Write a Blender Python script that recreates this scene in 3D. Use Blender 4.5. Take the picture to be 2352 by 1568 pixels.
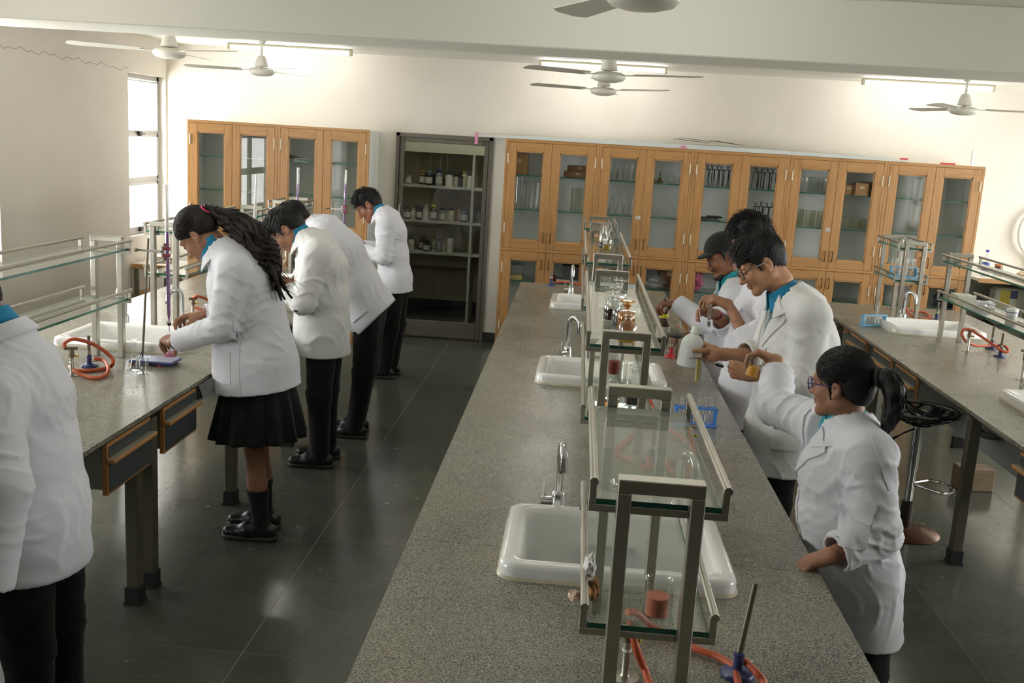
import bpy, bmesh, math, random
import numpy as np
from mathutils import Vector, Matrix
random.seed(7)
rng = np.random.default_rng(7)
SC = bpy.context.scene
COL = SC.collection
for o in list(bpy.data.objects):
    bpy.data.objects.remove(o)
PI = math.pi

# ------------------------------------------------------------------ camera, world, exposure
RIGHT = (0.99603190, 0.06694497, 0.05864147)
UP = (-0.07045880, 0.19062767, 0.97913056)
BACK = (0.05436918, -0.97937708, 0.19458810)
CAMP = (0.0, 0.0, 2.2)
FPX = 2350.65
cd = bpy.data.cameras.new('camera')
cam = bpy.data.objects.new('camera', cd)
COL.objects.link(cam)
cd.sensor_width = 36.0
cd.lens = 36.0 * FPX / 2352.0
cd.clip_start = 0.05
mw = Matrix.Identity(4)
for i in range(3):
    mw[i][0], mw[i][1], mw[i][2], mw[i][3] = RIGHT[i], UP[i], BACK[i], CAMP[i]
cam.matrix_world = mw
SC.camera = cam

wd = bpy.data.worlds.new('world')
SC.world = wd
wd.use_nodes = True
bg = wd.node_tree.nodes['Background']
bg.inputs[0].default_value = (1.0, 0.985, 0.96, 1)
bg.inputs[1].default_value = 18.0
SC.view_settings.view_transform = 'Standard'
SC.view_settings.look = 'None'
SC.view_settings.exposure = 0.15
SC.view_settings.gamma = 1.0
SC.view_settings.use_curve_mapping = False
cy = SC.cycles
cy.max_bounces = 8
cy.diffuse_bounces = 5
cy.glossy_bounces = 4
cy.transmission_bounces = 4
cy.transparent_max_bounces = 64
cy.caustics_reflective = False
cy.caustics_refractive = False
cy.sample_clamp_indirect = 4.0
cy.use_denoising = True

TUBE_STRENGTH = 40.0
def area(name, loc, rot, sx, sy, power, col=(1, 1, 1), portal=False):
    l = bpy.data.lights.new(name, 'AREA')
    l.shape = 'RECTANGLE'; l.size = sx; l.size_y = sy; l.energy = power; l.color = col
    if portal:
        l.cycles.is_portal = True
    o = bpy.data.objects.new(name, l); COL.objects.link(o)
    o.location = loc; o.rotation_euler = rot
    return o
# daylight portals in the window openings (left wall: light travels +x; right wall: -x)
LWIN = [(10.02, 10.93), (5.30, 7.70), (1.40, 3.00)]
RWIN = [(9.2, 10.6), (5.6, 7.6), (2.2, 3.8)]
for a_, b_ in LWIN:
    area('window_portal', (-4.60, (a_ + b_) / 2, 1.80), (0, -PI / 2, 0), 1.62, b_ - a_, 1, portal=True)
for a_, b_ in RWIN:
    area('window_portal', (5.95, (a_ + b_) / 2, 1.75), (0, PI / 2, 0), 1.5, b_ - a_, 1, portal=True)

# ------------------------------------------------------------------ helpers
def U(px, py, ax, v):
    """a point of the place: the ray through a photo pixel met with a plane of known depth/height"""
    a, b = (px - 1176.0) / FPX, -(py - 784.0) / FPX
    d = [RIGHT[i] * a + UP[i] * b - BACK[i] for i in range(3)]
    i = 'xyz'.index(ax)
    t = (v - CAMP[i]) / d[i]
    return np.array([CAMP[j] + t * d[j] for j in range(3)])

def lin(c):
    c = c / 255.0
    return c / 12.92 if c <= 0.04045 else ((c + 0.055) / 1.055) ** 2.4
def rgb(r, g, b):
    return (lin(r), lin(g), lin(b), 1.0)

MATS = {}
class N:
    """small node-graph helper"""
    def __init__(s, name):
        s.m = bpy.data.materials.new(name); s.m.use_nodes = True
        s.t = s.m.node_tree; s.t.nodes.clear()
        s.out = s.t.nodes.new('ShaderNodeOutputMaterial')
    def n(s, kind, **kw):
        nd = s.t.nodes.new('ShaderNode' + kind)
        for k, v in kw.items():
            if k.startswith('_'):
                setattr(nd, k[1:], v)
            else:
                key = int(k[1:]) if k[0] == 'i' and k[1:].isdigit() else k.replace('__', ' ')
                s.set(nd.inputs[key], v)
        return nd
    def set(s, inp, v):
        if isinstance(v, bpy.types.NodeSocket):
            s.t.links.new(v, inp)
        elif isinstance(v, bpy.types.Node):
            s.t.links.new(v.outputs[0], inp)
        else:
            inp.default_value = v
    def fin(s, sh):
        s.set(s.out.inputs[0], sh); return s.m
    def co(s, scale=(1, 1, 1), src='Object'):
        tc = s.n('TexCoord'); mp = s.n('Mapping', Scale=scale)
        s.t.links.new(tc.outputs[src], mp.inputs[0]); return mp
    def ramp(s, fac, stops):
        r = s.n('ValToRGB', Fac=fac); e = r.color_ramp.elements
        while len(e) < len(stops): e.new(0.5)
        for el, (p, c) in zip(e, stops):
            el.position = p; el.color = c
        return r

def pbr(name, col, rough=0.5, metal=0.0, spec=0.5, bump=None, var=None, coat=0.0, sheen=0.0, trans=0.0):
    """principled material; var=(scale,amount,roughvar) adds soft tonal noise, bump=(scale,strength)"""
    if name in MATS: return MATS[name]
    g = N(name)
    p = g.n('BsdfPrincipled', Roughness=rough, Metallic=metal)
    p.inputs['Specular IOR Level'].default_value = spec
    p.inputs['Coat Weight'].default_value = coat
    if sheen: p.inputs['Sheen Weight'].default_value = sheen
    if trans: p.inputs['Transmission Weight'].default_value = trans
    p.inputs['Base Color'].default_value = col
    if var:
        nz = g.n('TexNoise', Vector=g.co(), Scale=var[0], Detail=5.0, Roughness=0.6)
        a = tuple(max(0, c * (1 - var[1])) for c in col[:3]) + (1,)
        b = tuple(min(1, c * (1 + var[1])) for c in col[:3]) + (1,)
        g.set(p.inputs['Base Color'], g.ramp(nz.outputs['Fac'], [(0.3, a), (0.7, b)]).outputs[0])
        if len(var) > 2:
            mr = g.n('MapRange', i0=nz.outputs['Fac'], i1=0.3, i2=0.7, i3=max(0.02, rough - var[2]), i4=rough + var[2])
            g.set(p.inputs['Roughness'], mr.outputs[0])
    if bump:
        nb = g.n('TexNoise', Vector=g.co(), Scale=bump[0], Detail=6.0)
        bp = g.n('Bump', Strength=bump[1], Height=nb.outputs['Fac'], Distance=0.02)
        g.set(p.inputs['Normal'], bp.outputs[0])
    MATS[name] = g.fin(p); return MATS[name]

def wood(name, c1, c2, axis=2, rough=0.42):
    if name in MATS: return MATS[name]
    g = N(name)
    sc = [14, 14, 14]; sc[axis] = 1.1
    nz = g.n('TexNoise', Vector=g.co(tuple(sc)), Scale=2.2, Detail=8.0, Roughness=0.65, Distortion=0.6)
    fine = [90, 90, 90]; fine[axis] = 3
    n2 = g.n('TexNoise', Vector=g.co(tuple(fine)), Scale=2.0, Detail=3.0)
    mx = g.n('Mix', _data_type='FLOAT', i0=0.3, i2=nz.outputs['Fac'], i3=n2.outputs['Fac'])
    p = g.n('BsdfPrincipled', Roughness=rough)
    g.set(p.inputs['Base Color'], g.ramp(mx.outputs[0], [(0.32, c2), (0.5, c1), (0.72, tuple(min(1, c * 1.18) for c in c1[:3]) + (1,))]).outputs[0])
    MATS[name] = g.fin(p); return MATS[name]

def emit(name, col, strength):
    if name in MATS: return MATS[name]
    g = N(name); MATS[name] = g.fin(g.n('Emission', Color=col, Strength=strength)); return MATS[name]

def glass(name, tint=(1, 1, 1, 1), haze=0.0, hazecol=(0.7, 0.72, 0.68, 1), ior=1.5, gloss=1.0, rough=0.01, edge=0.0, edgecol=(0.9, 0.95, 0.93, 1)):
    """thin-walled glass: clear transmission, fresnel reflection, optional dusty haze; edge = extra grazing rim"""
    if name in MATS: return MATS[name]
    g = N(name)
    tr = g.n('BsdfTransparent', Color=tint)
    cur = tr
    if haze:
        df = g.n('BsdfDiffuse', Color=hazecol)
        cur = g.n('MixShader', i0=haze, i1=cur, i2=df)
    if edge:
        lw = g.n('LayerWeight', Blend=0.35)
        pw = g.n('Math', _operation='POWER', i0=lw.outputs['Facing'], i1=2.2)
        ml = g.n('Math', _operation='MULTIPLY', i0=pw, i1=edge)
        df = g.n('BsdfTransparent', Color=edgecol)
        cur = g.n('MixShader', i0=ml, i1=cur, i2=df)
    gl = g.n('BsdfGlossy', Roughness=rough, Color=(1, 1, 1, 1))
    geo = g.n('NewGeometry')
    io = g.n('Mix', _data_type='FLOAT', i0=geo.outputs['Backfacing'], i2=ior, i3=1.0 / ior)   # same reflectance seen from either side of the thin wall
    fr = g.n('Fresnel', IOR=io.outputs[0])
    m2 = g.n('Math', _operation='MULTIPLY', i0=fr, i1=gloss)
    MATS[name] = g.fin(g.n('MixShader', i0=m2, i1=cur, i2=gl)); return MATS[name]

# ---- mesh builder
class MB:
    def __init__(s): s.v = []; s.f = []; s.mi = []
    def add(s, vs, fs, mi=0):
        b = len(s.v); s.v += [tuple(v) for v in vs]
        s.f += [tuple(i + b for i in f) for f in fs]; s.mi += [mi] * len(fs); return s
    def box(s, x0, x1, y0, y1, z0, z1, mi=0, ch=0.0):
        if ch:
            return s.cbox(x0, x1, y0, y1, z0, z1, ch, mi)
        vs = [(x0, y0, z0), (x1, y0, z0), (x1, y1, z0), (x0, y1, z0), (x0, y0, z1), (x1, y0, z1), (x1, y1, z1), (x0, y1, z1)]
        return s.add(vs, [(0, 3, 2, 1), (4, 5, 6, 7), (0, 1, 5, 4), (1, 2, 6, 5), (2, 3, 7, 6), (3, 0, 4, 7)], mi)
    def cbox(s, x0, x1, y0, y1, z0, z1, c, mi=0):
        """box with chamfered edges"""
        c = min(c, (x1 - x0) * .49, (y1 - y0) * .49, (z1 - z0) * .49)
        vs = []
        X = (x0, x1); Y = (y0, y1); Z = (z0, z1)
        idx = {}
        for i in (0, 1):
            for j in (0, 1):
                for k in (0, 1):
                    sx, sy, sz = (1, -1)[i], (1, -1)[j], (1, -1)[k]
                    for a, (dx, dy, dz) in enumerate(((0, c, c), (c, 0, c), (c, c, 0))):
                        idx[i, j, k, a] = len(vs); vs.append((X[i] + sx * dx, Y[j] + sy * dy, Z[k] + sz * dz))
        fs = []
        I = lambda i, j, k, a: idx[i, j, k, a]
        fs += [(I(0, 0, 0, 0), I(0, 0, 1, 0), I(0, 1, 1, 0), I(0, 1, 0, 0)), (I(1, 0, 0, 0), I(1, 1, 0, 0), I(1, 1, 1, 0), I(1, 0, 1, 0))]
        fs += [(I(0, 0, 0, 1), I(1, 0, 0, 1), I(1, 0, 1, 1), I(0, 0, 1, 1)), (I(0, 1, 0, 1), I(0, 1, 1, 1), I(1, 1, 1, 1), I(1, 1, 0, 1))]
        fs += [(I(0, 0, 0, 2), I(0, 1, 0, 2), I(1, 1, 0, 2), I(1, 0, 0, 2)), (I(0, 0, 1, 2), I(1, 0, 1, 2), I(1, 1, 1, 2), I(0, 1, 1, 2))]
        for i in (0, 1):
            for j in (0, 1):
                fs.append((I(i, j, 0, 0), I(i, j, 0, 1), I(i, j, 1, 1), I(i, j, 1, 0)))
                fs.append((I(i, 0, j, 0), I(i, 0, j, 2), I(i, 1, j, 2), I(i, 1, j, 0)))
                fs.append((I(0, i, j, 1), I(0, i, j, 2), I(1, i, j, 2), I(1, i, j, 1)))
                for k in (0, 1):
                    fs.append((I(i, j, k, 0), I(i, j, k, 1), I(i, j, k, 2)))
        return s.add(vs, fs, mi)
    def cyl(s, a, b, r, r2=None, n=12, mi=0, caps=True):
        return s.tube([a, b], [r, r if r2 is None else r2], n, mi, caps)
    def tube(s, pts, r, n=10, mi=0, caps=True, closed=False):
        P = [Vector(p) for p in pts]; m = len(P)
        R = r if isinstance(r, (list, tuple)) else [r] * m
        vs = []; fs = []
        t = (P[1] - P[0]).normalized()
        up = Vector((0, 0, 1)) if abs(t.z) < 0.9 else Vector((1, 0, 0))
        u = t.cross(up).normalized()
        for i in range(m):
            if closed: t = P[(i + 1) % m] - P[i - 1]
            elif i == 0: t = P[1] - P[0]
            elif i == m - 1: t = P[i] - P[i - 1]
            else: t = P[i + 1] - P[i - 1]
            t = t.normalized() if t.length > 1e-9 else Vector((0, 0, 1))
            u = (u - t * u.dot(t)); u = u.normalized() if u.length > 1e-6 else t.orthogonal().normalized()
            w = t.cross(u)
            for k in range(n):
                a = 2 * PI * k / n
                vs.append(P[i] + (u * math.cos(a) + w * math.sin(a)) * R[i])
        seg = m if closed else m - 1
        for i in range(seg):
            i2 = (i + 1) % m
            for k in range(n):
                k2 = (k + 1) % n
                fs.append((i * n + k, i * n + k2, i2 * n + k2, i2 * n + k))
        if caps and not closed:
            fs.append(tuple(reversed(range(n)))); fs.append(tuple(range((m - 1) * n, m * n)))
        return s.add(vs, fs, mi)
    def lathe(s, prof, n=20, o=(0, 0, 0), mi=0, axis=None):
        """prof: list of (r,z); axis: optional Matrix 3x3 applied before the offset"""
        vs = []; fs = []; m = len(prof)
        for r, z in prof:
            for k in range(n):
                a = 2 * PI * k / n
                p = Vector((r * math.cos(a), r * math.sin(a), z))
                if axis is not None: p = axis @ p
                vs.append((p.x + o[0], p.y + o[1], p.z + o[2]))
        for i in range(m - 1):
            for k in range(n):
                k2 = (k + 1) % n
                fs.append((i * n + k, i * n + k2, (i + 1) * n + k2, (i + 1) * n + k))
        if prof[0][0] > 1e-5 and prof[0][0] < 1e9: pass
        return s.add(vs, fs, mi)
    def xf(s, M):
        s.v = [tuple(M @ Vector(v)) for v in s.v]; return s
    def build(s, name, mat, parent=None, smooth=False, loc=None, sharp=None):
        me = bpy.data.meshes.new(name)
        me.from_pydata(s.v, [], s.f)
        ms = mat if isinstance(mat, (list, tuple)) else [mat]
        for m in ms: me.materials.append(m)
        if len(ms) > 1: me.polygons.foreach_set('material_index', s.mi)
        if smooth:
            me.polygons.foreach_set('use_smooth', [True] * len(me.polygons))
            if sharp is not False: me.set_sharp_from_angle(angle=math.radians(sharp or 40))
        me.update()
        o = bpy.data.objects.new(name, me); COL.objects.link(o)
        if parent is not None: o.parent = parent
        if loc is not None: o.location = loc
        return o

def tag(o, label=None, cat=None, group=None, kind=None):
    if label: o['label'] = label
    if cat: o['category'] = cat
    if group: o['group'] = group
    if kind: o['kind'] = kind
    return o
def thing(name, label, cat, loc=(0, 0, 0), rz=0.0, group=None):
    o = bpy.data.objects.new(name, None); COL.objects.link(o)
    o.empty_display_size = 0.05
    o.location = loc; o.rotation_euler = (0, 0, rz)
    return tag(o, label, cat, group)
def struct(o):
    o['kind'] = 'structure'; return o
def dup(root, loc=None, rz=None, label=None, group=None):
    def cp(o, par):
        c = o.copy(); COL.objects.link(c)
        if par is not None: c.parent = par
        for ch in KIDS.get(o.name, None) or [k for k in o.children]: cp(ch, c)
        return c
    r = cp(root, None)
    if loc is not None: r.location = loc
    if rz is not None: r.rotation_euler = (0, 0, rz)
    if label: r['label'] = label
    if group: r['group'] = group
    return r
KIDS = {}
ORD = ['first', 'second', 'third', 'fourth', 'fifth', 'sixth', 'seventh', 'eighth', 'ninth', 'tenth', 'eleventh', 'twelfth']

# ------------------------------------------------------------------ materials
M_WALL = None
def make_wall():
    g = N('painted_plaster')
    c = g.co()
    n1 = g.n('TexNoise', Vector=c, Scale=1.1, Detail=6.0, Roughness=0.6)
    n2 = g.n('TexNoise', Vector=c, Scale=60.0, Detail=2.0)
    p = g.n('BsdfPrincipled', Roughness=0.62)
    p.inputs['Specular IOR Level'].default_value = 0.35
    g.set(p.inputs['Base Color'], g.ramp(n1.outputs['Fac'], [(0.25, rgb(213, 206, 194)), (0.75, rgb(224, 218, 207))]).outputs[0])
    bp = g.n('Bump', Strength=0.12, Height=n2.outputs['Fac'], Distance=0.01)
    g.set(p.inputs['Normal'], bp.outputs[0])
    return g.fin(p)
M_WALL = make_wall()
M_CEIL = pbr('ceiling_paint', rgb(228, 226, 216), 0.7, spec=0.3, var=(0.8, 0.02))
M_BEAM = pbr('beam_paint', rgb(222, 219, 206), 0.6, spec=0.35, var=(0.7, 0.02))
def make_floor():
    g = N('polished_stone')
    tc = g.n('TexCoord'); geo = g.n('NewGeometry')
    oi = g.n('ObjectInfo')
    n1 = g.n('TexNoise', Vector=geo.outputs['Position'], Scale=1.6, Detail=7.0, Roughness=0.62)
    n2 = g.n('TexNoise', Vector=geo.outputs['Position'], Scale=38.0, Detail=4.0)
    mx = g.n('Mix', _data_type='FLOAT', i0=0.3, i2=n1.outputs['Fac'], i3=n2.outputs['Fac'])
    ad = g.n('MapRange', i0=oi.outputs['Random'], i1=0.0, i2=1.0, i3=-0.05, i4=0.05)
    sm = g.n('Math', _operation='ADD', i0=mx.outputs[0], i1=ad.outputs[0])
    p = g.n('BsdfPrincipled')
    vo = g.n('TexVoronoi', Vector=geo.outputs['Position'], Scale=7.0)
    sp1 = g.n('Math', _operation='LESS_THAN', i0=vo.outputs['Distance'], i1=0.085)
    sx = g.n('SeparateColor', i0=vo.outputs['Color'])
    sp2 = g.n('Math', _operation='GREATER_THAN', i0=sx.outputs[0], i1=0.8)
    spt = g.n('Math', _operation='MULTIPLY', i0=sp1, i1=sp2)
    spa = g.n('Math', _operation='MULTIPLY', i0=spt, i1=n2.outputs['Fac'])
    base = g.n('Mix', _data_type='RGBA', i0=spa)
    base.inputs[7].default_value = rgb(150, 150, 140)
    g.set(p.inputs['Base Color'], base.outputs[2])
    g.set(base.inputs[6], g.ramp(sm, [(0.3, rgb(64, 68, 61)), (0.55, rgb(82, 86, 76)), (0.75, rgb(100, 103, 92))]).outputs[0])
    sp = g.n('TexNoise', Vector=geo.outputs['Position'], Scale=3.3, Detail=8.0, Roughness=0.7)
    mr = g.n('MapRange', i0=sp.outputs['Fac'], i1=0.35, i2=0.7, i3=0.17, i4=0.23)
    g.set(p.inputs['Roughness'], mr.outputs[0])
    p.inputs['Specular IOR Level'].default_value = 0.55
    bp = g.n('Bump', Strength=0.025, Height=n1.outputs['Fac'], Distance=0.05)
    g.set(p.inputs['Normal'], bp.outputs[0])
    return g.fin(p)
M_FLOOR = make_floor()
M_JOINT = pbr('floor_joint', rgb(142, 142, 130), 0.7)
def make_granite():
    g = N('grey_granite')
    geo = g.n('NewGeometry')
    v = g.n('TexVoronoi', Vector=geo.outputs['Position'], Scale=230.0)
    n1 = g.n('TexNoise', Vector=geo.outputs['Position'], Scale=210.0, Detail=4.0, Roughness=0.7)
    n2 = g.n('TexNoise', Vector=geo.outputs['Position'], Scale=2.4, Detail=6.0, Roughness=0.6)
    mx = g.n('Mix', _data_type='FLOAT', i0=0.8, i2=v.outputs['Color'], i3=n1.outputs['Fac'])
    p = g.n('BsdfPrincipled')
    r1 = g.ramp(mx.outputs[0], [(0.38, rgb(56, 57, 52)), (0.47, rgb(122, 122, 114)), (0.55, rgb(160, 158, 148)), (0.66, rgb(204, 200, 188))])
    r2 = g.ramp(n2.outputs['Fac'], [(0.3, rgb(216, 219, 212)), (0.5, rgb(234, 232, 224)), (0.72, rgb(246, 237, 224))])
    mm = g.n('Mix', _data_type='RGBA', _blend_type='MULTIPLY', i0=1.0)
    g.set(mm.inputs[6], r1.outputs[0]); g.set(mm.inputs[7], r2.outputs[0])
    g.set(p.inputs['Base Color'], mm.outputs[2])
    mr = g.n('MapRange', i0=n2.outputs['Fac'], i1=0.3, i2=0.7, i3=0.2, i4=0.36)
    g.set(p.inputs['Roughness'], mr.outputs[0])
    p.inputs['Specular IOR Level'].default_value = 0.5
    bp = g.n('Bump', Strength=0.05, Height=n1.outputs['Fac'], Distance=0.003)
    g.set(p.inputs['Normal'], bp.outputs[0])
    return g.fin(p)
M_GRAN = make_granite()
M_WOOD = wood('beech_wood', rgb(186, 140, 88), rgb(160, 112, 64), 2)
M_WOODH = wood('beech_wood_rail', rgb(186, 140, 88), rgb(162, 114, 66), 0)
M_WOODY = wood('beech_wood_lip', rgb(180, 130, 78), rgb(152, 102, 56), 1)
M_LAM = pbr('white_laminate', rgb(236, 239, 236), 0.4, var=(2, 0.02))
M_LAMG = pbr('grey_laminate', rgb(70, 76, 78), 0.45, var=(3, 0.06))
M_CARC = pbr('pale_carcass', rgb(150, 153, 140), 0.5, var=(3, 0.04))
M_STEEL = pbr('brushed_steel', rgb(176, 172, 160), 0.34, metal=0.9, bump=(160, 0.05), var=(5, 0.1, 0.06))
M_CHROME = pbr('chrome', rgb(222, 222, 222), 0.08, metal=1.0)
M_RUST = pbr('rusty_metal', rgb(104, 64, 46), 0.7, var=(60, 0.3))
M_DKMET = pbr('dark_iron', rgb(40, 38, 36), 0.5, metal=0.5)
M_LEG = pbr('leg_steel', rgb(112, 108, 92), 0.42, metal=0.55, var=(4, 0.08))
M_RUB = pbr('black_rubber', rgb(34, 33, 32), 0.6)
M_CER = pbr('white_ceramic', rgb(240, 240, 236), 0.12, spec=0.6, coat=0.3)
M_CERD = pbr('ceramic_grime', rgb(196, 186, 162), 0.4, var=(30, 0.1))
M_ALU = pbr('window_aluminium', rgb(172, 168, 164), 0.4, metal=0.4)
M_DOORF = pbr('dark_door_frame', rgb(104, 98, 88), 0.5, metal=0.25, var=(3, 0.05))
M_DGLASS = glass('door_glass', (0.93, 0.95, 0.93, 1), ior=1.45, gloss=0.8)
M_CGLASS = glass('cabinet_glass', (0.985, 0.992, 0.988, 1), ior=1.32, gloss=0.9)
M_SGLASS = glass('shelf_glass', (0.90, 0.95, 0.92, 1), haze=0.14, hazecol=(0.62, 0.66, 0.58, 1), ior=1.5)
M_SGLASS2 = glass('dusty_shelf_glass', (0.90, 0.95, 0.92, 1), haze=0.42, hazecol=(0.66, 0.69, 0.6, 1), ior=1.5)
M_GEDGE = pbr('green_glass_edge', rgb(40, 112, 92), 0.18, spec=0.6, var=(8, 0.25))
M_GEDGE2 = pbr('dark_green_edge', rgb(30, 104, 86), 0.2, spec=0.6)
M_CLEAR = glass('lab_glass', (0.965, 0.975, 0.97, 1), ior=1.5, edge=0.42, edgecol=(0.72, 0.76, 0.74, 1), gloss=1.15)
M_BLACK = pbr('gloss_black', rgb(22, 22, 24), 0.15, spec=0.6)
M_SKIRT = pbr('black_skirting', rgb(46, 46, 44), 0.35)
M_ORANGE = pbr('orange_hose', rgb(186, 86, 50), 0.5, var=(20, 0.08))
M_BLUEI = pbr('blue_enamel', rgb(46, 56, 104), 0.35)
M_BRASS = pbr('brass_yellow', rgb(196, 160, 56), 0.35, metal=0.5)
M_WHITEP = pbr('white_plastic', rgb(226, 228, 222), 0.35)
M_CARD = pbr('cardboard', rgb(160, 122, 80), 0.8, var=(12, 0.06))
M_CARDD = pbr('brown_cardboard', rgb(126, 92, 60), 0.8, var=(12, 0.08))
M_PAPER = pbr('white_paper', rgb(226, 226, 222), 0.8)
def liquid(name, col, a=1.0):
    t = tuple(c ** .5 for c in col[:3]) + (1,)
    return glass(name, t, haze=min(.9, 0.55 * a), hazecol=col, ior=1.33, gloss=0.5)
# ------------------------------------------------------------------ the room
XL, XR, YB, YF, ZC = -4.456, 5.80, 10.96, -3.2, 2.97

def wall_with_openings(name, fixed, t, a0, a1, openings, z0, z1, axis):
    """wall along axis with window openings (a0,a1); built of solid pieces round the openings"""
    m = MB()
    def piece(p, q, za, zb):
        if axis == 'y': m.box(min(fixed, fixed + t), max(fixed, fixed + t), p, q, za, zb)
        else: m.box(p, q, min(fixed, fixed + t), max(fixed, fixed + t), za, zb)
    cur = a0
    for (p, q) in sorted(openings):
        if p > cur: piece(cur, p, 0, ZC)
        piece(p, q, 0, z0); piece(p, q, z1, ZC)
        cur = q
    if cur < a1: piece(cur, a1, 0, ZC)
    return struct(m.build(name, M_WALL))
wl = wall_with_openings('wall_left', XL, -0.28, YF, YB, LWIN, 1.0, 2.61, 'y')
cr = []
for i in range(34):
    t = i / 33
    px, py = 0 + 296 * t, 104 + 56 * t + (4 * math.sin(i * 2.1) + 3 * math.sin(i * 0.9)) * (1 if i else 0)
    p = U(px, py, 'x', XL); cr.append((XL + 0.0006, p[1], p[2]))
MB().tube(cr, 0.0022, 5).build('hairline_crack', pbr('crack_grey', rgb(150, 138, 118), 0.9), wl)
m = MB()
m.box(XL - .28, -1.958, YB, YB + .14, 0, ZC).box(-1.958, -.934, YB, YB + .14, 2.19, ZC).box(-.934, XR, YB, YB + .14, 0, ZC)
struct(m.build('wall_back', M_WALL))
wall_with_openings('wall_right', XR, 0.28, YF, YB, RWIN, 1.0, 2.5, 'y')
struct(MB().box(XL - .28, XR + .28, YF - .15, YF, 0, ZC).build('wall_front', pbr('darkened_front_wall', rgb(96, 98, 90), 0.7)))  # unseen wall; dark colour invented so the steel frames reflect less light
struct(MB().box(XL - .28, XR + .28, YF - .15, 13.0, ZC, ZC + .12).build('ceiling', M_CEIL))
tag(struct(MB().cbox(XL, XR, 5.35, 5.88, 2.655, ZC - .0005, .006).build('trim_1', M_BEAM)), 'pale ceiling beam running across the whole room')
# store room behind the glass door
m = MB().box(-3.3, 0.4, 12.82, 12.95, 0, ZC).box(-3.4, -3.3, YB + .14, 12.95, 0, ZC).box(0.3, 0.4, YB + .14, 12.95, 0, ZC)
struct(m.build('wall_store', pbr('store_plaster', rgb(196, 188, 170), 0.7, var=(1.2, 0.04))))
struct(MB().box(-3.3, 0.3, 12.805, 12.82, 0, 0.13).build('baseboard_store', M_SKIRT))
struct(MB().box(-2.02, -1.958, YB - .012, YB, 0, 0.1).build('baseboard_left', M_SKIRT))
struct(MB().box(-.934, -.72, YB - .014, YB, 0, 0.105).build('baseboard_back', M_SKIRT))
struct(MB().box(XL, XL + .012, YF, YB, 0, 0.1).build('baseboard_side', M_SKIRT))

# floor of polished stone flags, joints between
fl = struct(MB().box(XL - .28, XR + .28, YF - .15, 13.0, -.06, -.0012).build('floor', M_JOINT))
TX, TY, GAP = 1.07, 1.24, 0.0035
tile_me = None
xi = -1.28 - 4 * TX
while xi < XR:
    yi = 3.92 - 6 * TY
    while yi < 12.9:
        if tile_me is None:
            o = MB().box(GAP / 2, TX - GAP / 2, GAP / 2, TY - GAP / 2, -.02, 0).build('floor_tile', M_FLOOR, fl); tile_me = o.data
        else:
            o = bpy.data.objects.new('floor_tile', tile_me); COL.objects.link(o); o.parent = fl
        o.location = (xi, yi, random.uniform(-.0004, 0))
        yi += TY
    xi += TX

# windows
M_PANE = glass('window_glass', (0.98, 0.99, 0.99, 1), gloss=0.5)
def window(n, x, y0, y1, z0, z1, hand, label):
    w = bpy.data.objects.new('window_%d' % n, None); COL.objects.link(w); struct(w); w['label'] = label
    d0, d1 = (x - .045, x) if hand > 0 else (x, x + .045)
    f = .045
    m = MB().box(d0, d1, y0, y0 + f, z0, z1).box(d0, d1, y1 - f, y1, z0, z1).box(d0, d1, y0, y1, z0, z0 + f).box(d0, d1, y0, y1, z1 - f, z1)
    m.build('window_frame', M_ALU, w)
    nv = 1 if y1 - y0 < 1.2 else 3
    wid = (y1 - y0 - 2 * f) / nv
    h = z1 - z0
    zs = [z0 + f, z0 + h * .335, z0 + h * .64, z1 - f]
    for k in range(nv):
        ya, yb = y0 + f + k * wid, y0 + f + (k + 1) * wid
        for r in range(3):
            a, b = zs[r] + (.012 if r else 0), zs[r + 1] - .012
            e = .03 if r < 2 else .012
            s = MB().box(d0 + .006, d1 + .008 * hand, ya, ya + e, a, b).box(d0 + .006, d1 + .008 * hand, yb - e, yb, a, b)
            s.box(d0 + .006, d1 + .008 * hand, ya, yb, a, a + e).box(d0 + .006, d1 + .008 * hand, ya, yb, b - e, b)
            so = s.build('sash', M_ALU, w)
            MB().box((d0 + d1) / 2 - .002, (d0 + d1) / 2 + .002, ya + e, yb - e, a + e, b - e).build('pane', M_PANE, so)
            if r < 2 and n == 1:
                c = ya + wid * .42
                l = MB().box(d1, d1 + .03, c - .03, c + .03, (b if r else a) - .02, (b if r else a) + .025)
                l.box(d1 + .02, d1 + .032, c, c + .11, (b if r else a) - .004, (b if r else a) + .008)
                l.build('latch', M_RUB, so)
                if r == 0: MB().tube([(d1 + .02, c + .1, a), (d1 + .02, c + .11, a + .02), (d1 + .02, c + .11, a + .16)], .006, 6).build('stay_handle', M_ALU, so)
        for r in (1, 2):
            MB().box(d0, d1, ya, yb, zs[r] - .012, zs[r] + .012).build('transom', M_ALU, w)
    MB().box(d1 if hand > 0 else d0 - .03, (d1 + .035) if hand > 0 else d0, y0, y1, z0 - .02, z0 + .003).build('window_sill', M_ALU, w)
for i, (a, b) in enumerate(LWIN):
    window(i + 1, -4.53, a, b, 1.0, 2.61, 1, ['narrow aluminium window in the corner beside the wooden cabinet', 'wide aluminium window past the bare wall pier', 'wide aluminium window beside the camera', ''][i])
for i, (a, b) in enumerate(RWIN):
    window(i + 5, XR + .07, a, b, 1.0, 2.5, -1, 'aluminium window in the right-hand wall out of view')

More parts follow.
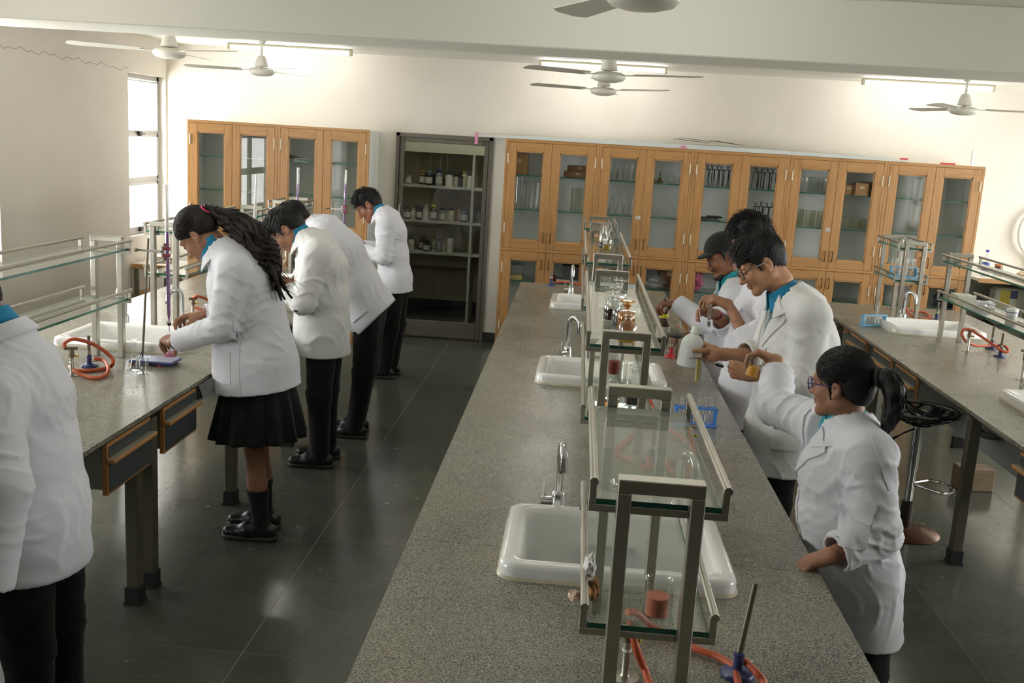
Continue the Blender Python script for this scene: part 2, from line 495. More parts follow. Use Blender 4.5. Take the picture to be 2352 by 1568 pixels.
# store-room door
d = bpy.data.objects.new('door_1', None); COL.objects.link(d); struct(d); d['label'] = 'dark metal framed glass door to the store room'
x0, x1, zt = -1.958, -.934, 2.19
MB().box(x0, x0 + .035, YB - .03, YB + .1, 0, zt).box(x1 - .035, x1, YB - .03, YB + .1, 0, zt).box(x0, x1, YB - .03, YB + .1, zt - .035, zt).build('door_frame', M_DOORF, d)
lf = MB().cbox(x0 + .037, x0 + .085, YB - .012, YB + .03, .01, zt - .037, .006).cbox(x1 - .085, x1 - .037, YB - .012, YB + .03, .01, zt - .037, .006)
lf.cbox(x0 + .085, x1 - .085, YB - .012, YB + .03, zt - .09, zt - .037, .006).cbox(x0 + .085, x1 - .085, YB - .012, YB + .03, .01, .19, .006)
lf = lf.build('door_leaf', M_DOORF, d)
MB().box(x0 + .085, x1 - .085, YB + .006, YB + .011, .19, zt - .09).build('glass_pane', M_DGLASS, lf)
MB().tube([(x0 + .06, YB - .012, 1.17), (x0 + .06, YB - .05, 1.18), (x0 + .06, YB - .06, 1.21), (x0 + .06, YB - .06, 1.39), (x0 + .06, YB - .05, 1.42), (x0 + .06, YB - .012, 1.43)], .011, 8).build('door_handle', M_ALU, lf, smooth=True)
MB().box(x0 + .05, x0 + .07, YB - .03, YB - .012, .16, .24).cyl((x0 + .06, YB - .03, .12), (x0 + .06, YB - .03, .2), .008).build('floor_bolt', M_ALU, lf)

# ------------------------------------------------------------------ tube lights and fans
M_TUBE = emit('fluorescent_tube', (1.0, 0.985, 0.94, 1), TUBE_STRENGTH)
M_CREAM = pbr('cream_fitting', rgb(206, 198, 170), 0.5)
def tube_light(x, y, z, label, rz=0.0):
    t = thing('tube_light', label, 'light', (x, y, z), rz)
    L = .63
    MB().cbox(-L, L, -.022, .022, .03, .055, .006).build('batten', M_CREAM, t)
    for e in (-L, L - .03): MB().cbox(e, e + .03, -.024, .024, -.012, .045, .004).build('end_holder', M_CREAM, t)
    MB().cyl((-L + .03, 0, .01), (L - .03, 0, .01), .0135, n=10).build('lamp_tube', M_TUBE, t, smooth=True)
    return t
tube_light(-2.965, 10.4, ZC - .056, 'lit fluorescent tube above the left glass cabinet by the corner window')
tube_light(.153, 10.4, ZC - .056, 'lit fluorescent tube behind the middle pair of ceiling fans')
tube_light(3.285, 10.4, ZC - .056, 'lit fluorescent tube above the right end of the long cabinet row')
for i, (x, y) in enumerate([(-2.9, 4.3), (.35, 4.3)]):
    tube_light(x, y, ZC - .056, ['lit fluorescent tube on the near ceiling over the left bench', 'lit fluorescent tube on the near ceiling over the middle bench', 'fluorescent tube behind the camera over the left bench', 'fluorescent tube behind the camera over the middle bench'][i])
tube_light(-1.5, 11.35, ZC - .056, 'added unseen fluorescent tube brightening the store room from above its door')  # hidden lamp added to lift the dim store room

M_FAN = pbr('fan_enamel', rgb(214, 211, 198), 0.3, spec=0.5)
M_BLADE = pbr('fan_blade', rgb(196, 193, 180), 0.4)
def fan(x, y, rz, label, z=2.6):
    t = thing('ceiling_fan', label, 'fan', (x, y, z), rz)
    MB().lathe([(0, 0), (.05, .001), (.095, .012), (.112, .028), (.115, .04), (.108, .055), (.085, .066), (.05, .072), (0, .073)], 28).build('motor_housing', M_FAN, t, smooth=True)
    MB().lathe([(.056, .08), (.06, .085), (.05, .12), (.04, .15), (.028, .17), (.0, .175)], 20).build('motor_shroud', M_FAN, t, smooth=True)
    MB().cyl((0, 0, .07), (0, 0, ZC - z), .011).build('down_rod', M_FAN, t, smooth=True)
    MB().lathe([(0, ZC - z - .105), (.025, ZC - z - .1), (.045, ZC - z - .06), (.06, ZC - z - .001)], 18).build('ceiling_canopy', M_FAN, t, smooth=True)
    for k in range(3):
        a = k * 2 * PI / 3
        m = MB()
        n = 14
        vs = []; fs = []
        for i in range(n):
            s = i / (n - 1)
            r = .17 + .49 * s
            w = (.042 + .03 * s) * (1 if s < .93 else .86)
            if s > .96: w *= .6
            tw = .20 * (1 - .35 * s)
            for (e, h) in ((-1, 0), (1, 0), (1, .003), (-1, .003)):
                yy = e * w; vs.append((r, yy * math.cos(tw) - .004 * e, .05 + yy * math.sin(tw) + h))
        for i in range(n - 1):
            for q in range(4):
                q2 = (q + 1) % 4
                fs.append((i * 4 + q, (i + 1) * 4 + q, (i + 1) * 4 + q2, i * 4 + q2))
        fs += [(0, 1, 2, 3), tuple((n - 1) * 4 + q for q in (3, 2, 1, 0))]
        m.add(vs, fs)
        m.xf(Matrix.Rotation(a, 4, 'Z'))
        b = m.build('blade', M_BLADE, t, smooth=True)
        q = MB().box(.09, .2, -.018, .018, .046, .052).xf(Matrix.Rotation(a, 4, 'Z')); q.build('blade_arm', M_FAN, b)
    return t
FANS = [(.154, 3.254, 1.95, 'large white ceiling fan hanging in front of the beam'),
        (.147, 7.09, 1.66, 'white ceiling fan, front one of the middle pair'),
        (.152, 9.05, 1.43, 'white ceiling fan, rear one of the middle pair'),
        (-2.90, 7.19, 1.57, 'white ceiling fan nearest the bare wall pier'),
        (-2.83, 9.05, 1.17, 'white ceiling fan in front of the left tube light'),
        (3.11, 8.86, 1.92, 'white ceiling fan below the right tube light')]
for a in FANS: fan(*a)

# ------------------------------------------------------------------ benches
BH = 0.90
def slab_mesh(x0, x1, y0, y1, z0, z1, holes):
    """stone slab with rectangular cut-outs"""
    xs = sorted(set([x0, x1] + [h[0] for h in holes] + [h[1] for h in holes]))
    ys = sorted(set([y0, y1] + [min(max(h[2], y0), y1) for h in holes] + [min(max(h[3], y0), y1) for h in holes]))
    m = MB()
    def solid(i, j):
        if i < 0 or j < 0 or i >= len(xs) - 1 or j >= len(ys) - 1: return False
        cx_, cy_ = (xs[i] + xs[i + 1]) / 2, (ys[j] + ys[j + 1]) / 2
        return not any(h[0] < cx_ < h[1] and h[2] < cy_ < h[3] for h in holes)
    for i in range(len(xs) - 1):
        for j in range(len(ys) - 1):
            if not solid(i, j): continue
            a, b, c, d_ = xs[i], xs[i + 1], ys[j], ys[j + 1]
            m.add([(a, c, z1), (b, c, z1), (b, d_, z1), (a, d_, z1)], [(0, 1, 2, 3)])
            m.add([(a, c, z0), (b, c, z0), (b, d_, z0), (a, d_, z0)], [(3, 2, 1, 0)])
            if not solid(i - 1, j): m.add([(a, c, z0), (a, c, z1), (a, d_, z1), (a, d_, z0)], [(0, 1, 2, 3)])
            if not solid(i + 1, j): m.add([(b, c, z0), (b, c, z1), (b, d_, z1), (b, d_, z0)], [(3, 2, 1, 0)])
            if not solid(i, j - 1): m.add([(a, c, z0), (a, c, z1), (b, c, z1), (b, c, z0)], [(3, 2, 1, 0)])
            if not solid(i, j + 1): m.add([(a, d_, z0), (a, d_, z1), (b, d_, z1), (b, d_, z0)], [(0, 1, 2, 3)])
    return m
def worktop(x0, x1, ycuts, holes, label):
    t = thing('worktop', label, 'worktop', (0, 0, 0))
    for a, b in zip(ycuts[:-1], ycuts[1:]):
        hs = [h for h in holes if h[2] < b and h[3] > a]
        slab_mesh(x0, x1, a + .0012, b - .0012, BH - .02, BH, hs).build('stone_slab', M_GRAN, t)
    return t
def bench_frame(x0, x1, y0, y1, legs, label, panel=None):
    t = thing('bench_frame', label, 'bench', (0, 0, 0))
    m = MB()
    for x in (x0 + .05, x1 - .05): m.box(x - .02, x + .02, y0, y1, BH - .06, BH - .0215)
    m.build('top_rail', M_LEG, t)
    for (x, y) in legs:
        l = MB().cbox(x - .03, x + .03, y - .03, y + .03, .05, BH - .0605, .004).build('leg', M_LEG, t)
        MB().cbox(x - .036, x + .036, y - .036, y + .036, 0, .085, .003).box(x - .04, x + .04, y - .04, y + .04, 0, .014).build('foot_cap', M_RUB, l)
    if panel: MB().box(panel[0], panel[1], panel[2], panel[3], panel[4], BH - .0625).build('service_panel', pbr('service_grey', rgb(168, 170, 172), 0.5), t)
    return t
def drawer_unit(x, y0, y1, side, label, zt=.868, zb=.645, carc=True):
    """hung drawer: front faces +x (side=1) or -x (side=-1)"""
    t = thing('drawer_unit', label, 'drawer', (x, (y0 + y1) / 2, 0), 0 if side > 0 else PI)
    h = (y1 - y0) / 2
    MB().box(-.46, -.026, -h + .012, h - .012, zb + .02, zt - .004).build('carcass', M_CARC, t)
    dr = MB().cbox(-.025, -.002, -h, h, zb, zt, .002).build('drawer', M_WOODY, t)
    MB().box(-.004, .0005, -h + .012, h - .0005, zb + .012, zt - .085).box(-.004, .0005, -h + .012, h - .0005, zt - .06, zt - .014).build('front_laminate', M_LAMG, dr)
    MB().cbox(-.002, .032, -h - .004, h + .004, zt - .083, zt - .064, .004).build('pull_lip', M_WOODY, dr)
    MB().box(.0005, .024, -h + .006, h - .006, zt - .0655, zt - .0635).build('lip_top', M_CARC, dr)
    return t
# sinks as (x0,x1,y0,y1)
def sink(cx, cy, label, w=.72, dpt=.55):
    t = thing('sink', label, 'sink', (cx, cy, BH))
    hw, hd = w / 2, dpt / 2
    def ring(hx, hy, r, z, n=6):
        pts = []
        for (sx, sy, a0) in ((1, 1, 0), (-1, 1, PI / 2), (-1, -1, PI), (1, -1, 1.5 * PI)):
            for k in range(n + 1):
                a = a0 + k / n * PI / 2
                pts.append((sx * (hx - r) + r * math.cos(a), sy * (hy - r) + r * math.sin(a), z))
        return pts
    prof = [(hw, hd, .055, .0), (hw - .001, hd - .001, .055, .034), (hw - .006, hd - .006, .052, .046), (hw - .018, hd - .018, .045, .052), (hw - .04, hd - .04, .04, .052),
            (hw - .055, hd - .055, .04, .046), (hw - .064, hd - .064, .045, .03), (hw - .078, hd - .078, .05, -.17), (hw - .1, hd - .1, .05, -.195), (.03, .03, .029, -.2)]
    vs = []; fs = []
    L = [ring(*p) for p in prof]; n = len(L[0])
    for l in L: vs += l
    for i in range(len(L) - 1):
        for k in range(n):
            k2 = (k + 1) % n
            fs.append((i * n + k, i * n + k2, (i + 1) * n + k2, (i + 1) * n + k))
    MB().add(vs, fs).build('basin', M_CER, t, smooth=True, sharp=60)
    MB().lathe([(.03, -.199), (.022, -.204), (0, -.204)], 16).build('drain', M_CHROME, t, smooth=True)
    a = ring(hw + .006, hd + .006, .06, .0); b = ring(hw - .0005, hd - .0005, .055, .009); n = len(a)
    MB().add(a + b, [(k, (k + 1) % n, n + (k + 1) % n, n + k) for k in range(n)]).build('sealant', M_CERD, t, smooth=True)
    return t
def spline(pts, n=8, closed=False):
    P = [Vector(p) for p in pts]; out = []
    m = len(P)
    for i in range(m if closed else m - 1):
        p0 = P[(i - 1) % m] if closed or i > 0 else P[0] * 2 - P[1]
        p1 = P[i]; p2 = P[(i + 1) % m]
        p3 = P[(i + 2) % m] if closed or i + 2 < m else P[-1] * 2 - P[-2]
        for k in range(n):
            t = k / n
            out.append(0.5 * ((2 * p1) + (-p0 + p2) * t + (2 * p0 - 5 * p1 + 4 * p2 - p3) * t * t + (-p0 + 3 * p1 - 3 * p2 + p3) * t ** 3))
    if not closed: out.append(P[-1])
    return out
def tap(x, y, ang, label, lever=True):
    """gooseneck tap; spout points along -y turned by ang"""
    t = thing('tap', label, 'tap', (x, y, BH), ang)
    MB().lathe([(.03, 0), (.03, .008), (.026, .014), (.025, .052), (.021, .062), (.015, .068), (0, .068)], 18).build('tap_body', M_CHROME, t, smooth=True)
    pts = [(0, 0, .05), (0, 0, .2)] + [(0, -.045 + .045 * math.cos(a), .2 + .05 * math.sin(a)) for a in [k * PI / 10 for k in range(1, 10)]] + [(0, -.092, .192), (0, -.094, .165)]
    MB().tube(pts, [.0145] * (len(pts) - 2) + [.0155, .0155], 14).build('spout', M_CHROME, t, smooth=True)
    if lever:
        l = MB().cyl((-.012, 0, .03), (-.062, 0, .03), .017, n=16).build('valve', M_CHROME, t, smooth=True)
        MB().tube([(-.05, 0, .04), (-.052, 0, .1)], [.0045, .0055], 8).build('lever', M_CHROME, l, smooth=True)
    return t
# ---- middle bench
CX0, CX1, CY0, CY1 = -.472, .851, .35, 9.40
SK = [(-.16, .556, 2.875, 3.425), (-.16, .556, 5.42, 5.97), (-.16, .556, 7.985, 8.535)]
hole = lambda s: (s[0] + .03, s[1] - .03, s[2] + .03, s[3] - .03)
worktop(CX0, CX1, [CY0, 1.84, 3.126, 4.411, 5.695, 6.98, 8.26, CY1], [hole(s) for s in SK], 'long grey granite worktop of the middle bench with three sinks')
bench_frame(CX0 + .02, CX1 - .02, CY0 + .05, CY1 - .05, [(x, y) for y in (1.6, 3.0, 4.34, 5.6, 6.8, 8.0, 9.2) for x in (CX0 + .06, CX1 - .06)], 'steel leg frame under the middle granite worktop', (.1, .28, .5, 9.3, .45))
for s, nm in zip(SK, ['white ceramic sink nearest the camera on the middle bench', 'white ceramic sink halfway along the middle bench', 'white ceramic sink at the far end of the middle bench']):
    sink((s[0] + s[1]) / 2, (s[2] + s[3]) / 2, nm)
tap(.004, 3.52, .12, 'chrome gooseneck tap left of the rack at the nearest middle sink')
tap(.003, 6.20, .75, 'chrome gooseneck tap at the halfway sink of the middle bench')
tap(-.006, 8.845, .1, 'chrome gooseneck tap at the far sink of the middle bench')
tap(.43, 3.52, .5, 'chrome gooseneck tap seen through the dusty near shelf', False)
for k, y in enumerate((2.2, 5.1, 6.3, 7.6)):
    drawer_unit(CX1 - .03, y, y + .44, 1, 'hung drawer on the aisle side of the middle bench, %s from the near end' % ORD[k])
# ---- left bench
LX0, LX1, LY0, LY1 = -3.173, -1.853, 1.6, 9.30
LS = [(-2.91, -2.17, 5.48, 6.03), (-2.91, -2.17, 8.06, 8.6)]
worktop(LX0, LX1, [LY0, 2.9, 4.2, 5.52, 6.82, 8.1, LY1], [hole(s) for s in LS], 'grey granite worktop of the left bench by the windows')
lf = [(x, y) for y in (2.9, 4.285, 4.455, 5.6, 6.78, 7.9, 9.1) for x in (LX1 - .053, LX0 + .06)]
bench_frame(LX0 + .02, LX1 - .02, LY0 + .05, LY1 - .05, lf, 'steel leg frame under the left granite worktop', (-2.30, -2.14, 4.55, 9.2, .57))
sink(-2.54, 5.755, 'white ceramic sink behind the burette stand on the left bench', .74)
sink(-2.54, 8.33, 'white ceramic sink at the far end of the left bench', .74)
tap(-2.80, 6.20, .0, 'chrome tap behind the left bench shelf posts', False)
tap(-2.43, 6.20, -.75, 'chrome gooseneck tap beyond the ponytailed girl\'s hands')
drawer_unit(-1.856, 3.93, 4.362, 1, 'hung drawer with wooden lip beside the near leg pair of the left bench')
drawer_unit(-1.856, 4.515, 4.92, 1, 'hung drawer with wooden lip next to the ponytailed girl')
for k, y in enumerate((6.9, 8.1)):
    drawer_unit(-1.856, y, y + .42, 1, ['hung drawer of the left bench hidden behind the bent students', 'hung drawer of the left bench near the far student'][k])
# ---- right bench
RX0, RX1, RY0, RY1 = 2.20, 3.52, 3.2, 9.45
RS = [(2.48, 3.2, 7.9, 8.45), (2.5, 3.24, 5.36, 5.95)]
worktop(RX0, RX1, [RY0, 4.6, 5.9, 7.2, 8.2, RY1], [hole(s) for s in RS], 'grey granite worktop of the right bench')
bench_frame(RX0 + .02, RX1 - .02, RY0 + .05, RY1 - .05, [(x, y) for y in (4.0, 5.585, 7.08, 7.45, 8.6, 9.3) for x in (RX0 + .055, RX1 - .06)], 'steel leg frame under the right granite worktop', (2.56, 2.72, 3.4, 9.3, .5))
sink(2.84, 8.175, 'white ceramic sink at the far end of the right bench')
sink(2.87, 5.655, 'white ceramic sink at the right frame edge', .74, .59)
tap(2.75, 8.56, .75, 'chrome gooseneck tap at the far sink of the right bench')
tap(2.74, 6.06, .1, 'chrome tap cut by the right frame edge on the right bench')
drawer_unit(2.203, 6.45, 6.88, -1, 'hung drawer behind the stool on the right bench')
drawer_unit(2.203, 7.0, 7.42, -1, 'hung drawer of the right bench left of the one behind the stool')
drawer_unit(2.203, 7.62, 8.05, -1, 'hung drawer of the right bench nearest its far leg')
drawer_unit(2.203, 4.45, 4.88, -1, 'dark drawer front at the right frame edge')

# ------------------------------------------------------------------ reagent racks
def rack(xc, yn, yf, label, dusty=False, caps=False):
    t = thing('reagent_rack', label, 'rack', (xc, 0, BH))
    hw = .086; pw = .028; top = .66
    for y in (yn, yf):
        f = MB().cbox(-hw, -hw + pw, y - .02, y + .02, 0, top - pw, .002).cbox(hw - pw, hw, y - .02, y + .02, 0, top - pw, .002).cbox(-hw, hw, y - .02, y + .02, top - pw, top, .002)
        f.build('frame', M_STEEL, t)
    for z in (.308, .576):
        for k, (y, yy) in enumerate(((yn + .0215, 0), (yf - .0365, 0))):
            b = MB().cbox(-.14, .14, y, y + .015, z, z + .015, .001).cbox(-.14, -.125, y, y + .015, z + .015, z + .06, .001).cbox(.125, .14, y, y + .015, z + .015, z + .06, .001)
            b.build('bracket', M_STEEL, t)
        for x in (-.132, .132):
            r = MB().cyl((x, yn + .004, z + .068), (x, yf - .004, z + .068), .0088, n=12).build('guard_rail', M_STEEL, t, smooth=True)
            MB().lathe([(0, -.0006), (.0072, -.0006)], 10, axis=Matrix.Rotation(PI / 2, 3, 'X'), o=(x, yn + .0036, z + .068)).build('tube_end', M_RUST, r)
        p = MB()
        a, b_ = yn + .023, yf - .023
        x0_, x1_, z0_, z1_ = -.1245, .1245, z + .0152, z + .0272
        p.add([(x0_, a, z1_), (x1_, a, z1_), (x1_, b_, z1_), (x0_, b_, z1_)], [(0, 1, 2, 3)], 0)
        p.add([(x0_, a, z0_), (x1_, a, z0_), (x1_, b_, z0_), (x0_, b_, z0_)], [(3, 2, 1, 0)], 2)
        p.add([(x0_, a, z0_), (x1_, a, z0_), (x1_, b_, z0_), (x0_, b_, z0_), (x0_, a, z1_), (x1_, a, z1_), (x1_, b_, z1_), (x0_, b_, z1_)],
              [(0, 1, 5, 4), (1, 2, 6, 5), (2, 3, 7, 6), (3, 0, 4, 7)], 1)
        p.build('glass_shelf', [M_SGLASS2 if (dusty and z > .4) else M_SGLASS, M_GEDGE if abs(xc) > 1 else M_GEDGE2, glass('shelf_underside', (0.95, 0.98, 0.96, 1), gloss=0.4)], t)
    return t
rack(.204, 1.937, 2.72, 'two-tier steel and glass rack nearest the camera on the middle bench', True)
rack(.204, 3.545, 5.285, 'two-tier rack of clear reagent bottles halfway along the middle bench')
rack(.204, 6.07, 7.78, 'two-tier steel rack second from the far end of the middle bench')
rack(.204, 8.53, 9.24, 'short two-tier rack at the far end of the middle bench')
rack(-2.50, 3.58, 5.335, 'long two-tier glass rack in front of the bare wall pier')
rack(-2.55, 6.225, 7.95, 'two-tier rack behind the burette stand on the left bench')
rack(-2.52, 8.7, 9.22, 'short two-tier rack at the far end of the left bench')
rack(2.845, 6.03, 7.735, 'long two-tier glass rack at the right frame edge')
rack(2.80, 8.62, 9.25, 'short two-tier rack holding test tubes on the right bench')
# ------------------------------------------------------------------ wooden glass-fronted cabinets
CF, CB = 10.45, 10.958       # front plane and back
def door_leaf(x0, x1, z0, z1, hinge_left, hz, parent_t, hzs, label_sticker=None):
    """a framed glass door; returns it"""
    s, r = .078, .085
    y0, y1 = CF - .002, CF + .02
    m = MB().cbox(x0, x0 + s, y0, y1, z0, z1, .003, 0).cbox(x1 - s, x1, y0, y1, z0, z1, .003, 0)
    m.cbox(x0 + s, x1 - s, y0, y1, z1 - r, z1, .003, 1).cbox(x0 + s, x1 - s, y0, y1, z0, z0 + r, .003, 1)
    b = .012
    m.box(x0 + s, x0 + s + b, y0 + .007, y1 - .003, z0 + r, z1 - r, 0).box(x1 - s - b, x1 - s, y0 + .007, y1 - .003, z0 + r, z1 - r, 0)
    m.box(x0 + s, x1 - s, y0 + .007, y1 - .003, z1 - r - b, z1 - r, 1).box(x0 + s, x1 - s, y0 + .007, y1 - .003, z0 + r, z0 + r + b, 1)
    d = m.build('door', [M_WOOD, M_WOODH], parent_t)
    MB().box(x0 + s, x1 - s, y0 + .012, y0 + .016, z0 + r, z1 - r).build('glass_pane', M_CGLASS, d)
    hx = x1 - .035 if hinge_left else x0 + .035
    MB().tube([(hx, y0, hz), (hx, y0 - .022, hz + .004), (hx, y0 - .026, hz + .014), (hx, y0 - .026, hz + .086), (hx, y0 - .022, hz + .096), (hx, y0, hz + .1)], .005, 6).build('handle', pbr('bronze_handle', rgb(112, 84, 52), 0.35, metal=0.8), d, smooth=True)
    ex = x0 + .002 if hinge_left else x1 - .002
    for z in hzs:
        MB().cyl((ex, y0 - .004, z), (ex, y0 - .004, z + .1), .007, n=8).build('hinge', pbr('hinge_cream', rgb(214, 204, 180), 0.4), d)
    if label_sticker:
        MB().box(hx - .02, hx + .022, y0 - .0012, y0, hz + .3, hz + .335).build('paper_tag', M_PAPER, d)
        for q in range(3): MB().box(hx - .016, hx + .016 - .006 * q, y0 - .0016, y0 - .001, hz + .306 + q * .009, hz + .31 + q * .009).build('printed_line', pbr('print_grey', rgb(110, 110, 110), 0.8), d)
    return d
def cabinet(x0, label, stickers=()):
    t = thing('storage_cabinet', label, 'cabinet', (0, 0, 0))
    x1 = x0 + .943; H = 2.195; ZM = 1.085
    m = MB()
    m.box(x0, x0 + .02, CF + .03, CB, 0.02, H - .02).box(x1 - .02, x1, CF + .03, CB, 0.02, H - .02)
    m.box(x0 + .0205, x1 - .0205, CB - .09, CB - .001, 0.03, H - .035).box(x0, x1, CF + .03, CB, H - .02, H - .008).box(x0 + .0205, x1 - .0205, CF + .03, CB - .091, ZM - .015, ZM + .01).box(x0 + .0205, x1 - .0205, CF + .03, CB - .091, .03, .06)
    m.build('carcass', M_LAM, t)
    f = MB().cbox(x0, x0 + .028, CF - .001, CF + .03, 0, H, .002, 0).cbox(x1 - .028, x1, CF - .001, CF + .03, 0, H, .002, 0)
    f.cbox(x0 + .028, x1 - .028, CF - .001, CF + .03, H - .03, H, .002, 1).cbox(x0 - .0, x1 + .0, CF - .008, CF + .03, ZM - .012, ZM + .012, .003, 1).cbox(x0 + .028, x1 - .028, CF - .001, CF + .03, 0, .05, .002, 1)
    f.build('face_frame', [M_WOOD, M_WOODH], t)
    xm = (x0 + x1) / 2
    for k, (a, b) in enumerate(((x0 + .03, xm - .0015), (xm + .0015, x1 - .03))):
        door_leaf(a, b, ZM + .014, H - .032, k == 0, 1.17, t, (1.25, 1.95), k in stickers)
        door_leaf(a, b, .052, ZM - .014, k == 0, .9, t, (.25, .85))
    for z in (1.83, 1.487, .755, .425):
        p = MB()
        a, b, c, d_ = x0 + .021, x1 - .021, CF + .06, CB - .091
        z0, z1 = z, z + .009
        p.add([(a, c, z1), (b, c, z1), (b, d_, z1), (a, d_, z1), (a, c, z0), (b, c, z0), (b, d_, z0), (a, d_, z0)], [(0, 1, 2, 3), (7, 6, 5, 4)], 0)
        p.add([(a, c, z0), (b, c, z0), (b, c, z1), (a, c, z1)], [(0, 1, 2, 3)], 1)
        p.build('glass_shelf', [glass('thin_shelf', (0.88, 0.94, 0.91, 1), haze=0.06, gloss=0.5), M_GEDGE2], t)
    return t
CABX = [-.762 + .9445 * k for k in range(5)]
for k, x in enumerate(CABX):
    cabinet(x, ['wooden glass-fronted cabinet right beside the store room door', 'wooden glass-fronted cabinet second from the store room door', 'wooden glass-fronted cabinet behind the heads of the capped student group', 'wooden glass-fronted cabinet holding rows of beakers', 'wooden glass-fronted cabinet at the right end of the row'][k], [(), (0,), (0,), (0,), ()][k])
cabinet(-4.035, 'wooden glass-fronted cabinet next to the corner window')
cabinet(-3.0905, 'wooden glass-fronted cabinet left of the store room door')
# white board lying along the top of the long row, with tape and papers
t = thing('display_board', 'long white display board lying on top of the cabinet row', 'board', (0, 0, 0))
m = MB(); n = 24; vs = []; fs = []
for i in range(n + 1):
    s = i / n; x = -1.06 + 4.27 * s
    z0 = 2.197
    h = .012 + .03 * math.sin(PI * s) ** .6
    for (y, z) in ((CF - .004, z0), (CF - .002, z0 + h), (CB - .02, z0 + h + .004), (CB - .02, z0)): vs.append((x, y, z))
for i in range(n):
    for q in range(4):
        q2 = (q + 1) % 4; fs.append((i * 4 + q, i * 4 + q2, (i + 1) * 4 + q2, (i + 1) * 4 + q))
fs += [(3, 2, 1, 0), tuple(n * 4 + q for q in range(4))]
MB().add(vs, fs).build('board_panel', pbr('board_white', rgb(216, 220, 216), 0.5), t)
M_PINK = pbr('pink_tape', rgb(222, 142, 176), 0.6)
MB().box(-1.075, -1.045, CF - .012, CF - .005, 2.12, 2.235).box(-1.06, -1.02, CF - .008, CF + .03, 2.225, 2.232).build('pink_tape', M_PINK, t)
MB().box(.985, 1.035, CF - .012, CF - .0045, 2.195, 2.225).build('pink_tape', M_PINK, t)
MB().box(3.13, 3.2, CF - .012, CF + .02, 2.215, 2.232).build('red_tape', pbr('red_tape', rgb(206, 60, 66), 0.5), t)
pp = thing('paper_stack', 'loose crumpled papers lying on the long white board', 'papers', (0, 0, 0), group='papers above the cabinets')
for k in range(8):
    x = .93 + k * .085 + random.uniform(-.02, .02); w = random.uniform(.08, .2)
    MB().box(-w, w, -.12, .12, 0, .003).xf(Matrix.Translation((x, 10.53 + random.uniform(-.03, .1), 2.252 + k % 4 * .013)) @ Matrix.Rotation(random.uniform(-.1, .1), 4, 'Y') @ Matrix.Rotation(random.uniform(-.4, .4), 4, 'Z')).build('sheet', [M_PAPER, pbr('old_paper', rgb(198, 184, 160), 0.8), pbr('grey_paper', rgb(120, 116, 110), 0.8), pbr('rose_paper', rgb(206, 176, 166), 0.8)][k % 4], pp)
tag(MB().cbox(3.55, 3.68, 10.5, 10.56, 2.196, 2.212, .004).build('red_marker', pbr('red_plastic', rgb(196, 40, 52), 0.4)), 'small red strip lying on the right end of the cabinet top', 'marker')
tag(MB().box(4.0, 4.024, YB - .006, YB - .0005, 2.15, 2.36).build('paper_strip', M_PAPER), 'thin white strip taped to the wall above the last cabinet', 'strip')

# ---------------- things in the cabinets
def CX(px, y=10.62): return float(U(px, 450, 'y', y)[0])
def carton(x, y, z, w, d, h, label, mat=None, rz=0, group=None, lid=True):
    t = thing('carton', label, 'box', (x, y, z), rz, group)
    MB().cbox(-w / 2, w / 2, -d / 2, d / 2, 0, h, .002).build('box_body', mat or M_CARD, t)
    if lid:
        MB().box(-w / 2 + .004, w / 2 - .004, -.002, .002, h, h + .0015).box(-.02, .02, -d / 2 - .001, -d / 2, h * .55, h * .75).build('tape_strip', pbr('parcel_tape', rgb(196, 178, 148), 0.4), t)
    return t
SH1, SH2, SHB, SHL = 1.839, 1.496, 1.096, .764
carton(-.62, 10.66, SH1, .17, .2, .215, 'brown cardboard box on the top shelf beside the store room door')
t = carton(-.02, 10.68, SH1, .28, .22, .065, 'flat dark cardboard box on the top shelf of the first cabinet', M_CARDD)
carton(-.005, 10.69, SH1 + .067, .25, .2, .055, 'second flat dark cardboard box lying on another flat box', M_CARDD)
carton(CX(1944), 10.64, SH1, .13, .2, .1, 'plain cardboard box at the left of three on the beaker cabinet shelf')
carton(CX(1971), 10.6, SH1, .13, .2, .125, 'cardboard box with a white mark, middle of three on the shelf')
carton(CX(2003), 10.68, SH1, .17, .24, .135, 'wide brown box, right one of three on the beaker cabinet shelf', M_CARDD)
def beaker_mesh(r, h, n=20, lip=True):
    prof = [(0, .003), (r - .006, .003), (r - .002, .008), (r - .0015, h - .004), (r + .002, h), (r + .003, h + .001), (r + .0015, h - .002), (r, h - .006), (r, .006), (r - .004, 0), (0, 0)]
    return MB().lathe(prof, n)
def flask_mesh(rb, rn, h, n=20, neck=.4):
    hb = h * (1 - neck)
    prof = [(0, .002), (rb - .006, .002), (rb - .001, .008), (rb - .002, .016), (rn * 1.05, hb), (rn, hb + .01), (rn, h - .006), (rn + .003, h), (rn + .0015, h), (rn - .0015, h - .006), (rn - .0015, hb + .01), (rb - .004, .015)]
    return MB().lathe(prof, n)
def single(name, mb, mat, label, cat, loc, group=None, smooth=True, rz=0, rot=None):
    o = mb.build(name, mat, None, smooth=smooth); o.location = loc
    o.rotation_euler = rot if rot else (0, 0, rz)
    return tag(o, label, cat, group)
def row(name, make, mat, label, cat, pts, group):
    o0 = None; pts = sorted(pts)
    for i, p in enumerate(pts):
        lab = label if len(pts) == 1 else '%s, %s from the left' % (label, ORD[i])
        if o0 is None: o0 = single(name, make, mat, lab, cat, p, group)
        else:
            o = o0.copy(); COL.objects.link(o); o.location = p; o['label'] = lab
M_CABG = glass('cabinet_glassware', (0.95, 0.96, 0.95, 1), haze=.07, hazecol=(.85, .88, .86, 1), ior=1.55, edge=0.6, edgecol=(0.6, 0.65, 0.62, 1), gloss=2.0)
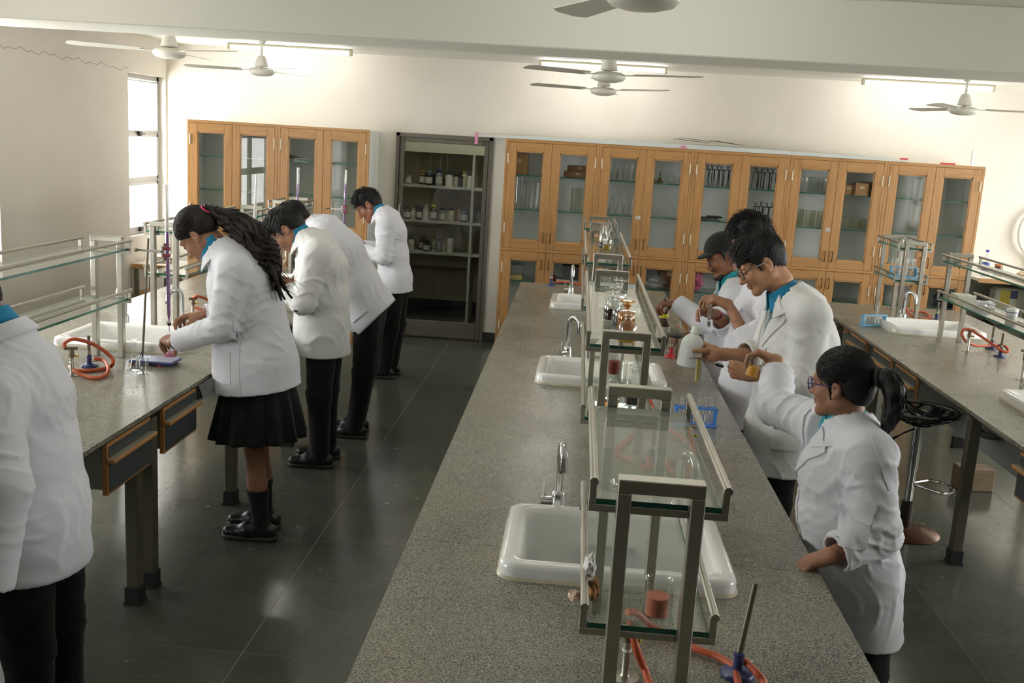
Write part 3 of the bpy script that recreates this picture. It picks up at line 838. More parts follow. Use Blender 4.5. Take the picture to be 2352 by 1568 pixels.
M_STAIN = glass('stained_glassware', (0.93, 0.93, 0.88, 1), haze=0.1, hazecol=(0.6, 0.58, 0.46, 1), ior=1.5, edge=0.4, edgecol=(0.7, 0.7, 0.6, 1), gloss=1.6)
row('measuring_cylinder', MB().lathe([(0, 0), (.034, 0), (.034, .006), (.02, .012), (.02, .27), (.024, .275), (.018, .27), (.018, .014), (0, .014)], 14), M_CABG, 'clear measuring cylinder standing on the first cabinet middle shelf', 'cylinder', [(x, 10.62 + .02 * (k % 2), SH2) for k, x in enumerate((-.56, -.52, -.47, -.42))], 'measuring cylinders in the first cabinet')
row('wide_cylinder', MB().lathe([(0, 0), (.04, 0), (.04, .006), (.028, .012), (.028, .32), (.03, .322), (.026, .32), (.026, .014), (0, .014)], 14), M_CABG, 'tall wide glass cylinder at the left of the first cabinet shelf', 'cylinder', [(-.645, 10.62, SH2), (-.6, 10.72, SH2)], 'tall glass cylinders by the first cabinet side')
row('burette_jar', MB().lathe([(0, 0), (.03, 0), (.03, .004), (.016, .01), (.016, .24), (.019, .244), (.014, .24), (.014, .012)], 12), M_STAIN, 'narrow stained glass cylinder behind the second door', 'cylinder', [(-.02, 10.65, SH2), (.015, 10.68, SH2), (.05, 10.62, SH2), (-.06, 10.66, SH2)], 'stained cylinders behind the second door')
fl = flask_mesh(.048, .017, .2)
row('conical_flask', fl, M_CABG, 'clear conical flask on the top shelf of the second cabinet', 'flask', [(x, 10.63 + .05 * (k % 2), SH1) for k, x in enumerate((.29, .35, .41, .47, .53))], 'conical flasks on the top shelf')
row('conical_flask', fl, M_CABG, 'clear conical flask on the middle shelf of the second cabinet', 'flask', [(x, 10.6 + .05 * (k % 2), SH2) for k, x in enumerate((.27, .35, .43, .5, .57))], 'conical flasks on the middle shelf')
M_AMB = glass('amber_stained', (0.72, 0.6, 0.36, 1), haze=.35, hazecol=(0.3, 0.22, 0.08, 1))
single('thistle_flask', flask_mesh(.04, .006, .15, neck=.55), M_AMB, 'small amber funnel-shaped flask, taller of two in the second cabinet', 'flask', (.74, 10.6, SH1))
single('thistle_flask', flask_mesh(.036, .006, .11, neck=.5), M_AMB, 'small amber funnel-shaped flask, shorter of two in the second cabinet', 'flask', (.815, 10.6, SH1))
row('volumetric_flask', MB().lathe([(0, 0), (.03, 0), (.047, .02), (.052, .045), (.045, .075), (.02, .095), (.011, .11), (.011, .24), (.014, .245), (.009, .24)], 16), M_CABG, 'round long-necked flask on the top shelf of the second cabinet', 'flask', [(.93, 10.63, SH1), (1.06, 10.66, SH1)], 'long-necked flasks')
row('glass_stopcock', MB().lathe([(0, 0), (.02, 0), (.02, .01), (.005, .02), (.005, .15), (.018, .16), (.018, .17), (0, .172)], 10), M_CABG, 'slim glass tube with discs standing behind the fourth door', 'tube', [(.73, 10.6, SH2)], None)
bk = beaker_mesh(.047, .12)
row('beaker', beaker_mesh(.047, .15), M_CABG, 'large clear beaker on the top shelf of the fourth cabinet', 'beaker', [(CX(1843), 10.6, SH1), (CX(1868), 10.64, SH1), (CX(1896), 10.6, SH1)], 'beakers on the top shelf of the fourth cabinet')
bk2 = beaker_mesh(.031, .165)
row('beaker', bk2, M_STAIN, 'stained beaker in the row on the fourth cabinet middle shelf', 'beaker', [(CX(1832 + 13.5 * k), 10.58 + .06 * (k % 2), SH2) for k in range(6)], 'stained beakers in a row')
bk3 = beaker_mesh(.036, .1)
row('beaker', bk3, M_STAIN, 'small stained beaker behind the right door of the beaker cabinet', 'beaker', [(CX(1938 + 18 * k), 10.64 + .04 * (k % 2), SH2) for k in range(4)], 'small stained beakers')
single('glass_bowl', MB().lathe([(0, .07), (.03, .075), (.075, .03), (.085, .0), (.082, 0), (.07, .03), (.028, .07), (0, .066)], 20), M_CABG, 'upturned glass bowl on the cabinet floor behind the tall student', 'bowl', (CX(1838), 10.62, SHB))
# tripods / retort clamps on the third cabinet shelves
M_IRON = pbr('blackened_iron', rgb(52, 46, 42), 0.6, metal=0.4)
def clampstand(x, y, z, label, group, tilt):
    t = thing('iron_tripod', label, 'tripod', (x, y, z), random.uniform(0, 1), group)
    MB().lathe([(.03, .165), (.034, .165), (.034, .17), (.03, .17), (.03, .165)], 14).build('ring', M_IRON, t)
    for k in range(3):
        a = k * 2 * PI / 3
        MB().tube([(.033 * math.cos(a),   .033 * math.sin(a), .168), (.042 * math.cos(a), .042 * math.sin(a), .002)], .0035, 6).build('leg', M_IRON, t)
    for k in range(2):
        MB().tube([(.01 * k - .005, 0, .169), (.012 * (k + 1) * (-1) ** k + tilt, .01, .215)], .0035, 6).build('prong', pbr('dull_red', rgb(120, 60, 54), 0.6) if k else M_IRON, t)
for k in range(7): clampstand(CX(1620 + 11.5 * k), 10.62 + .06 * (k % 2), SH1, 'iron tripod on the top shelf of the third cabinet, %s from the left' % ORD[k], 'iron tripods on the top shelf', random.uniform(-.02, .02))
for k in range(4): clampstand(CX(1733 + 13 * k), 10.62 + .06 * (k % 2), SH1, 'iron tripod behind the sixth upper door, %s from the left' % ORD[k], 'iron tripods behind the sixth upper door', random.uniform(-.02, .02))
for k in range(4): clampstand(CX(1740 + 13 * k), 10.62 + .06 * (k % 2), SH2, 'iron tripod on the middle shelf behind the curly-haired head, %s from the left' % ORD[k], 'iron tripods on the middle shelf', random.uniform(-.02, .02))
t = thing('wire_gauze_stack', 'stack of dull wire gauze sheets on the third cabinet middle shelf', 'gauze', (1.3, 10.62, SH2))
for k in range(5): MB().box(-.17 + .02 * k, .16 - .01 * k, -.1, .1, .006 * k, .006 * k + .004).build('gauze_sheet', pbr('gauze_grey', rgb(96, 92, 86), 0.7), t)
MB().cbox(.03, .17, -.09, .08, .03, .045, .004).build('dark_pad', M_DKMET, t)
t = thing('crucible_heap', 'heap of dark metal clamps on a white tray in the first cabinet', 'clamps', (-.46, 10.62, SHB))
MB().cbox(-.11, .11, -.1, .1, 0, .018, .004).build('tray', M_WHITEP, t)
for k in range(14):
    a, b = random.uniform(-.12, .12), random.uniform(-.08, .08)
    MB().tube([(a, b, .03 + .03 * random.random()), (a + random.uniform(-.07, .07), b + random.uniform(-.04, .04), .03 + .045 * random.random())], [.009, .006], 6).build('clamp', pbr('bronze_dark', rgb(76, 64, 46), 0.6, metal=.3), t)
for k, x in enumerate((-.19, -.05)): carton(x, 10.6, SHB, .1, .12, .035, ['pale flat box on the cabinet floor behind the second door', 'pale flat box right of another pale box on the cabinet floor'][k], M_PAPER, lid=False)
t = thing('sign_card', 'stack of grey papers leaning on the upper shelf of the left cabinet', 'papers', (-2.93, 10.64, SH1))
for k in range(6): MB().box(-.12, .14, -.1, .1, 0, .004).xf(Matrix.Translation((0, 0, .005 * k)) @ Matrix.Rotation(.05 * k * (k % 2), 4, 'Y') @ Matrix.Rotation(random.uniform(-.15, .15), 4, 'Z')).build('sheet', pbr('grey_paper', rgb(120, 116, 110), 0.8) if k % 2 else M_PAPER, t)
# lower shelves
carton(-.62, 10.63, SHL, .2, .22, .05, 'yellow book-like box on the lower shelf beside the store room door', pbr('dull_yellow', rgb(176, 160, 92), 0.6))
carton(-.62, 10.63, SHL + .052, .18, .2, .1, 'clear-sided grey case on the yellow box of the lower shelf', glass('case_plastic', (0.72, 0.76, 0.74, 1), haze=.2), lid=False)
t = carton(-.02, 10.65, SHL, .3, .24, .03, 'white tray under a dark instrument on the lower shelf', M_PAPER, lid=False)
carton(.0, 10.65, SHL + .032, .22, .2, .14, 'dark grey instrument box on the lower shelf of the first cabinet', pbr('instrument_grey', rgb(98, 102, 108), 0.5), lid=False)
carton(-.2, 10.6, SHL, .06, .1, .06, 'small red packet on the lower shelf of the first cabinet', pbr('dull_red_box', rgb(140, 60, 66), 0.6), lid=False)
carton(.99, 10.68, SHL, .2, .24, .26, 'brown carton behind crumpled plastic on the lower cabinet shelf', M_CARDD)
def crumple(name, rx, ry, rz_, mat, label, cat, loc, seed):
    bm = bmesh.new(); bmesh.ops.create_icosphere(bm, subdivisions=3, radius=1)
    r = random.Random(seed)
    ph = [r.uniform(0, 6) for _ in range(9)]
    for v in bm.verts:
        c = v.co; d = 1 + .16 * math.sin(5 * c.x + ph[0]) * math.sin(4 * c.y + ph[1]) + .12 * math.sin(9 * c.z + ph[2] + 3 * c.x) + .07 * math.sin(15 * c.y + ph[3])
        v.co = Vector((c.x * rx * d, c.y * ry * d, max(-rz_ * .8, c.z * rz_ * d)))
    me = bpy.data.meshes.new(name); bm.to_mesh(me); bm.free(); me.materials.append(mat)
    o = bpy.data.objects.new(name, me); COL.objects.link(o); o.location = (loc[0], loc[1], loc[2] + rz_ * .8)
    return tag(o, label, cat)
crumple('plastic_wrap', .15, .1, .08, glass('plastic_wrap', (0.85, 0.87, 0.86, 1), haze=.25, hazecol=(.7, .72, .72, 1), gloss=2), 'crumpled clear plastic sheet on the lower shelf of the second cabinet', 'plastic', (.82, 10.58, SHL), 1)
crumple('pink_bag', .1, .09, .13, pbr('pink_plastic', rgb(196, 96, 128), 0.35), 'pink plastic bag on the lower shelf behind the capped student', 'bag', (1.24, 10.6, SHL), 2)
carton(3.0, 10.66, .435, .38, .26, .3, 'wooden-brown box in the lower part of the last cabinet but one', wood('brown_panel', rgb(140, 98, 62), rgb(110, 72, 44), 0), lid=False)
crumple('blue_bag', .13, .09, .09, pbr('navy_plastic', rgb(44, 50, 78), 0.5), 'dark blue bag in the lower right of the last cabinet', 'bag', (3.83, 10.64, SHL), 3)
crumple('clear_bag', .1, .07, .09, glass('plastic_wrap', (0.85, 0.87, 0.86, 1)), 'clear crumpled plastic bag on the floor of the last cabinet', 'plastic', (3.1, 10.6, SHB), 5)
for (x, n_) in ((CX(1960), 'grey'), (CX(1925), 'steel')):
    t = thing('coil_tray', '%s coiled wires lying on the %s of the beaker cabinet' % (n_, 'upper floor' if n_ == 'grey' else 'lower shelf'), 'wires', (x, 10.6, SHB if n_ == 'grey' else SHL))
    for k in range(3):
        MB().tube([(.04 * k - .04 + .035 * math.cos(a), .03 * math.sin(a), .006 + .004 * math.sin(2 * a)) for a in [q * 2 * PI / 14 for q in range(14)]], .004, 5, closed=True).build('coil', M_DKMET, t)
t = thing('wall_chart', 'rolled white paper sheet standing inside the last cabinet', 'paper', (0, 0, 0))
MB().box(3.56, 3.74, 10.82, 10.824, SH2 + .1, 2.13).build('sheet', M_PAPER, t)
tag(MB().cyl((3.55, 10.7, SH2 + .003), (3.57, 10.72, 2.1), .012).build('yellow_rod', pbr('pale_yellow', rgb(206, 204, 164), 0.5)), 'pale yellow rod standing in the last cabinet', 'rod')
carton(3.6, 10.62, SH2, .08, .1, .1, 'small olive jar-like box on the middle shelf of the last cabinet', pbr('olive_box', rgb(136, 132, 92), 0.5), lid=False)

# ------------------------------------------------------------------ store room shelving and its bottles
t = thing('store_shelving', 'pale built-in shelving in the store room behind the glass door', 'shelves', (0, 0, 0))
SY0, SY1 = 12.0, 12.45
STZ = [(1.572, 1.6), (1.165, 1.193), (.795, .823)]
M_SHELF = pbr('store_shelf_paint', rgb(196, 196, 182), 0.5, var=(3, .03))
for (a, b) in STZ: MB().box(-3.2, .25, SY0, SY1, a, b).build('shelf_board', M_SHELF, t)
for x in (-1.245, -2.75): MB().box(x, x + .03, SY0 - .01, SY1, 0, 1.98).build('upright', M_SHELF, t)
MB().box(-3.2, .25, SY0 - .02, SY1, 1.98, 2.2).build('top_beam', pbr('store_beam', rgb(206, 202, 178), 0.6), t)
MB().box(-3.2, .25, SY1 + .005, SY1 + .02, .6, 1.98).build('back_panel', pbr('store_back', rgb(196, 187, 168), 0.6), t)
M_PLB = pbr('cream_plastic', rgb(206, 206, 188), 0.4)
BCOL = {'white': rgb(216, 218, 208), 'cream': rgb(206, 200, 158), 'brown glass': rgb(74, 44, 26), 'clear': None, 'dark': rgb(40, 40, 40), 'blue': rgb(70, 84, 116), 'grey': rgb(130, 136, 132), 'pink': rgb(196, 168, 150)}
CCOL = {'green': rgb(36, 74, 48), 'yellow': rgb(214, 202, 44), 'black': rgb(26, 26, 28), 'blue': rgb(38, 48, 96), 'white': rgb(220, 220, 216), 'teal': rgb(86, 112, 106), 'orange': rgb(176, 110, 60)}
def reagent_bottle(x, y, z, w, h, body, cap, label, band=True, capr=.6, group=None):
    t = thing('reagent_bottle', label, 'bottle', (x, y, z), 0, group)
    r = w / 2
    mat = M_STAIN if body == 'clear' else pbr('bottle_' + body.replace(' ', '_'), BCOL[body], 0.3)
    MB().lathe([(0, 0), (r * .94, 0), (r, .006), (r, h * .66), (r * .9, h * .74), (r * capr * .85, h * .82), (r * capr * .8, h * .86)], 16).build('bottle_body', mat, t, smooth=True)
    MB().lathe([(r * capr * .86, h * .85), (r * capr, h * .86), (r * capr, h * .98), (r * capr * .9, h), (0, h)], 14).build('cap', pbr('cap_' + cap, CCOL[cap], 0.4), t, smooth=True)
    if band: MB().lathe([(r + .0008, h * .14), (r + .0008, h * .56)], 16).build('paper_label', pbr('label_paper', rgb(206, 204, 192), 0.7), t, smooth=True)
    return t
ST = [ # (x at y 12.06, width, height, body, cap, band)
 [(-2.0, .07, .11, 'grey', 'teal', 1), (-1.845, .085, .17, 'brown glass', 'yellow', 1), (-1.76, .085, .17, 'dark', 'teal', 1), (-1.7, .06, .18, 'dark', 'teal', 0), (-1.64, .08, .19, 'grey', 'blue', 1), (-1.6, .06, .08, 'brown glass', 'black', 0), (-1.52, .095, .165, 'white', 'green', 0), (-1.44, .08, .14, 'pink', 'black', 1), (-1.39, .06, .17, 'dark', 'black', 0), (-1.355, .08, .19, 'cream', 'yellow', 0), (-1.27 + .0, .075, .165, 'white', 'black', 0)],
 [(-2.0, .085, .15, 'brown glass', 'green', 1), (-1.94, .065, .13, 'white', 'white', 0), (-1.86, .07, .165, 'dark', 'blue', 1), (-1.79, .08, .18, 'white', 'white', 0), (-1.69, .085, .185, 'brown glass', 'yellow', 1), (-1.61, .06, .09, 'cream', 'white', 0), (-1.58, .07, .15, 'grey', 'black', 1), (-1.545, .06, .12, 'cream', 'white', 0), (-1.475, .08, .155, 'cream', 'green', 1), (-1.395, .055, .17, 'pink', 'orange', 0), (-1.325, .095, .165, 'blue', 'teal', 1), (-1.17, .075, .17, 'grey', 'green', 0)],
 [(-1.94, .075, .155, 'white', 'green', 1), (-1.815, .085, .17, 'dark', 'black', 1), (-1.755, .075, .13, 'dark', 'black', 1), (-1.665, .075, .14, 'white', 'white', 1), (-1.61, .075, .15, 'grey', 'blue', 0), (-1.555, .065, .13, 'cream', 'orange', 1), (-1.475, .085, .21, 'white', 'green', 1)]]
for r, (row_, zz) in enumerate(zip(ST, STZ)):
    for k, (x, w, h, b, c, bd) in enumerate(row_):
        lab = '%s bottle with %s cap, %s from the left on the %s store room shelf' % (b, c, ORD[k], ['top', 'middle', 'lowest'][r])
        reagent_bottle(x, 12.07 + .09 * (k % 2), zz[1], w, h, b, c, lab, bool(bd), .82 if b in ('dark', 'grey', 'white') else .55)
# ------------------------------------------------------------------ side counters
t = thing('side_counter', 'pale topped side counter with wooden edge at the right of the cabinets', 'counter', (0, 0, 0))
MB().box(3.99, XR - .02, 10.32, YB - .003, 1.085, 1.115).build('counter_top', pbr('counter_white', rgb(216, 212, 200), 0.35), t)
MB().box(3.99, XR - .02, 10.3, 10.319, 1.075, 1.117).build('wood_edge', M_WOODH, t)
MB().box(4.6, 4.64, 10.35, YB - .003, 0, 1.084).build('side_panel', M_CARC, t)
MB().box(5.6, 5.64, 10.35, YB - .003, 0, 1.084).build('side_panel', M_CARC, t)
MB().box(3.99, 5.7, YB - .02, YB - .004, 0, 1.084).build('back_panel', pbr('under_counter_shade', rgb(150, 150, 136), 0.6), t)  # wall below the counter, its shadow put into the grey-green colour
MB().box(4.42, 4.59, 10.28, 10.299, 1.078, 1.117).build('wood_corner', M_WOODH, t)
b = thing('drink_bottle', 'clear plastic drink bottle with blue cap and blue label on the side counter', 'bottle', (4.16, 10.62, 1.115))
MB().lathe([(0, 0), (.036, 0), (.038, .01), (.037, .14), (.03, .19), (.014, .225), (.0135, .24)], 18).build('bottle_body', M_CABG, b, smooth=True)
MB().lathe([(.0385, .05), (.0385, .135)], 18).build('paper_label', pbr('drink_label', rgb(52, 82, 150), 0.4, var=(22, .9)), b, smooth=True)
MB().lathe([(.017, .238), (.017, .262), (0, .263)], 14).build('cap', pbr('cap_bright_blue', rgb(46, 62, 156), 0.4), b, smooth=True)
reagent_bottle(4.29, 10.62, 1.115, .085, .125, 'brown glass', 'orange', 'brown glass jar with red lid beside the blue-capped drink bottle', True, .95)
t = thing('plaster_tub', 'beige clay lump in a shallow dish on the side counter', 'tub', (4.53, 10.55, 1.115))
MB().lathe([(0, 0), (.1, 0), (.115, .03), (.11, .03), (.096, .006), (0, .006)], 18).build('dish', pbr('beige_dish', rgb(206, 192, 168), 0.6), t, smooth=True)
crumple('clay', .08, .06, .04, pbr('clay', rgb(196, 178, 150), 0.8), None, None, (0, 0, .006), 8).parent = t
t = thing('hose_coil', 'thick white hose looped on the wall at the right frame edge', 'hose', (4.78, YB - .05, 1.56))
MB().tube([(.22 * math.cos(a), 0, .26 * math.sin(a)) for a in [2.0 + k * .12 for k in range(24)]], .017, 10).build('hose', pbr('cream_hose', rgb(216, 212, 198), 0.4), t, smooth=True)
MB().cbox(-.06, .1, -.02, .02, -.36, -.22, .01).build('wall_bracket', pbr('beige_bracket', rgb(206, 190, 164), 0.5), t)
t = thing('supply_sack', 'white and yellow printed sack under the side counter', 'sack', (4.46, 10.7, .62))
MB().cbox(-.16, .16, -.1, .1, 0, .38, .03).build('sack_body', pbr('sack_white', rgb(190, 190, 172), 0.5, var=(7, .15)), t)
MB().box(-.12, -.02, -.102, -.1, .2, .36).build('yellow_patch', pbr('sack_yellow', rgb(186, 166, 52), 0.5), t)
for q_ in ((-.02, .05, .28, .36), (-.15, -.08, .03, .06)): MB().box(q_[0], q_[1], -.1025, -.1, q_[2], q_[3]).build('blue_patch', pbr('sack_blue', rgb(44, 54, 96), 0.5), t)
t = thing('low_platform', 'low grey ledge carrying the sack under the side counter', 'ledge', (0, 0, 0))
MB().box(4.2, 4.595, 10.5, 10.93, 0, .6).build('ledge_block', pbr('ledge_grey', rgb(110, 112, 100), 0.6), t); 
MB().box(4.2, 4.595, 10.495, 10.93, .6, .618).build('ledge_top', pbr('ledge_top', rgb(70, 72, 66), 0.5), t)
t = thing('corner_table', 'small white topped table with wooden edge in the window corner', 'table', (0, 0, 0))
MB().box(-4.43, -4.06, 10.0, 10.44, .715, .735).build('table_top', pbr('counter_white', rgb(216, 212, 200), 0.35), t)
MB().box(-4.435, -4.055, 9.985, 9.999, .69, .737).box(-4.0545, -4.04, 9.985, 10.44, .69, .737).build('wood_edge', M_WOODH, t)
for (x, y) in ((-4.4, 10.03), (-4.09, 10.03), (-4.4, 10.4), (-4.09, 10.4)): MB().box(x - .02, x + .02, y - .02, y + .02, 0, .715).build('leg', M_LEG, t)
MB().box(-4.43, -4.06, 10.02, 10.44, .4, .43).build('lower_shelf', M_WOODH, t)
t = carton(-4.2, 10.25, .735, .2, .2, .07, 'pale cloth-covered bundle on the corner table', pbr('rose_cloth', rgb(206, 186, 176), 0.8), lid=False)
# ------------------------------------------------------------------ implicit-surface sculpting (numpy) for people and clothes
def nrm(v):
    v = np.asarray(v, float); return v / (np.linalg.norm(v) + 1e-12)
def V3(*a): return np.array(a, float)
class Sdf:
    def __init__(s, lo, hi, res):
        s.lo = np.asarray(lo, float) - 3 * res; s.res = res
        s.n = np.ceil((np.asarray(hi, float) + 3 * res - s.lo) / res).astype(int) + 1
        s.d = np.full(s.n, 0.5, np.float32)
    def _sl(s, lo, hi):
        a = np.clip(np.floor((np.asarray(lo) - s.lo) / s.res).astype(int), 0, s.n)
        b = np.clip(np.ceil((np.asarray(hi) - s.lo) / s.res).astype(int) + 1, 0, s.n)
        if np.any(b <= a): return None
        ax = [(s.lo[i] + np.arange(a[i], b[i]) * s.res).astype(np.float32) for i in range(3)]
        return (slice(a[0], b[0]), slice(a[1], b[1]), slice(a[2], b[2])), ax[0][:, None, None], ax[1][None, :, None], ax[2][None, None, :]
    def op(s, fn, lo, hi, k, mode='add'):
        r = s._sl(np.asarray(lo) - k - .012, np.asarray(hi) + k + .012)
        if r is None: return s
        sl, X, Y, Z = r
        b = fn(X, Y, Z).astype(np.float32); a = s.d[sl]
        if mode == 'add':
            if k > 0:
                h = np.clip(.5 + .5 * (b - a) / k, 0, 1); s.d[sl] = b * (1 - h) + a * h - k * h * (1 - h)
            else: s.d[sl] = np.minimum(a, b)
        else:
            if k > 0:
                h = np.clip(.5 - .5 * (a + b) / k, 0, 1); s.d[sl] = a * (1 - h) - b * h + k * h * (1 - h)
            else: s.d[sl] = np.maximum(a, -b)
        return s
    def rc(s, a, b, ra, rb, k=.02, w=None, f=1.0, mode='add'):
        """tapered capsule a-b; w,f: squash (f<1) or widen (f>1) across direction w"""
        a = np.asarray(a, float); b = np.asarray(b, float); ab = b - a; L2 = max(ab @ ab, 1e-9)
        R = max(ra, rb) * max(1, f)
        if w is not None: w = nrm(w)
        def fn(X, Y, Z):
            px, py, pz = X - a[0], Y - a[1], Z - a[2]
            t = np.clip((px * ab[0] + py * ab[1] + pz * ab[2]) / L2, 0, 1)
            qx, qy, qz = px - t * ab[0], py - t * ab[1], pz - t * ab[2]
            if w is None: q = np.sqrt(qx * qx + qy * qy + qz * qz)
            else:
                c = qx * w[0] + qy * w[1] + qz * w[2]
                q = np.sqrt(np.maximum(qx * qx + qy * qy + qz * qz - c * c, 0) + (c / f) ** 2)
            return (q - (ra + t * (rb - ra))) * min(1, f)
        return s.op(fn, np.minimum(a, b) - R, np.maximum(a, b) + R, k, mode)
    def chain(s, pts, rad, k=.02, w=None, f=1.0):
        for i in range(len(pts) - 1): s.rc(pts[i], pts[i + 1], rad[i], rad[i + 1], k, w, f)
        return s
    def ell(s, c, r, M=None, k=.02, mode='add'):
        """ellipsoid; M rows = local axes"""
        c = np.asarray(c, float); M = np.eye(3) if M is None else np.asarray(M)
        R = max(r)
        def fn(X, Y, Z):
            px, py, pz = X - c[0], Y - c[1], Z - c[2]
            q = [(px * M[i][0] + py * M[i][1] + pz * M[i][2]) / r[i] for i in range(3)]
            k0 = np.sqrt(q[0] ** 2 + q[1] ** 2 + q[2] ** 2)
            k1 = np.sqrt((q[0] / r[0]) ** 2 + (q[1] / r[1]) ** 2 + (q[2] / r[2]) ** 2) + 1e-6
            return k0 * (k0 - 1) / k1
        return s.op(fn, c - R, c + R, k, mode)
    def box(s, c, h, M=None, r=.004, k=.0, mode='add'):
        c = np.asarray(c, float); M = np.eye(3) if M is None else np.asarray(M)
        R = float(np.linalg.norm(h))
        def fn(X, Y, Z):
            px, py, pz = X - c[0], Y - c[1], Z - c[2]
            q = [np.abs(px * M[i][0] + py * M[i][1] + pz * M[i][2]) - h[i] + r for i in range(3)]
            o = np.sqrt(sum(np.maximum(x, 0) ** 2 for x in q))
            return o + np.minimum(np.maximum(np.maximum(q[0], q[1]), q[2]), 0) - r
        return s.op(fn, c - R, c + R, k, mode)
    def plane(s, p, n, k=0.0):
        """cut away everything on the side n points to"""
        p = np.asarray(p, float); n = nrm(n)
        X, Y, Z = [(s.lo[i] + np.arange(s.n[i]) * s.res).astype(np.float32) for i in range(3)]
        b = (X[:, None, None] - p[0]) * n[0] + (Y[None, :, None] - p[1]) * n[1] + (Z[None, None, :] - p[2]) * n[2]
        s.d = np.maximum(s.d, b.astype(np.float32)); return s
    def band(s, w=.05):
        I = np.nonzero(np.abs(s.d) < w)
        return I, [s.lo[i] + I[i] * s.res for i in range(3)]
    def disp(s, fn, w=.05):
        I, P = s.band(w); s.d[I] += fn(*P).astype(np.float32); return s
    def val(s, P):
        q = (np.asarray(P) - s.lo) / s.res
        q = np.clip(q, 0, s.n - 1.001); i = q.astype(int); f = q - i; r = 0
        for a in (0, 1):
            for b in (0, 1):
                for c in (0, 1):
                    w = (f[..., 0] if a else 1 - f[..., 0]) * (f[..., 1] if b else 1 - f[..., 1]) * (f[..., 2] if c else 1 - f[..., 2])
                    r = r + w * s.d[i[..., 0] + a, i[..., 1] + b, i[..., 2] + c]
        return r
    def copy(s):
        o = Sdf.__new__(Sdf); o.lo, o.res, o.n, o.d = s.lo, s.res, s.n, s.d.copy(); return o
    def mesh(s):
        d = s.d; ins = d < 0; n = s.n
        c = np.zeros(n - 1, np.int8)
        for i in (0, 1):
            for j in (0, 1):
                for k in (0, 1):
                    c += ins[i:n[0] - 1 + i, j:n[1] - 1 + j, k:n[2] - 1 + k]
        act = (c > 0) & (c < 8)
        I = np.argwhere(act)
        if len(I) == 0: return np.zeros((0, 3)), np.zeros((0, 4), int)
        idx = np.full(n - 1, -1, np.int32); idx[act] = np.arange(len(I))
        corner = np.array([(i, j, k) for i in (0, 1) for j in (0, 1) for k in (0, 1)])
        val = np.stack([d[I[:, 0] + q[0], I[:, 1] + q[1], I[:, 2] + q[2]] for q in corner], 1)
        acc = np.zeros((len(I), 3)); cnt = np.zeros(len(I))
        for a in range(8):
            for b in range(a + 1, 8):
                if np.abs(corner[a] - corner[b]).sum() != 1: continue
                m = (val[:, a] < 0) != (val[:, b] < 0)
                t = val[m, a] / (val[m, a] - val[m, b])
                acc[m] += corner[a] + t[:, None] * (corner[b] - corner[a]); cnt[m] += 1
        V = s.lo + (I + acc / cnt[:, None]) * s.res
        F = []
        for ax in range(3):
            o1, o2 = [(1, 2), (2, 0), (0, 1)][ax]
            A = [slice(None)] * 3; B = [slice(None)] * 3
            A[ax] = slice(0, -1); B[ax] = slice(1, None)
            a, b = ins[tuple(A)], ins[tuple(B)]
            E = np.argwhere(a != b)
            E = E[(E[:, o1] > 0) & (E[:, o2] > 0) & (E[:, o1] < n[o1] - 1) & (E[:, o2] < n[o2] - 1)]
            flip = a[E[:, 0], E[:, 1], E[:, 2]]
            q = []
            for (u, v) in ((0, 0), (-1, 0), (-1, -1), (0, -1)):
                C = E.copy(); C[:, o1] += u; C[:, o2] += v
                q.append(idx[C[:, 0], C[:, 1], C[:, 2]])
            q = np.stack(q, 1)
            q[~flip] = q[~flip][:, ::-1]
            F.append(q)
        F = np.concatenate(F)
        return V, F[(F >= 0).all(1)]
def npmesh(name, parts, mat, parent=None, smooth=True):
    """one mesh object from [(verts, quads)]"""
    V = np.concatenate([p[0] for p in parts]); off = 0; FF = []
    for v, f in parts: FF.append(f + off); off += len(v)
    F = np.concatenate(FF)
    me = bpy.data.meshes.new(name)
    me.vertices.add(len(V)); me.vertices.foreach_set('co', V.astype(np.float32).ravel())
    me.loops.add(F.size); me.loops.foreach_set('vertex_index', F.astype(np.int32).ravel())
    me.polygons.add(len(F)); me.polygons.foreach_set('loop_start', np.arange(0, F.size, 4, dtype=np.int32))
    me.materials.append(mat)
    me.update(calc_edges=True)
    if smooth: me.polygons.foreach_set('use_smooth', np.ones(len(F), bool))
    o = bpy.data.objects.new(name, me); COL.objects.link(o)
    if parent is not None: o.parent = parent
    return o

# ---- cloth, skin and hair materials
def make_cloth(name, col, scale=420.0, fold=0.35):
    g = N(name)
    geo = g.n('NewGeometry')
    w = g.n('TexNoise', Vector=geo.outputs['Position'], Scale=scale, Detail=2.0)
    f = g.n('TexNoise', _noise_type='RIDGED_MULTIFRACTAL', Vector=geo.outputs['Position'], Scale=3.2, Detail=1.6, Roughness=0.45, Distortion=0.9)
    f2 = g.n('TexNoise', Vector=geo.outputs['Position'], Scale=18.0, Detail=3.0, Distortion=0.6)
    b1 = g.n('Bump', Strength=0.06, Height=w.outputs['Fac'], Distance=0.002)
    b2 = g.n('Bump', Strength=fold * .55, Height=f.outputs['Fac'], Distance=0.025)
    b3 = g.n('Bump', Strength=fold * .35, Height=f2.outputs['Fac'], Distance=0.008)
    g.set(b2.inputs['Normal'], b1.outputs[0]); g.set(b3.inputs['Normal'], b2.outputs[0])
    p = g.n('BsdfPrincipled', Roughness=0.85)
    p.inputs['Specular IOR Level'].default_value = 0.2
    p.inputs['Sheen Weight'].default_value = 0.1
    g.set(p.inputs['Base Color'], col)
    g.set(p.inputs['Normal'], b3.outputs[0])
    return g.fin(p)
M_COAT = make_cloth('lab_coat_cotton', rgb(215, 215, 221))
M_COATC = make_cloth('lab_coat_cream', rgb(216, 216, 213))
M_TROU = make_cloth('black_trouser', rgb(24, 24, 25), 500, .25)
M_SKIRT2 = make_cloth('black_skirt', rgb(26, 26, 27), 500, .2)
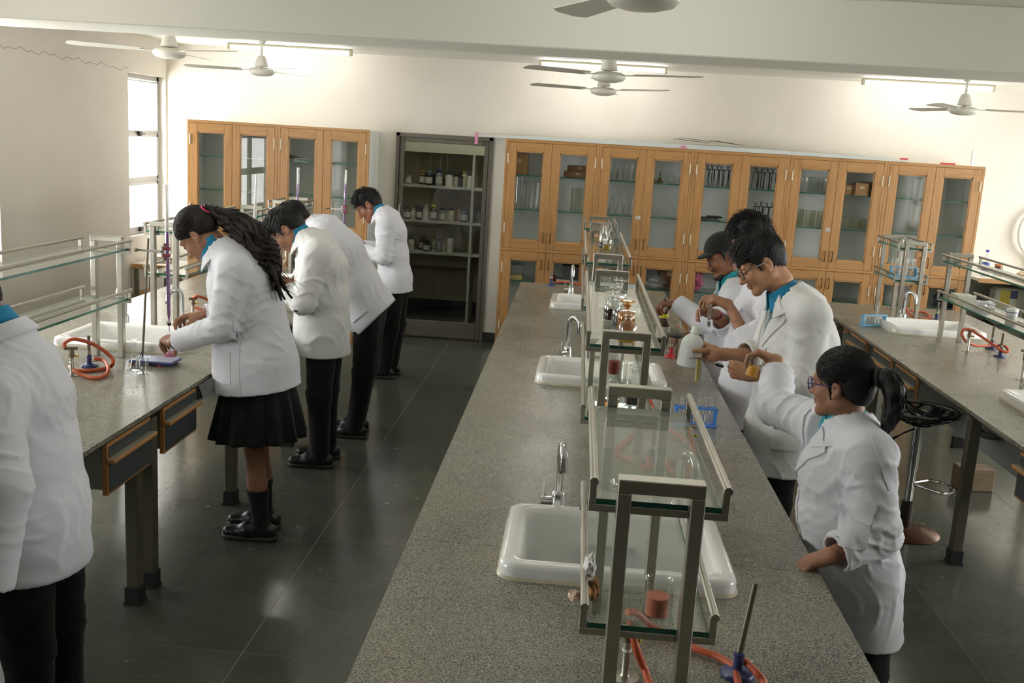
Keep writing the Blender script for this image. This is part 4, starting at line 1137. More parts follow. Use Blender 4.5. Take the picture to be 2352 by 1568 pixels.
M_SHIRT = make_cloth('turquoise_shirt', rgb(40, 126, 164), 600, .2)
M_SHIRTT = make_cloth('teal_shirt', rgb(42, 146, 158), 600, .2)
M_SOCK = make_cloth('black_sock', rgb(26, 27, 30), 700, .1)
def make_skin(name, c):
    g = N(name)
    geo = g.n('NewGeometry')
    n1 = g.n('TexNoise', Vector=geo.outputs['Position'], Scale=26.0, Detail=5.0)
    n2 = g.n('TexNoise', Vector=geo.outputs['Position'], Scale=500.0, Detail=2.0)
    p = g.n('BsdfPrincipled', Roughness=0.5)
    p.inputs['Specular IOR Level'].default_value = 0.4
    p.inputs['Subsurface Weight'].default_value = 0.0
    lo = (c[0] * .88, c[1] * .84, c[2] * .8, 1); hi = (min(1, c[0] * 1.1), c[1] * 1.08, c[2] * 1.08, 1)
    g.set(p.inputs['Base Color'], g.ramp(n1.outputs['Fac'], [(0.3, lo), (0.7, hi)]).outputs[0])
    bp = g.n('Bump', Strength=0.1, Height=n2.outputs['Fac'], Distance=0.002)
    g.set(p.inputs['Normal'], bp.outputs[0])
    return g.fin(p)
M_SKIN = make_skin('skin_tan', rgb(156, 114, 90))
M_SKIND = make_skin('skin_brown', rgb(132, 88, 64))
M_SKINL = make_skin('skin_light', rgb(180, 134, 104))
def make_hair(name, c):
    g = N(name)
    geo = g.n('NewGeometry')
    w = g.n('TexNoise', Vector=geo.outputs['Position'], Scale=220.0, Detail=4.0, Distortion=0.5)
    bp = g.n('Bump', Strength=0.5, Height=w.outputs['Fac'], Distance=0.004)
    p = g.n('BsdfPrincipled', Roughness=0.48)
    p.inputs['Specular IOR Level'].default_value = 0.32
    g.set(p.inputs['Base Color'], g.ramp(w.outputs['Fac'], [(0.35, tuple(x * .6 for x in c[:3]) + (1,)), (0.7, c)]).outputs[0])
    g.set(p.inputs['Normal'], bp.outputs[0])
    return g.fin(p)
M_HAIR = make_hair('black_hair', rgb(17, 16, 16))
M_HAIRB = make_hair('brown_black_hair', rgb(30, 22, 18))
M_EYE = pbr('eye_white', rgb(206, 200, 192), 0.2)
M_IRIS = pbr('dark_iris', rgb(34, 24, 20), 0.15)
M_LIP = pbr('lips', rgb(150, 88, 76), 0.45)
M_SHOE = pbr('black_shoe', rgb(26, 26, 27), 0.35, var=(30, .2))
M_SOLE = pbr('shoe_sole', rgb(46, 44, 42), 0.6)
M_NAIL = pbr('finger_nail', rgb(206, 160, 142), 0.3)

# ---- anatomy
class Head:
    """C = centre of the head at ear height, f = where the face looks, u = up through the crown"""
    def __init__(s, C, f, u, size=1.0):
        s.C = np.asarray(C, float); s.f = nrm(f)
        u = np.asarray(u, float); s.u = nrm(u - s.f * (u @ s.f)); s.s = np.cross(s.f, s.u); s.k = size   # s = person's right
        s.M = np.array([s.s, s.f, s.u])
    def p(s, x, y, z): return s.C + s.k * (x * s.s + y * s.f + z * s.u)
    def ell(s, S, c, r, k=.015, mode='add'): S.ell(s.p(*c), [q * s.k for q in r], s.M, k, mode)
    def rc(s, S, a, b, ra, rb, k=.012, mode='add'): S.rc(s.p(*a), s.p(*b), ra * s.k, rb * s.k, k, mode=mode)
    def build_skin(s, S, female=False, chin=1.0):
        s.ell(S, (0, -.008, .032), (.075, .095, .086), 0)
        s.ell(S, (0, .03, -.03), (.060, .062, .082), .03)
        for q in (1, -1):
            s.rc(S, (.05 * q, .0, -.055), (.018 * q, .072, -.1), .024, .017, .03)
            s.ell(S, (.036 * q, .058, -.03), (.026, .028, .028), .025)
        s.ell(S, (0, .076, -.104), (.021, .018 * chin, .016), .02)
        s.rc(S, (-.04, .078, .022), (.04, .078, .022), .013, .013, .018)
        for q in (1, -1):
            s.ell(S, (.032 * q, .097, .002), (.019, .013, .012), .014, 'sub')
        s.rc(S, (0, .088, .012), (0, .108, -.034), .009, .0125, .012)
        s.ell(S, (0, .113, -.036), (.0115, .01, .0095), .008)
        for q in (1, -1): s.ell(S, (.012 * q, .1, -.039), (.0085, .01, .0075), .006)
        s.rc(S, (-.012, .093, -.062), (.012, .093, -.062), .0065, .0065, .008)
        s.rc(S, (-.011, .0915, -.0735), (.011, .0915, -.0735), .007, .007, .008)
        s.rc(S, (-.02, .0975, -.0678), (.02, .0975, -.0678), .0022, .0022, .004, 'sub')
        for q in (1, -1):
            s.ell(S, (.076 * q, -.010, -.008), (.010, .018, .029), .008)
            s.ell(S, (.086 * q, -.006, -.004), (.007, .010, .016), .004, 'sub')
            s.ell(S, (.077 * q, .0, -.032), (.008, .009, .010), .006)
    def neck(s, S, base, r=.056):
        S.rc(s.p(0, -.022, -.035), base, r * s.k, r * 1.12 * s.k, .03)
    def face_bits(s, par, skin=None, brow=1.0, moustache=False, lipmat=None):
        for q in (1, -1):
            lo = s.p(.031 * q, .0805, .001)
            bm = bmesh.new(); bmesh.ops.create_uvsphere(bm, u_segments=14, v_segments=10, radius=.0118 * s.k)
            me = bpy.data.meshes.new('eye'); bm.to_mesh(me); bm.free(); me.materials.append(M_EYE)
            o = bpy.data.objects.new('eye', me); COL.objects.link(o); o.parent = par; o.location = lo
            me.polygons.foreach_set('use_smooth', [True] * len(me.polygons))
            gz = nrm(s.f - .45 * s.u); gs = nrm(np.cross(gz, s.u))
            ax = Matrix(np.array([gs, np.cross(gs, gz) * -1, gz]).T.tolist())
            MB().lathe([(0, .0124), (.0045, .0118), (.0058, .0106)], 12, axis=ax * s.k).build('iris', M_IRIS, o, smooth=True)
            bm = bmesh.new(); bmesh.ops.create_icosphere(bm, subdivisions=4, radius=.0130 * s.k)
            bad = [f for f in bm.faces if (Vector(s.u) * 1.0 + Vector(s.f) * .12).dot(f.calc_center_median()) < -.0036 * s.k and Vector(s.u).dot(f.calc_center_median()) > -.0066 * s.k or Vector(s.f).dot(f.calc_center_median()) < -.004]
            bmesh.ops.delete(bm, geom=bad, context='FACES')
            me = bpy.data.meshes.new('eyelid'); bm.to_mesh(me); bm.free(); me.materials.append(skin or M_SKIN)
            me.polygons.foreach_set('use_smooth', [True] * len(me.polygons))
            e = bpy.data.objects.new('eyelid', me); COL.objects.link(e); e.parent = par; e.location = lo
            pts = [s.p(q * (.012 + .04 * t), .0935 - .028 * t * t, .0255 + .008 * math.sin(PI * min(1, t * 1.15)) - .004 * t) for t in np.linspace(0, 1, 9)]
            MB().tube(pts, [.0030 * s.k * brow * (1 - .6 * t) for t in np.linspace(0, 1, 9)], 6).build('eyebrow', M_HAIR, par, smooth=True)
        if lipmat is not None:
            up = [s.p(x, .0985 - 9 * x * x, -.0636 + (.001 if abs(x) < .002 else 0)) for x in np.linspace(-.02, .02, 9)]
            MB().tube(up, [.0014, .0026, .0034, .0036, .0032, .0036, .0034, .0026, .0014], 8).build('upper_lip', lipmat, par, smooth=True)
            lo = [s.p(x, .0975 - 9 * x * x, -.0722) for x in np.linspace(-.018, .018, 9)]
            MB().tube(lo, [.0014, .003, .004, .0044, .0045, .0044, .004, .003, .0014], 8).build('lower_lip', lipmat, par, smooth=True)
        if moustache:
            for q in (1, -1):
                pts = [s.p(q * (.003 + .024 * t), .1035 - .018 * t * t, -.0545 - .012 * t * t) for t in np.linspace(0, 1, 7)]
                MB().tube(pts, [.0042 * (1 - .6 * t) for t in np.linspace(0, 1, 7)], 6).build('moustache', M_HAIR, par, smooth=True)
    def glasses(s, label, mat, round_=False, silver=False, w=.024, h=.018):
        t = thing('eyeglasses', label, 'glasses', tuple(s.C)); t.rotation_euler = (0, 0, 0)
        L = lambda *a: tuple(s.p(*a) - s.C)
        M_L = glass('spectacle_lens', (0.95, 0.96, 0.97, 1), ior=1.5, gloss=1.3)
        for q in (1, -1):
            pts = []
            for a in np.linspace(0, 2 * PI, 20, endpoint=False):
                c, sn = math.cos(a), math.sin(a)
                if not round_: c, sn = math.copysign(abs(c) ** .7, c), math.copysign(abs(sn) ** .7, sn)
                pts.append(L(q * (.034 + w * c), .108 - .008 * abs(c) * (c * 1 > 0), -.001 + h * sn))
            r = MB().tube(pts, .0019, 6, closed=True).build('rim', mat, t, smooth=True)
            MB().add(pts, [tuple(range(20))]).build('lens', M_L, r)
            MB().tube([L(q * .06, .103, .006), L(q * .073, .06, .006), L(q * .079, .0, .004), L(q * .079, -.022, -.012)], .0019, 6).build('temple', mat, t, smooth=True)
        MB().tube([L(-.011, .11, .003), L(0, .114, .006), L(.011, .11, .003)], .0018, 6).build('bridge', mat, t, smooth=True)
        return t

def rot(v, ax, a):
    v = np.asarray(v, float); ax = nrm(ax); c, s_ = math.cos(a), math.sin(a)
    return v * c + np.cross(ax, v) * s_ + ax * (ax @ v) * (1 - c)
class Hand:
    """W wrist, d = direction wrist to knuckles, n = direction the palm faces; thumb side follows from left/right"""
    def __init__(s, W, d, n, left, k=1.0):
        s.W = np.asarray(W, float); s.d = nrm(d); n = np.asarray(n, float); s.n = nrm(n - s.d * (n @ s.d)); s.k = k
        s.t = np.cross(s.d, s.n) * (-1 if left else 1)       # towards the thumb
        s.tips = []
        s.nails = []
    def pt(s, a, b, c): return s.W + s.k * (a * s.d + b * s.t + c * s.n)
    def build(s, S, curls, spread=.05, thumb=(.5, .35, .4), thumb_curl=(.3, .4), fore=None, kk=.006):
        """curls: per finger (mcp,pip,dip) in radians, index first; thumb=(out towards t, along d, towards n)"""
        k = s.k
        kn = [(.088, .029, 0), (.092, .009, -.002), (.088, -.011, -.001), (.080, -.029, .001)]
        for i, q in enumerate(kn):
            S.rc(s.pt(.0, q[1] * .55, 0), s.pt(*q), .0155 * k, (.0118, .0122, .0115, .0105)[i] * k, .012)
        S.rc(s.pt(.01, .0, .0), s.pt(.065, .0, .002), .019 * k, .017 * k, .014, s.t, 1.7)
        S.rc(s.pt(.018, .02, .008), s.pt(.045, .026, .008), .016 * k, .014 * k, .012)
        S.rc(s.pt(.02, -.02, .007), s.pt(.05, -.024, .006), .014 * k, .012 * k, .012)
        LN = [(.042, .026, .021), (.046, .03, .022), (.043, .028, .022), (.033, .021, .02)]
        R = [(.0098, .0086, .0074), (.01, .0088, .0076), (.0096, .0084, .0072), (.0086, .0074, .0064)]
        for i in range(4):
            base = s.pt(*kn[i]); sp = spread * (1.5 - i)
            dd = nrm(s.d + s.t * sp); nn = nrm(s.n - dd * (s.n @ dd)); ax = np.cross(dd, nn)
            ang = 0; p = base; r0 = R[i][0] * 1.12
            for j in range(3):
                ang += curls[i][j]
                v = rot(dd, ax, ang)
                q = p + v * LN[i][j] * k
                S.rc(p, q, r0 * k, R[i][j] * .96 * k, kk if j else .01)
                r0 = R[i][j]; p0 = p; p = q
            s.tips.append(p)
            s.nails.append((p0 + (p - p0) * .78 + rot(nn, ax, ang) * (-R[i][2] * .93 * k), v, rot(nn, ax, ang) * -1, R[i][2] * .78 * k))
        b = s.pt(.016, .022, .004)
        td = nrm(thumb[0] * s.t + thumb[1] * s.d + thumb[2] * s.n)
        q = b + td * .042 * k
        S.rc(b, q, .0165 * k, .0125 * k, .012)
        ax = nrm(np.cross(td, s.n * .8 + s.d * .35))
        p = q; v = td
        tl = (.034, .027); tr = (.0108, .0092)
        for j in range(2):
            v = rot(v, ax, thumb_curl[j]); q2 = p + v * tl[j] * k
            S.rc(p, q2, (.0118, .0106)[j] * k, tr[j] * k, kk); p = q2
        s.tips.append(p)
        nb = nrm(np.cross(v, ax))
        s.nails.append((p - v * .006 * k - nb * tr[1] * .9 * k * (1 if nb @ s.n > 0 else -1), v, -nb * (1 if nb @ s.n > 0 else -1), .0075 * k))
        if fore is not None: S.rc(s.pt(.004, 0, 0), fore[0], .0235 * k, fore[1], .02, s.t, 1.18)
        return s
    def add_nails(s, par):
        for (c, v, o, r) in s.nails:
            a = np.cross(o, v)
            vs = []
            for (x, y) in [(math.cos(t), math.sin(t)) for t in np.linspace(0, 2 * PI, 10, endpoint=False)]:
                vs.append(tuple(c + a * x * r * .8 + v * y * r * 1.05 - o * (x * x) * r * .25 + o * .0006))
            MB().add(vs, [tuple(range(10))]).build('finger_nail', M_NAIL, par, smooth=True)
# ------------------------------------------------------------------ people
def fold_fn(fields):
    """creases: ridges across direction dr, faded with distance from c"""
    def fn(X, Y, Z):
        out = np.zeros_like(X)
        for (c, r, dr, lam, amp, ph) in fields:
            dx, dy, dz = X - c[0], Y - c[1], Z - c[2]
            g = np.exp(-(dx * dx + dy * dy + dz * dz) / (r * r))
            dr = nrm(dr); e1 = nrm(np.cross(dr, [.31, .72, .62])); e2 = np.cross(dr, e1)
            w = (dx * dr[0] + dy * dr[1] + dz * dr[2]) / lam
            p = (dx * e1[0] + dy * e1[1] + dz * e1[2]) / lam; q = (dx * e2[0] + dy * e2[1] + dz * e2[2]) / lam
            n = np.sin(PI * (w + .42 * np.sin(1.9 * p + ph) + .38 * np.sin(1.5 * q + 2.3 * ph)))
            m = .5 + .5 * np.sin(1.3 * p + 1.1 * q + 5 * ph + .8 * w)
            out -= 2.0 * amp * g * m * np.maximum(0, 1 - np.abs(n) / .7) ** 1.3
        return out
    return fn
def patch(S, name, mat, par, corners, dr, nu=8, nv=8, off=.004, start=.25, mesh_only=False):
    """cloth piece laid on surface S: bilinear quad of corners (in order), dropped along dr"""
    A, B, C_, D = [np.asarray(c, float) for c in corners]; dr = nrm(dr)
    u = np.linspace(0, 1, nu + 1)[:, None, None]; v = np.linspace(0, 1, nv + 1)[None, :, None]
    P = (A * (1 - u) + B * u) * (1 - v) + (D * (1 - u) + C_ * u) * v
    P = P - dr * start
    hit = np.zeros(P.shape[:2], bool); T = np.zeros(P.shape[:2])
    for _ in range(70):
        d = S.val(P + T[..., None] * dr)
        T = np.where(hit, T, T + np.clip(d * .8, -.01, .03)); hit |= np.abs(d) < .0008
    Q = P + T[..., None] * dr
    e = .004
    G = np.stack([S.val(Q + np.eye(3)[i] * e) - S.val(Q - np.eye(3)[i] * e) for i in range(3)], -1)
    G /= np.linalg.norm(G, axis=-1, keepdims=True) + 1e-9
    top = (Q + G * off).reshape(-1, 3); bot = (Q - G * .004).reshape(-1, 3)
    I = np.arange((nu + 1) * (nv + 1)).reshape(nu + 1, nv + 1)
    F = [np.stack([I[:-1, :-1], I[1:, :-1], I[1:, 1:], I[:-1, 1:]], -1).reshape(-1, 4)]
    nb = len(top)
    for e_ in (I[:, 0], I[-1, :], I[::-1, -1], I[0, ::-1]):
        F.append(np.stack([e_[1:], e_[:-1], e_[:-1] + nb, e_[1:] + nb], -1))
    V = np.concatenate([top, bot]); F = np.concatenate(F)
    # make winding face outward
    a, b, c = V[F[0][0]], V[F[0][1]], V[F[0][2]]
    if np.cross(b - a, c - a) @ G.reshape(-1, 3)[0] < 0: F = F[:, ::-1]
    if mesh_only: return V, F
    o = npmesh(name, [(V, F)], mat, par)
    o.data.set_sharp_from_angle(angle=math.radians(40))
    return o
def collar(name, mat, par, base, up, front, r1, r2, h, gap=.5, wide=1.12, lift=.0, thick=.004, drop=.0):
    """folded collar: band round the neck, open at the front by gap radians"""
    up = nrm(up); fr = nrm(np.asarray(front) - up * (np.asarray(front) @ up)); sd = np.cross(fr, up)
    n = 26; V = []
    for i in range(n + 1):
        a = gap + (2 * PI - 2 * gap) * i / n
        s, c = math.sin(a), math.cos(a)
        dirv = fr * c + sd * s * wide
        k = max(0, c)          # 1 at the front
        tip = abs(i / n - .5) * 2
        for (r, z) in ((r1, h * (1 - .45 * k)), (r1 + thick, h * (1 - .45 * k) + .003), (r2 + .012 * tip ** 6, lift - (drop + .03) * k * tip), (r2 + .012 * tip ** 6 - thick, lift - .004 - (drop + .03) * k * tip)):
            V.append(np.asarray(base) + dirv * r + up * z)
    F = []
    for i in range(n):
        for q in range(4):
            q2 = (q + 1) % 4; F.append((i * 4 + q, i * 4 + q2, (i + 1) * 4 + q2, (i + 1) * 4 + q))
    m = MB().add([tuple(v) for v in V], F)
    m.f.append((3, 2, 1, 0)); m.f.append(tuple(n * 4 + q for q in range(4))); m.mi += [0, 0]
    o = m.build(name, mat, par, smooth=True, sharp=50); return o
def shoe(par, ankle, toe_dir, L=.27, mat=None):
    d = nrm(np.array([toe_dir[0], toe_dir[1], 0])); a = np.array([ankle[0], ankle[1], 0.0]); sd = np.array([-d[1], d[0], 0])
    heel = a - d * .055; toe = a + d * (L - .1)
    S = Sdf(np.minimum(heel, toe) - .09, np.maximum(heel, toe) + [.09, .09, .14], .007)
    S.rc(heel + [0, 0, .05], heel + d * .12 + [0, 0, .058], .038, .046, 0).rc(heel + d * .1 + [0, 0, .05], toe + [0, 0, .04], .045, .036, .03, np.array([0, 0, 1.]), .8)
    S.rc(heel + d * .03 + [0, 0, .05], heel + d * .05 + [0, 0, .1], .04, .044, .02)
    S.plane((0, 0, .016), (0, 0, -1))
    o = npmesh('shoe', [S.mesh()], mat or M_SHOE, par)
    S2 = Sdf(np.minimum(heel, toe) - .09, np.maximum(heel, toe) + [.09, .09, .06], .007)
    S2.rc(heel + [0, 0, .012], toe + [0, 0, .012], .041, .038, 0, sd, 1.0).plane((0, 0, .028), (0, 0, 1)).plane((0, 0, .0015), (0, 0, -1))
    npmesh('shoe_sole', [S2.mesh()], M_SOLE, o)
    for k in range(4):
        c = heel + d * (.12 + .025 * k) + [0, 0, .088 - .009 * k]
        MB().tube([c - sd * .024 - [0, 0, .006], c, c + sd * .024 - [0, 0, .006]], .003, 5).build('lace', M_SOLE, o)
    return o
def tuft_hair(S, H, seed, n=60, amp=.012, zmin=.02, r=.009, fwd=.3, k=.012):
    r_ = np.random.default_rng(seed)
    for _ in range(n):
        th = r_.uniform(0, 2 * PI); ph = r_.uniform(.1, 1.45)
        c = np.array([.078 * math.sin(ph) * math.cos(th), -.01 + .1 * math.sin(ph) * math.sin(th), .035 + .092 * math.cos(ph)])
        if c[2] < zmin + .55 * max(0, c[1]): continue
        nv = nrm(c - [0, -.01, .03]); t = nrm(np.array([r_.uniform(-.5, .5), fwd + r_.uniform(-.4, .4), r_.uniform(-.3, .3)]) + nv * .35)
        a = c * 1.0; b = c + t * r_.uniform(.02, .04) + nv * amp
        S.rc(H.p(*a), H.p(*b), r * 1.3 * H.k, r * .45 * H.k, k)
def strand_noise(H, amp=.004, freq=150):
    def fn(X, Y, Z):
        px, py, pz = X - H.C[0], Y - H.C[1], Z - H.C[2]
        a = px * H.s[0] + py * H.s[1] + pz * H.s[2]; b = px * H.f[0] + py * H.f[1] + pz * H.f[2]; c = px * H.u[0] + py * H.u[1] + pz * H.u[2]
        ang = np.arctan2(a, c + .02)
        return amp * (np.sin(freq * .22 * ang + 25 * b + 2 * np.sin(40 * c)) * .6 + np.sin(freq * .4 * ang + 60 * b + 3 * np.sin(70 * a)) * .4)
    return fn
def strands(H, par, seed, n, flow, ok, lift=.006, L=.055, r=.0017, rad=(.083, .106, .1), ctr=(0, -.012, .036), curl=0.0, mat=None, seg=6):
    """fine locks lying on the scalp: flow(p) gives the growing direction in the head's frame"""
    g = np.random.default_rng(seed); m = MB(); c = np.array(ctr); rd = np.array(rad); k = 0; tries = 0
    while k < n and tries < n * 12:
        tries += 1
        v = nrm(g.normal(0, 1, 3)); p = c + rd * v
        if not ok(p): continue
        k += 1; pts = []; ln = L * g.uniform(.6, 1.25); ph = g.uniform(0, 6); wob = g.normal(0, .25, 3)
        for i in range(seg + 1):
            s = i / seg
            q = c + (p - c) * (1 + lift / .09 * s * s * g.uniform(.8, 1.2)) + curl * s * np.array([math.sin(ph + 5 * s), math.cos(ph + 5 * s), math.sin(2 * ph + 4 * s)])
            pts.append(tuple(H.p(*q)))
            t = flow(p) + wob; nv = nrm((p - c) / rd ** 2); t = nrm(t - nv * (t @ nv))
            p = p + t * ln / seg; d = (p - c) / rd; p = c + (p - c) / np.linalg.norm(d)
        m.tube(pts, [r * H.k * (1 - .85 * i / seg) for i in range(seg + 1)], 4, caps=False)
    o = m.build('hair_lock', mat or M_HAIR, par, smooth=True); o['kind'] = 'stuff'; return o
def short_hair(H, par, seed, top=.014, mat=None, res=.0045, slope=.74, z0=0.0, tufts=70, tr=.009, fringe=(), fwd=.3, amp=.01, name='hair', n=650, curl=0.0, lift=.008):
    R = .17 * H.k
    S = Sdf(H.C - R - .03, H.C + R + .03, res)
    H.ell(S, (0, -.012, .036), (.081, .104, .088 + top * .8), 0)
    H.ell(S, (0, -.045, -.0), (.07, .066, .085), .02)
    for (a, b, ra, rb) in fringe: H.rc(S, a, b, ra, rb, .022)
    g = np.random.default_rng(seed); ph = g.uniform(0, 6, 6)
    def wave(X, Y_, Z):
        px, py, pz = X - H.C[0], Y_ - H.C[1], Z - H.C[2]
        a = px * H.s[0] + py * H.s[1] + pz * H.s[2]; b = px * H.f[0] + py * H.f[1] + pz * H.f[2]; c = px * H.u[0] + py * H.u[1] + pz * H.u[2]
        return amp * .22 * (np.sin(62 * a + 20 * b + ph[0]) * np.sin(38 * b - 14 * a + ph[1]) + .6 * np.sin(95 * a + 30 * c + ph[2]) + .5 * np.sin(70 * b + 50 * c + ph[3]))
    S.disp(wave, .03); S.disp(strand_noise(H, .0016, 260), .03)
    fz = -.006 + z0
    def line(A, B, C):
        px, py, pz = A - H.C[0], B - H.C[1], C - H.C[2]
        f = px * H.f[0] + py * H.f[1] + pz * H.f[2]; u = px * H.u[0] + py * H.u[1] + pz * H.u[2]
        d = (slope * f - (u - fz * H.k)) / math.hypot(1, slope)
        return np.minimum(-d if False else -d * -1, .084 * H.k - f) if fringe else d
    # cut below the hairline (but spare the fringe hanging over the forehead)
    if fringe:
        S.op(lambda A, B, C: -line(A, B, C), H.C - R - .03, H.C + R + .03, 0, 'sub')
    else:
        S.op(lambda A, B, C: -line(A, B, C), H.C - R - .03, H.C + R + .03, 0, 'sub')
    for q in (1, -1):
        S.ell(H.p(.082 * q, -.004, -.012), [.03 * H.k, .024 * H.k, .036 * H.k], H.M, .006, 'sub')
        H.rc(S, (.070 * q, .028, .02), (.069 * q, .027, -.022), .008, .003, .008)
    o = npmesh(name, [S.mesh()], mat or M_HAIR, par)
    wh = np.array([.015, -.075, .115])
    def flow(p):
        t = p - wh; return nrm(t) + np.array([0, fwd * 1.2 if p[1] > -.03 else 0, -.15 if p[2] < .08 else 0])
    if fringe:
        g2 = np.random.default_rng(seed + 50); m = MB()
        for _ in range(260):
            x = g2.uniform(-.068, .068); y0 = g2.uniform(.0, .07)
            zz = .036 + (.0885 + top * .8) * math.sqrt(max(.05, 1 - (x / .0815) ** 2 - ((y0 + .012) / .1045) ** 2)) - .002
            p = np.array([x, y0, zz]); d = np.array([x * 1.5 + g2.normal(0, .25), 1.0, g2.uniform(-.05, .35)]); pts = []
            L = g2.uniform(.03, .058)
            for i in range(7):
                pts.append(tuple(H.p(*p))); d = nrm(d + np.array([0, 0, -.16 - .1 * (i > 3)]) + curl * 60 * np.array([math.sin(3 * i + x * 90), 0, math.cos(2.3 * i + x * 70)]) * .4); p = p + d * L / 6
            m.tube(pts, [.0024 * H.k * (1 - .8 * i / 6) for i in range(7)], 4, caps=False)
        fo_ = m.build('fringe_lock', mat or M_HAIR, o, smooth=True); fo_['kind'] = 'stuff'
    if n: strands(H, o, seed, n, flow, lambda p: p[2] > fz + slope * p[1] * 1.0 + .004 and not (abs(p[0]) > .06 and -.035 < p[1] < .03 and p[2] < .03), lift, .05, .0017, (.0815, .1045, .0885 + top * .8), curl=curl, mat=mat)
    return o

def tail_locks(par, pth, rad, n, seed, r=.0018, mat=None, wavy=.0, flat=None):
    g = np.random.default_rng(seed); m = MB(); P = np.array(pth); k = len(P) - 1
    for _ in range(n):
        o = g.normal(0, 1, 3); o = o / max(1, np.linalg.norm(o)) * g.uniform(.55, 1.04); ph = g.uniform(0, 6)
        if flat is not None: o = o - nrm(flat) * (o @ nrm(flat)) * .38
        t0, t1 = g.uniform(0, .5), g.uniform(.75, 1.04); pts = []; rr_ = []
        for i in range(11):
            t = (t0 + (t1 - t0) * i / 10) * k; a = min(int(t), k - 1); f = t - a
            p1, p2 = P[a], P[a + 1]; p0 = P[a - 1] if a else 2 * p1 - p2; p3 = P[a + 2] if a + 2 <= k else 2 * p2 - p1
            c = .5 * (2 * p1 + (p2 - p0) * f + (2 * p0 - 5 * p1 + 4 * p2 - p3) * f * f + (3 * p1 - p0 - 3 * p2 + p3) * f ** 3)
            R = rad[a] * (1 - f) + rad[a + 1] * f
            pts.append(tuple(c + o * R + wavy * np.array([math.sin(ph + 9 * t / k), math.sin(2 * ph + 7 * t / k), math.cos(ph + 8 * t / k)])))
        m.tube(pts, [r * (1 - .75 * abs(i - 3) / 7) for i in range(11)], 4, caps=False)
    o = m.build('tail_lock', mat or M_HAIR, par, smooth=True); o['kind'] = 'stuff'; return o
def person(label, T, shL, shR, arms, H, skin, coatmat, legs, hem, skirt=None, res=.008, female=False, neck_base=None, hands=(), folds=(), V=None, shirt=None, trou=None, sleeve_r=(.074, .066, .056), neck_r=.056, hem_hollow=True, face=None, extra_sub=()):
    """T: coat torso stations from hem to collar (centre, half depth, width ratio); arms: dict L/R of (elbow, wrist, cuff fraction)"""
    pts = [np.asarray(t[0], float) for t in T]
    base0 = np.array([pts[0][0], pts[0][1], 0.0])
    par = thing('person', label, 'person', (0, 0, 0))
    side = nrm(np.asarray(shR, float) - np.asarray(shL, float))
    shL = np.asarray(shL, float); shR = np.asarray(shR, float)
    nb = np.asarray(neck_base if neck_base is not None else pts[-1], float)
    allp = pts + [shL, shR] + [np.asarray(a[0]) for a in arms.values()] + [np.asarray(a[1]) for a in arms.values()]
    lo = np.min(allp, 0) - .2; hi = np.max(allp, 0) + .2
    # --- coat
    S = Sdf(lo, hi, res)
    for i in range(len(T) - 1):
        S.rc(pts[i], pts[i + 1], T[i][1], T[i + 1][1], .035, side, (T[i][2] + T[i + 1][2]) / 2)
    S.rc(shL, shR, sleeve_r[0] * .95, sleeve_r[0] * .95, .05)
    for sh in (shL, shR): S.rc(nb, sh, .062, sleeve_r[0] * .92, .05)
    for key, (el, wr, cf) in arms.items():
        el, wr = np.asarray(el, float), np.asarray(wr, float); sh = shL if key == 'L' else shR
        S.rc(sh, el, sleeve_r[0], sleeve_r[1], .03)
        cu = el + (wr - el) * cf
        S.rc(el, cu, sleeve_r[1] * .98, sleeve_r[2], .02)
    if folds: S.disp(fold_fn(folds), .06)
    for key, (el, wr, cf) in arms.items():
        el, wr = np.asarray(el, float), np.asarray(wr, float); v = nrm(wr - el); cu = el + (wr - el) * cf
        a = nrm(np.cross(v, [.3, .5, .8])); M = np.array([v, a, np.cross(v, a)])
        S.box(cu + v * .062, (.06, .085, .085), M, .002, 0, 'sub')
        S.rc(cu - v * .07, cu + v * .03, sleeve_r[2] * .78, sleeve_r[2] * .84, 0, mode='sub')
    for (a, b, ra, rb) in extra_sub: S.rc(a, b, ra, rb, .01, mode='sub')
    hp, hn = hem; hn = nrm(hn)
    S.plane(hp, hn)
    full = S.copy()
    if hem_hollow:
        X, Y, Z = [(S.lo[i] + np.arange(S.n[i]) * S.res).astype(np.float32) for i in range(3)]
        hd = (X[:, None, None] - hp[0]) * hn[0] + (Y[None, :, None] - hp[1]) * hn[1] + (Z[None, None, :] - hp[2]) * hn[2]
        inner = np.maximum(S.d + .016, -(hd + .12))
        S.d = np.maximum(S.d, -inner.astype(np.float32))
    nk = H.p(0, -.03, -.02)
    S.rc(nb - (nk - nb) * .25, nk, neck_r * 1.18, neck_r * 1.1, .0, mode='sub')
    S.ell(nb + (nk - nb) * .28, [neck_r * 1.5] * 3, None, .012, 'sub')
    if V is not None:
        vb, vf, vu, w = V    # bottom point of the neckline, front, up, half-width per metre
        vf = nrm(vf); vu = nrm(vu); vs = np.cross(vf, vu); L = float(np.linalg.norm(nb - vb)) + .05
        def fn(A, B, C):
            px, py, pz = A - vb[0], B - vb[1], C - vb[2]
            x = np.abs(px * vs[0] + py * vs[1] + pz * vs[2]); z = px * vu[0] + py * vu[1] + pz * vu[2]; f = px * vf[0] + py * vf[1] + pz * vf[2]
            return np.maximum((x - w * z) / math.hypot(1, w), -(f + .16))
        S.op(fn, vb - L, vb + L, .0, 'sub')
    coat = npmesh('lab_coat', [S.mesh()], coatmat, par)
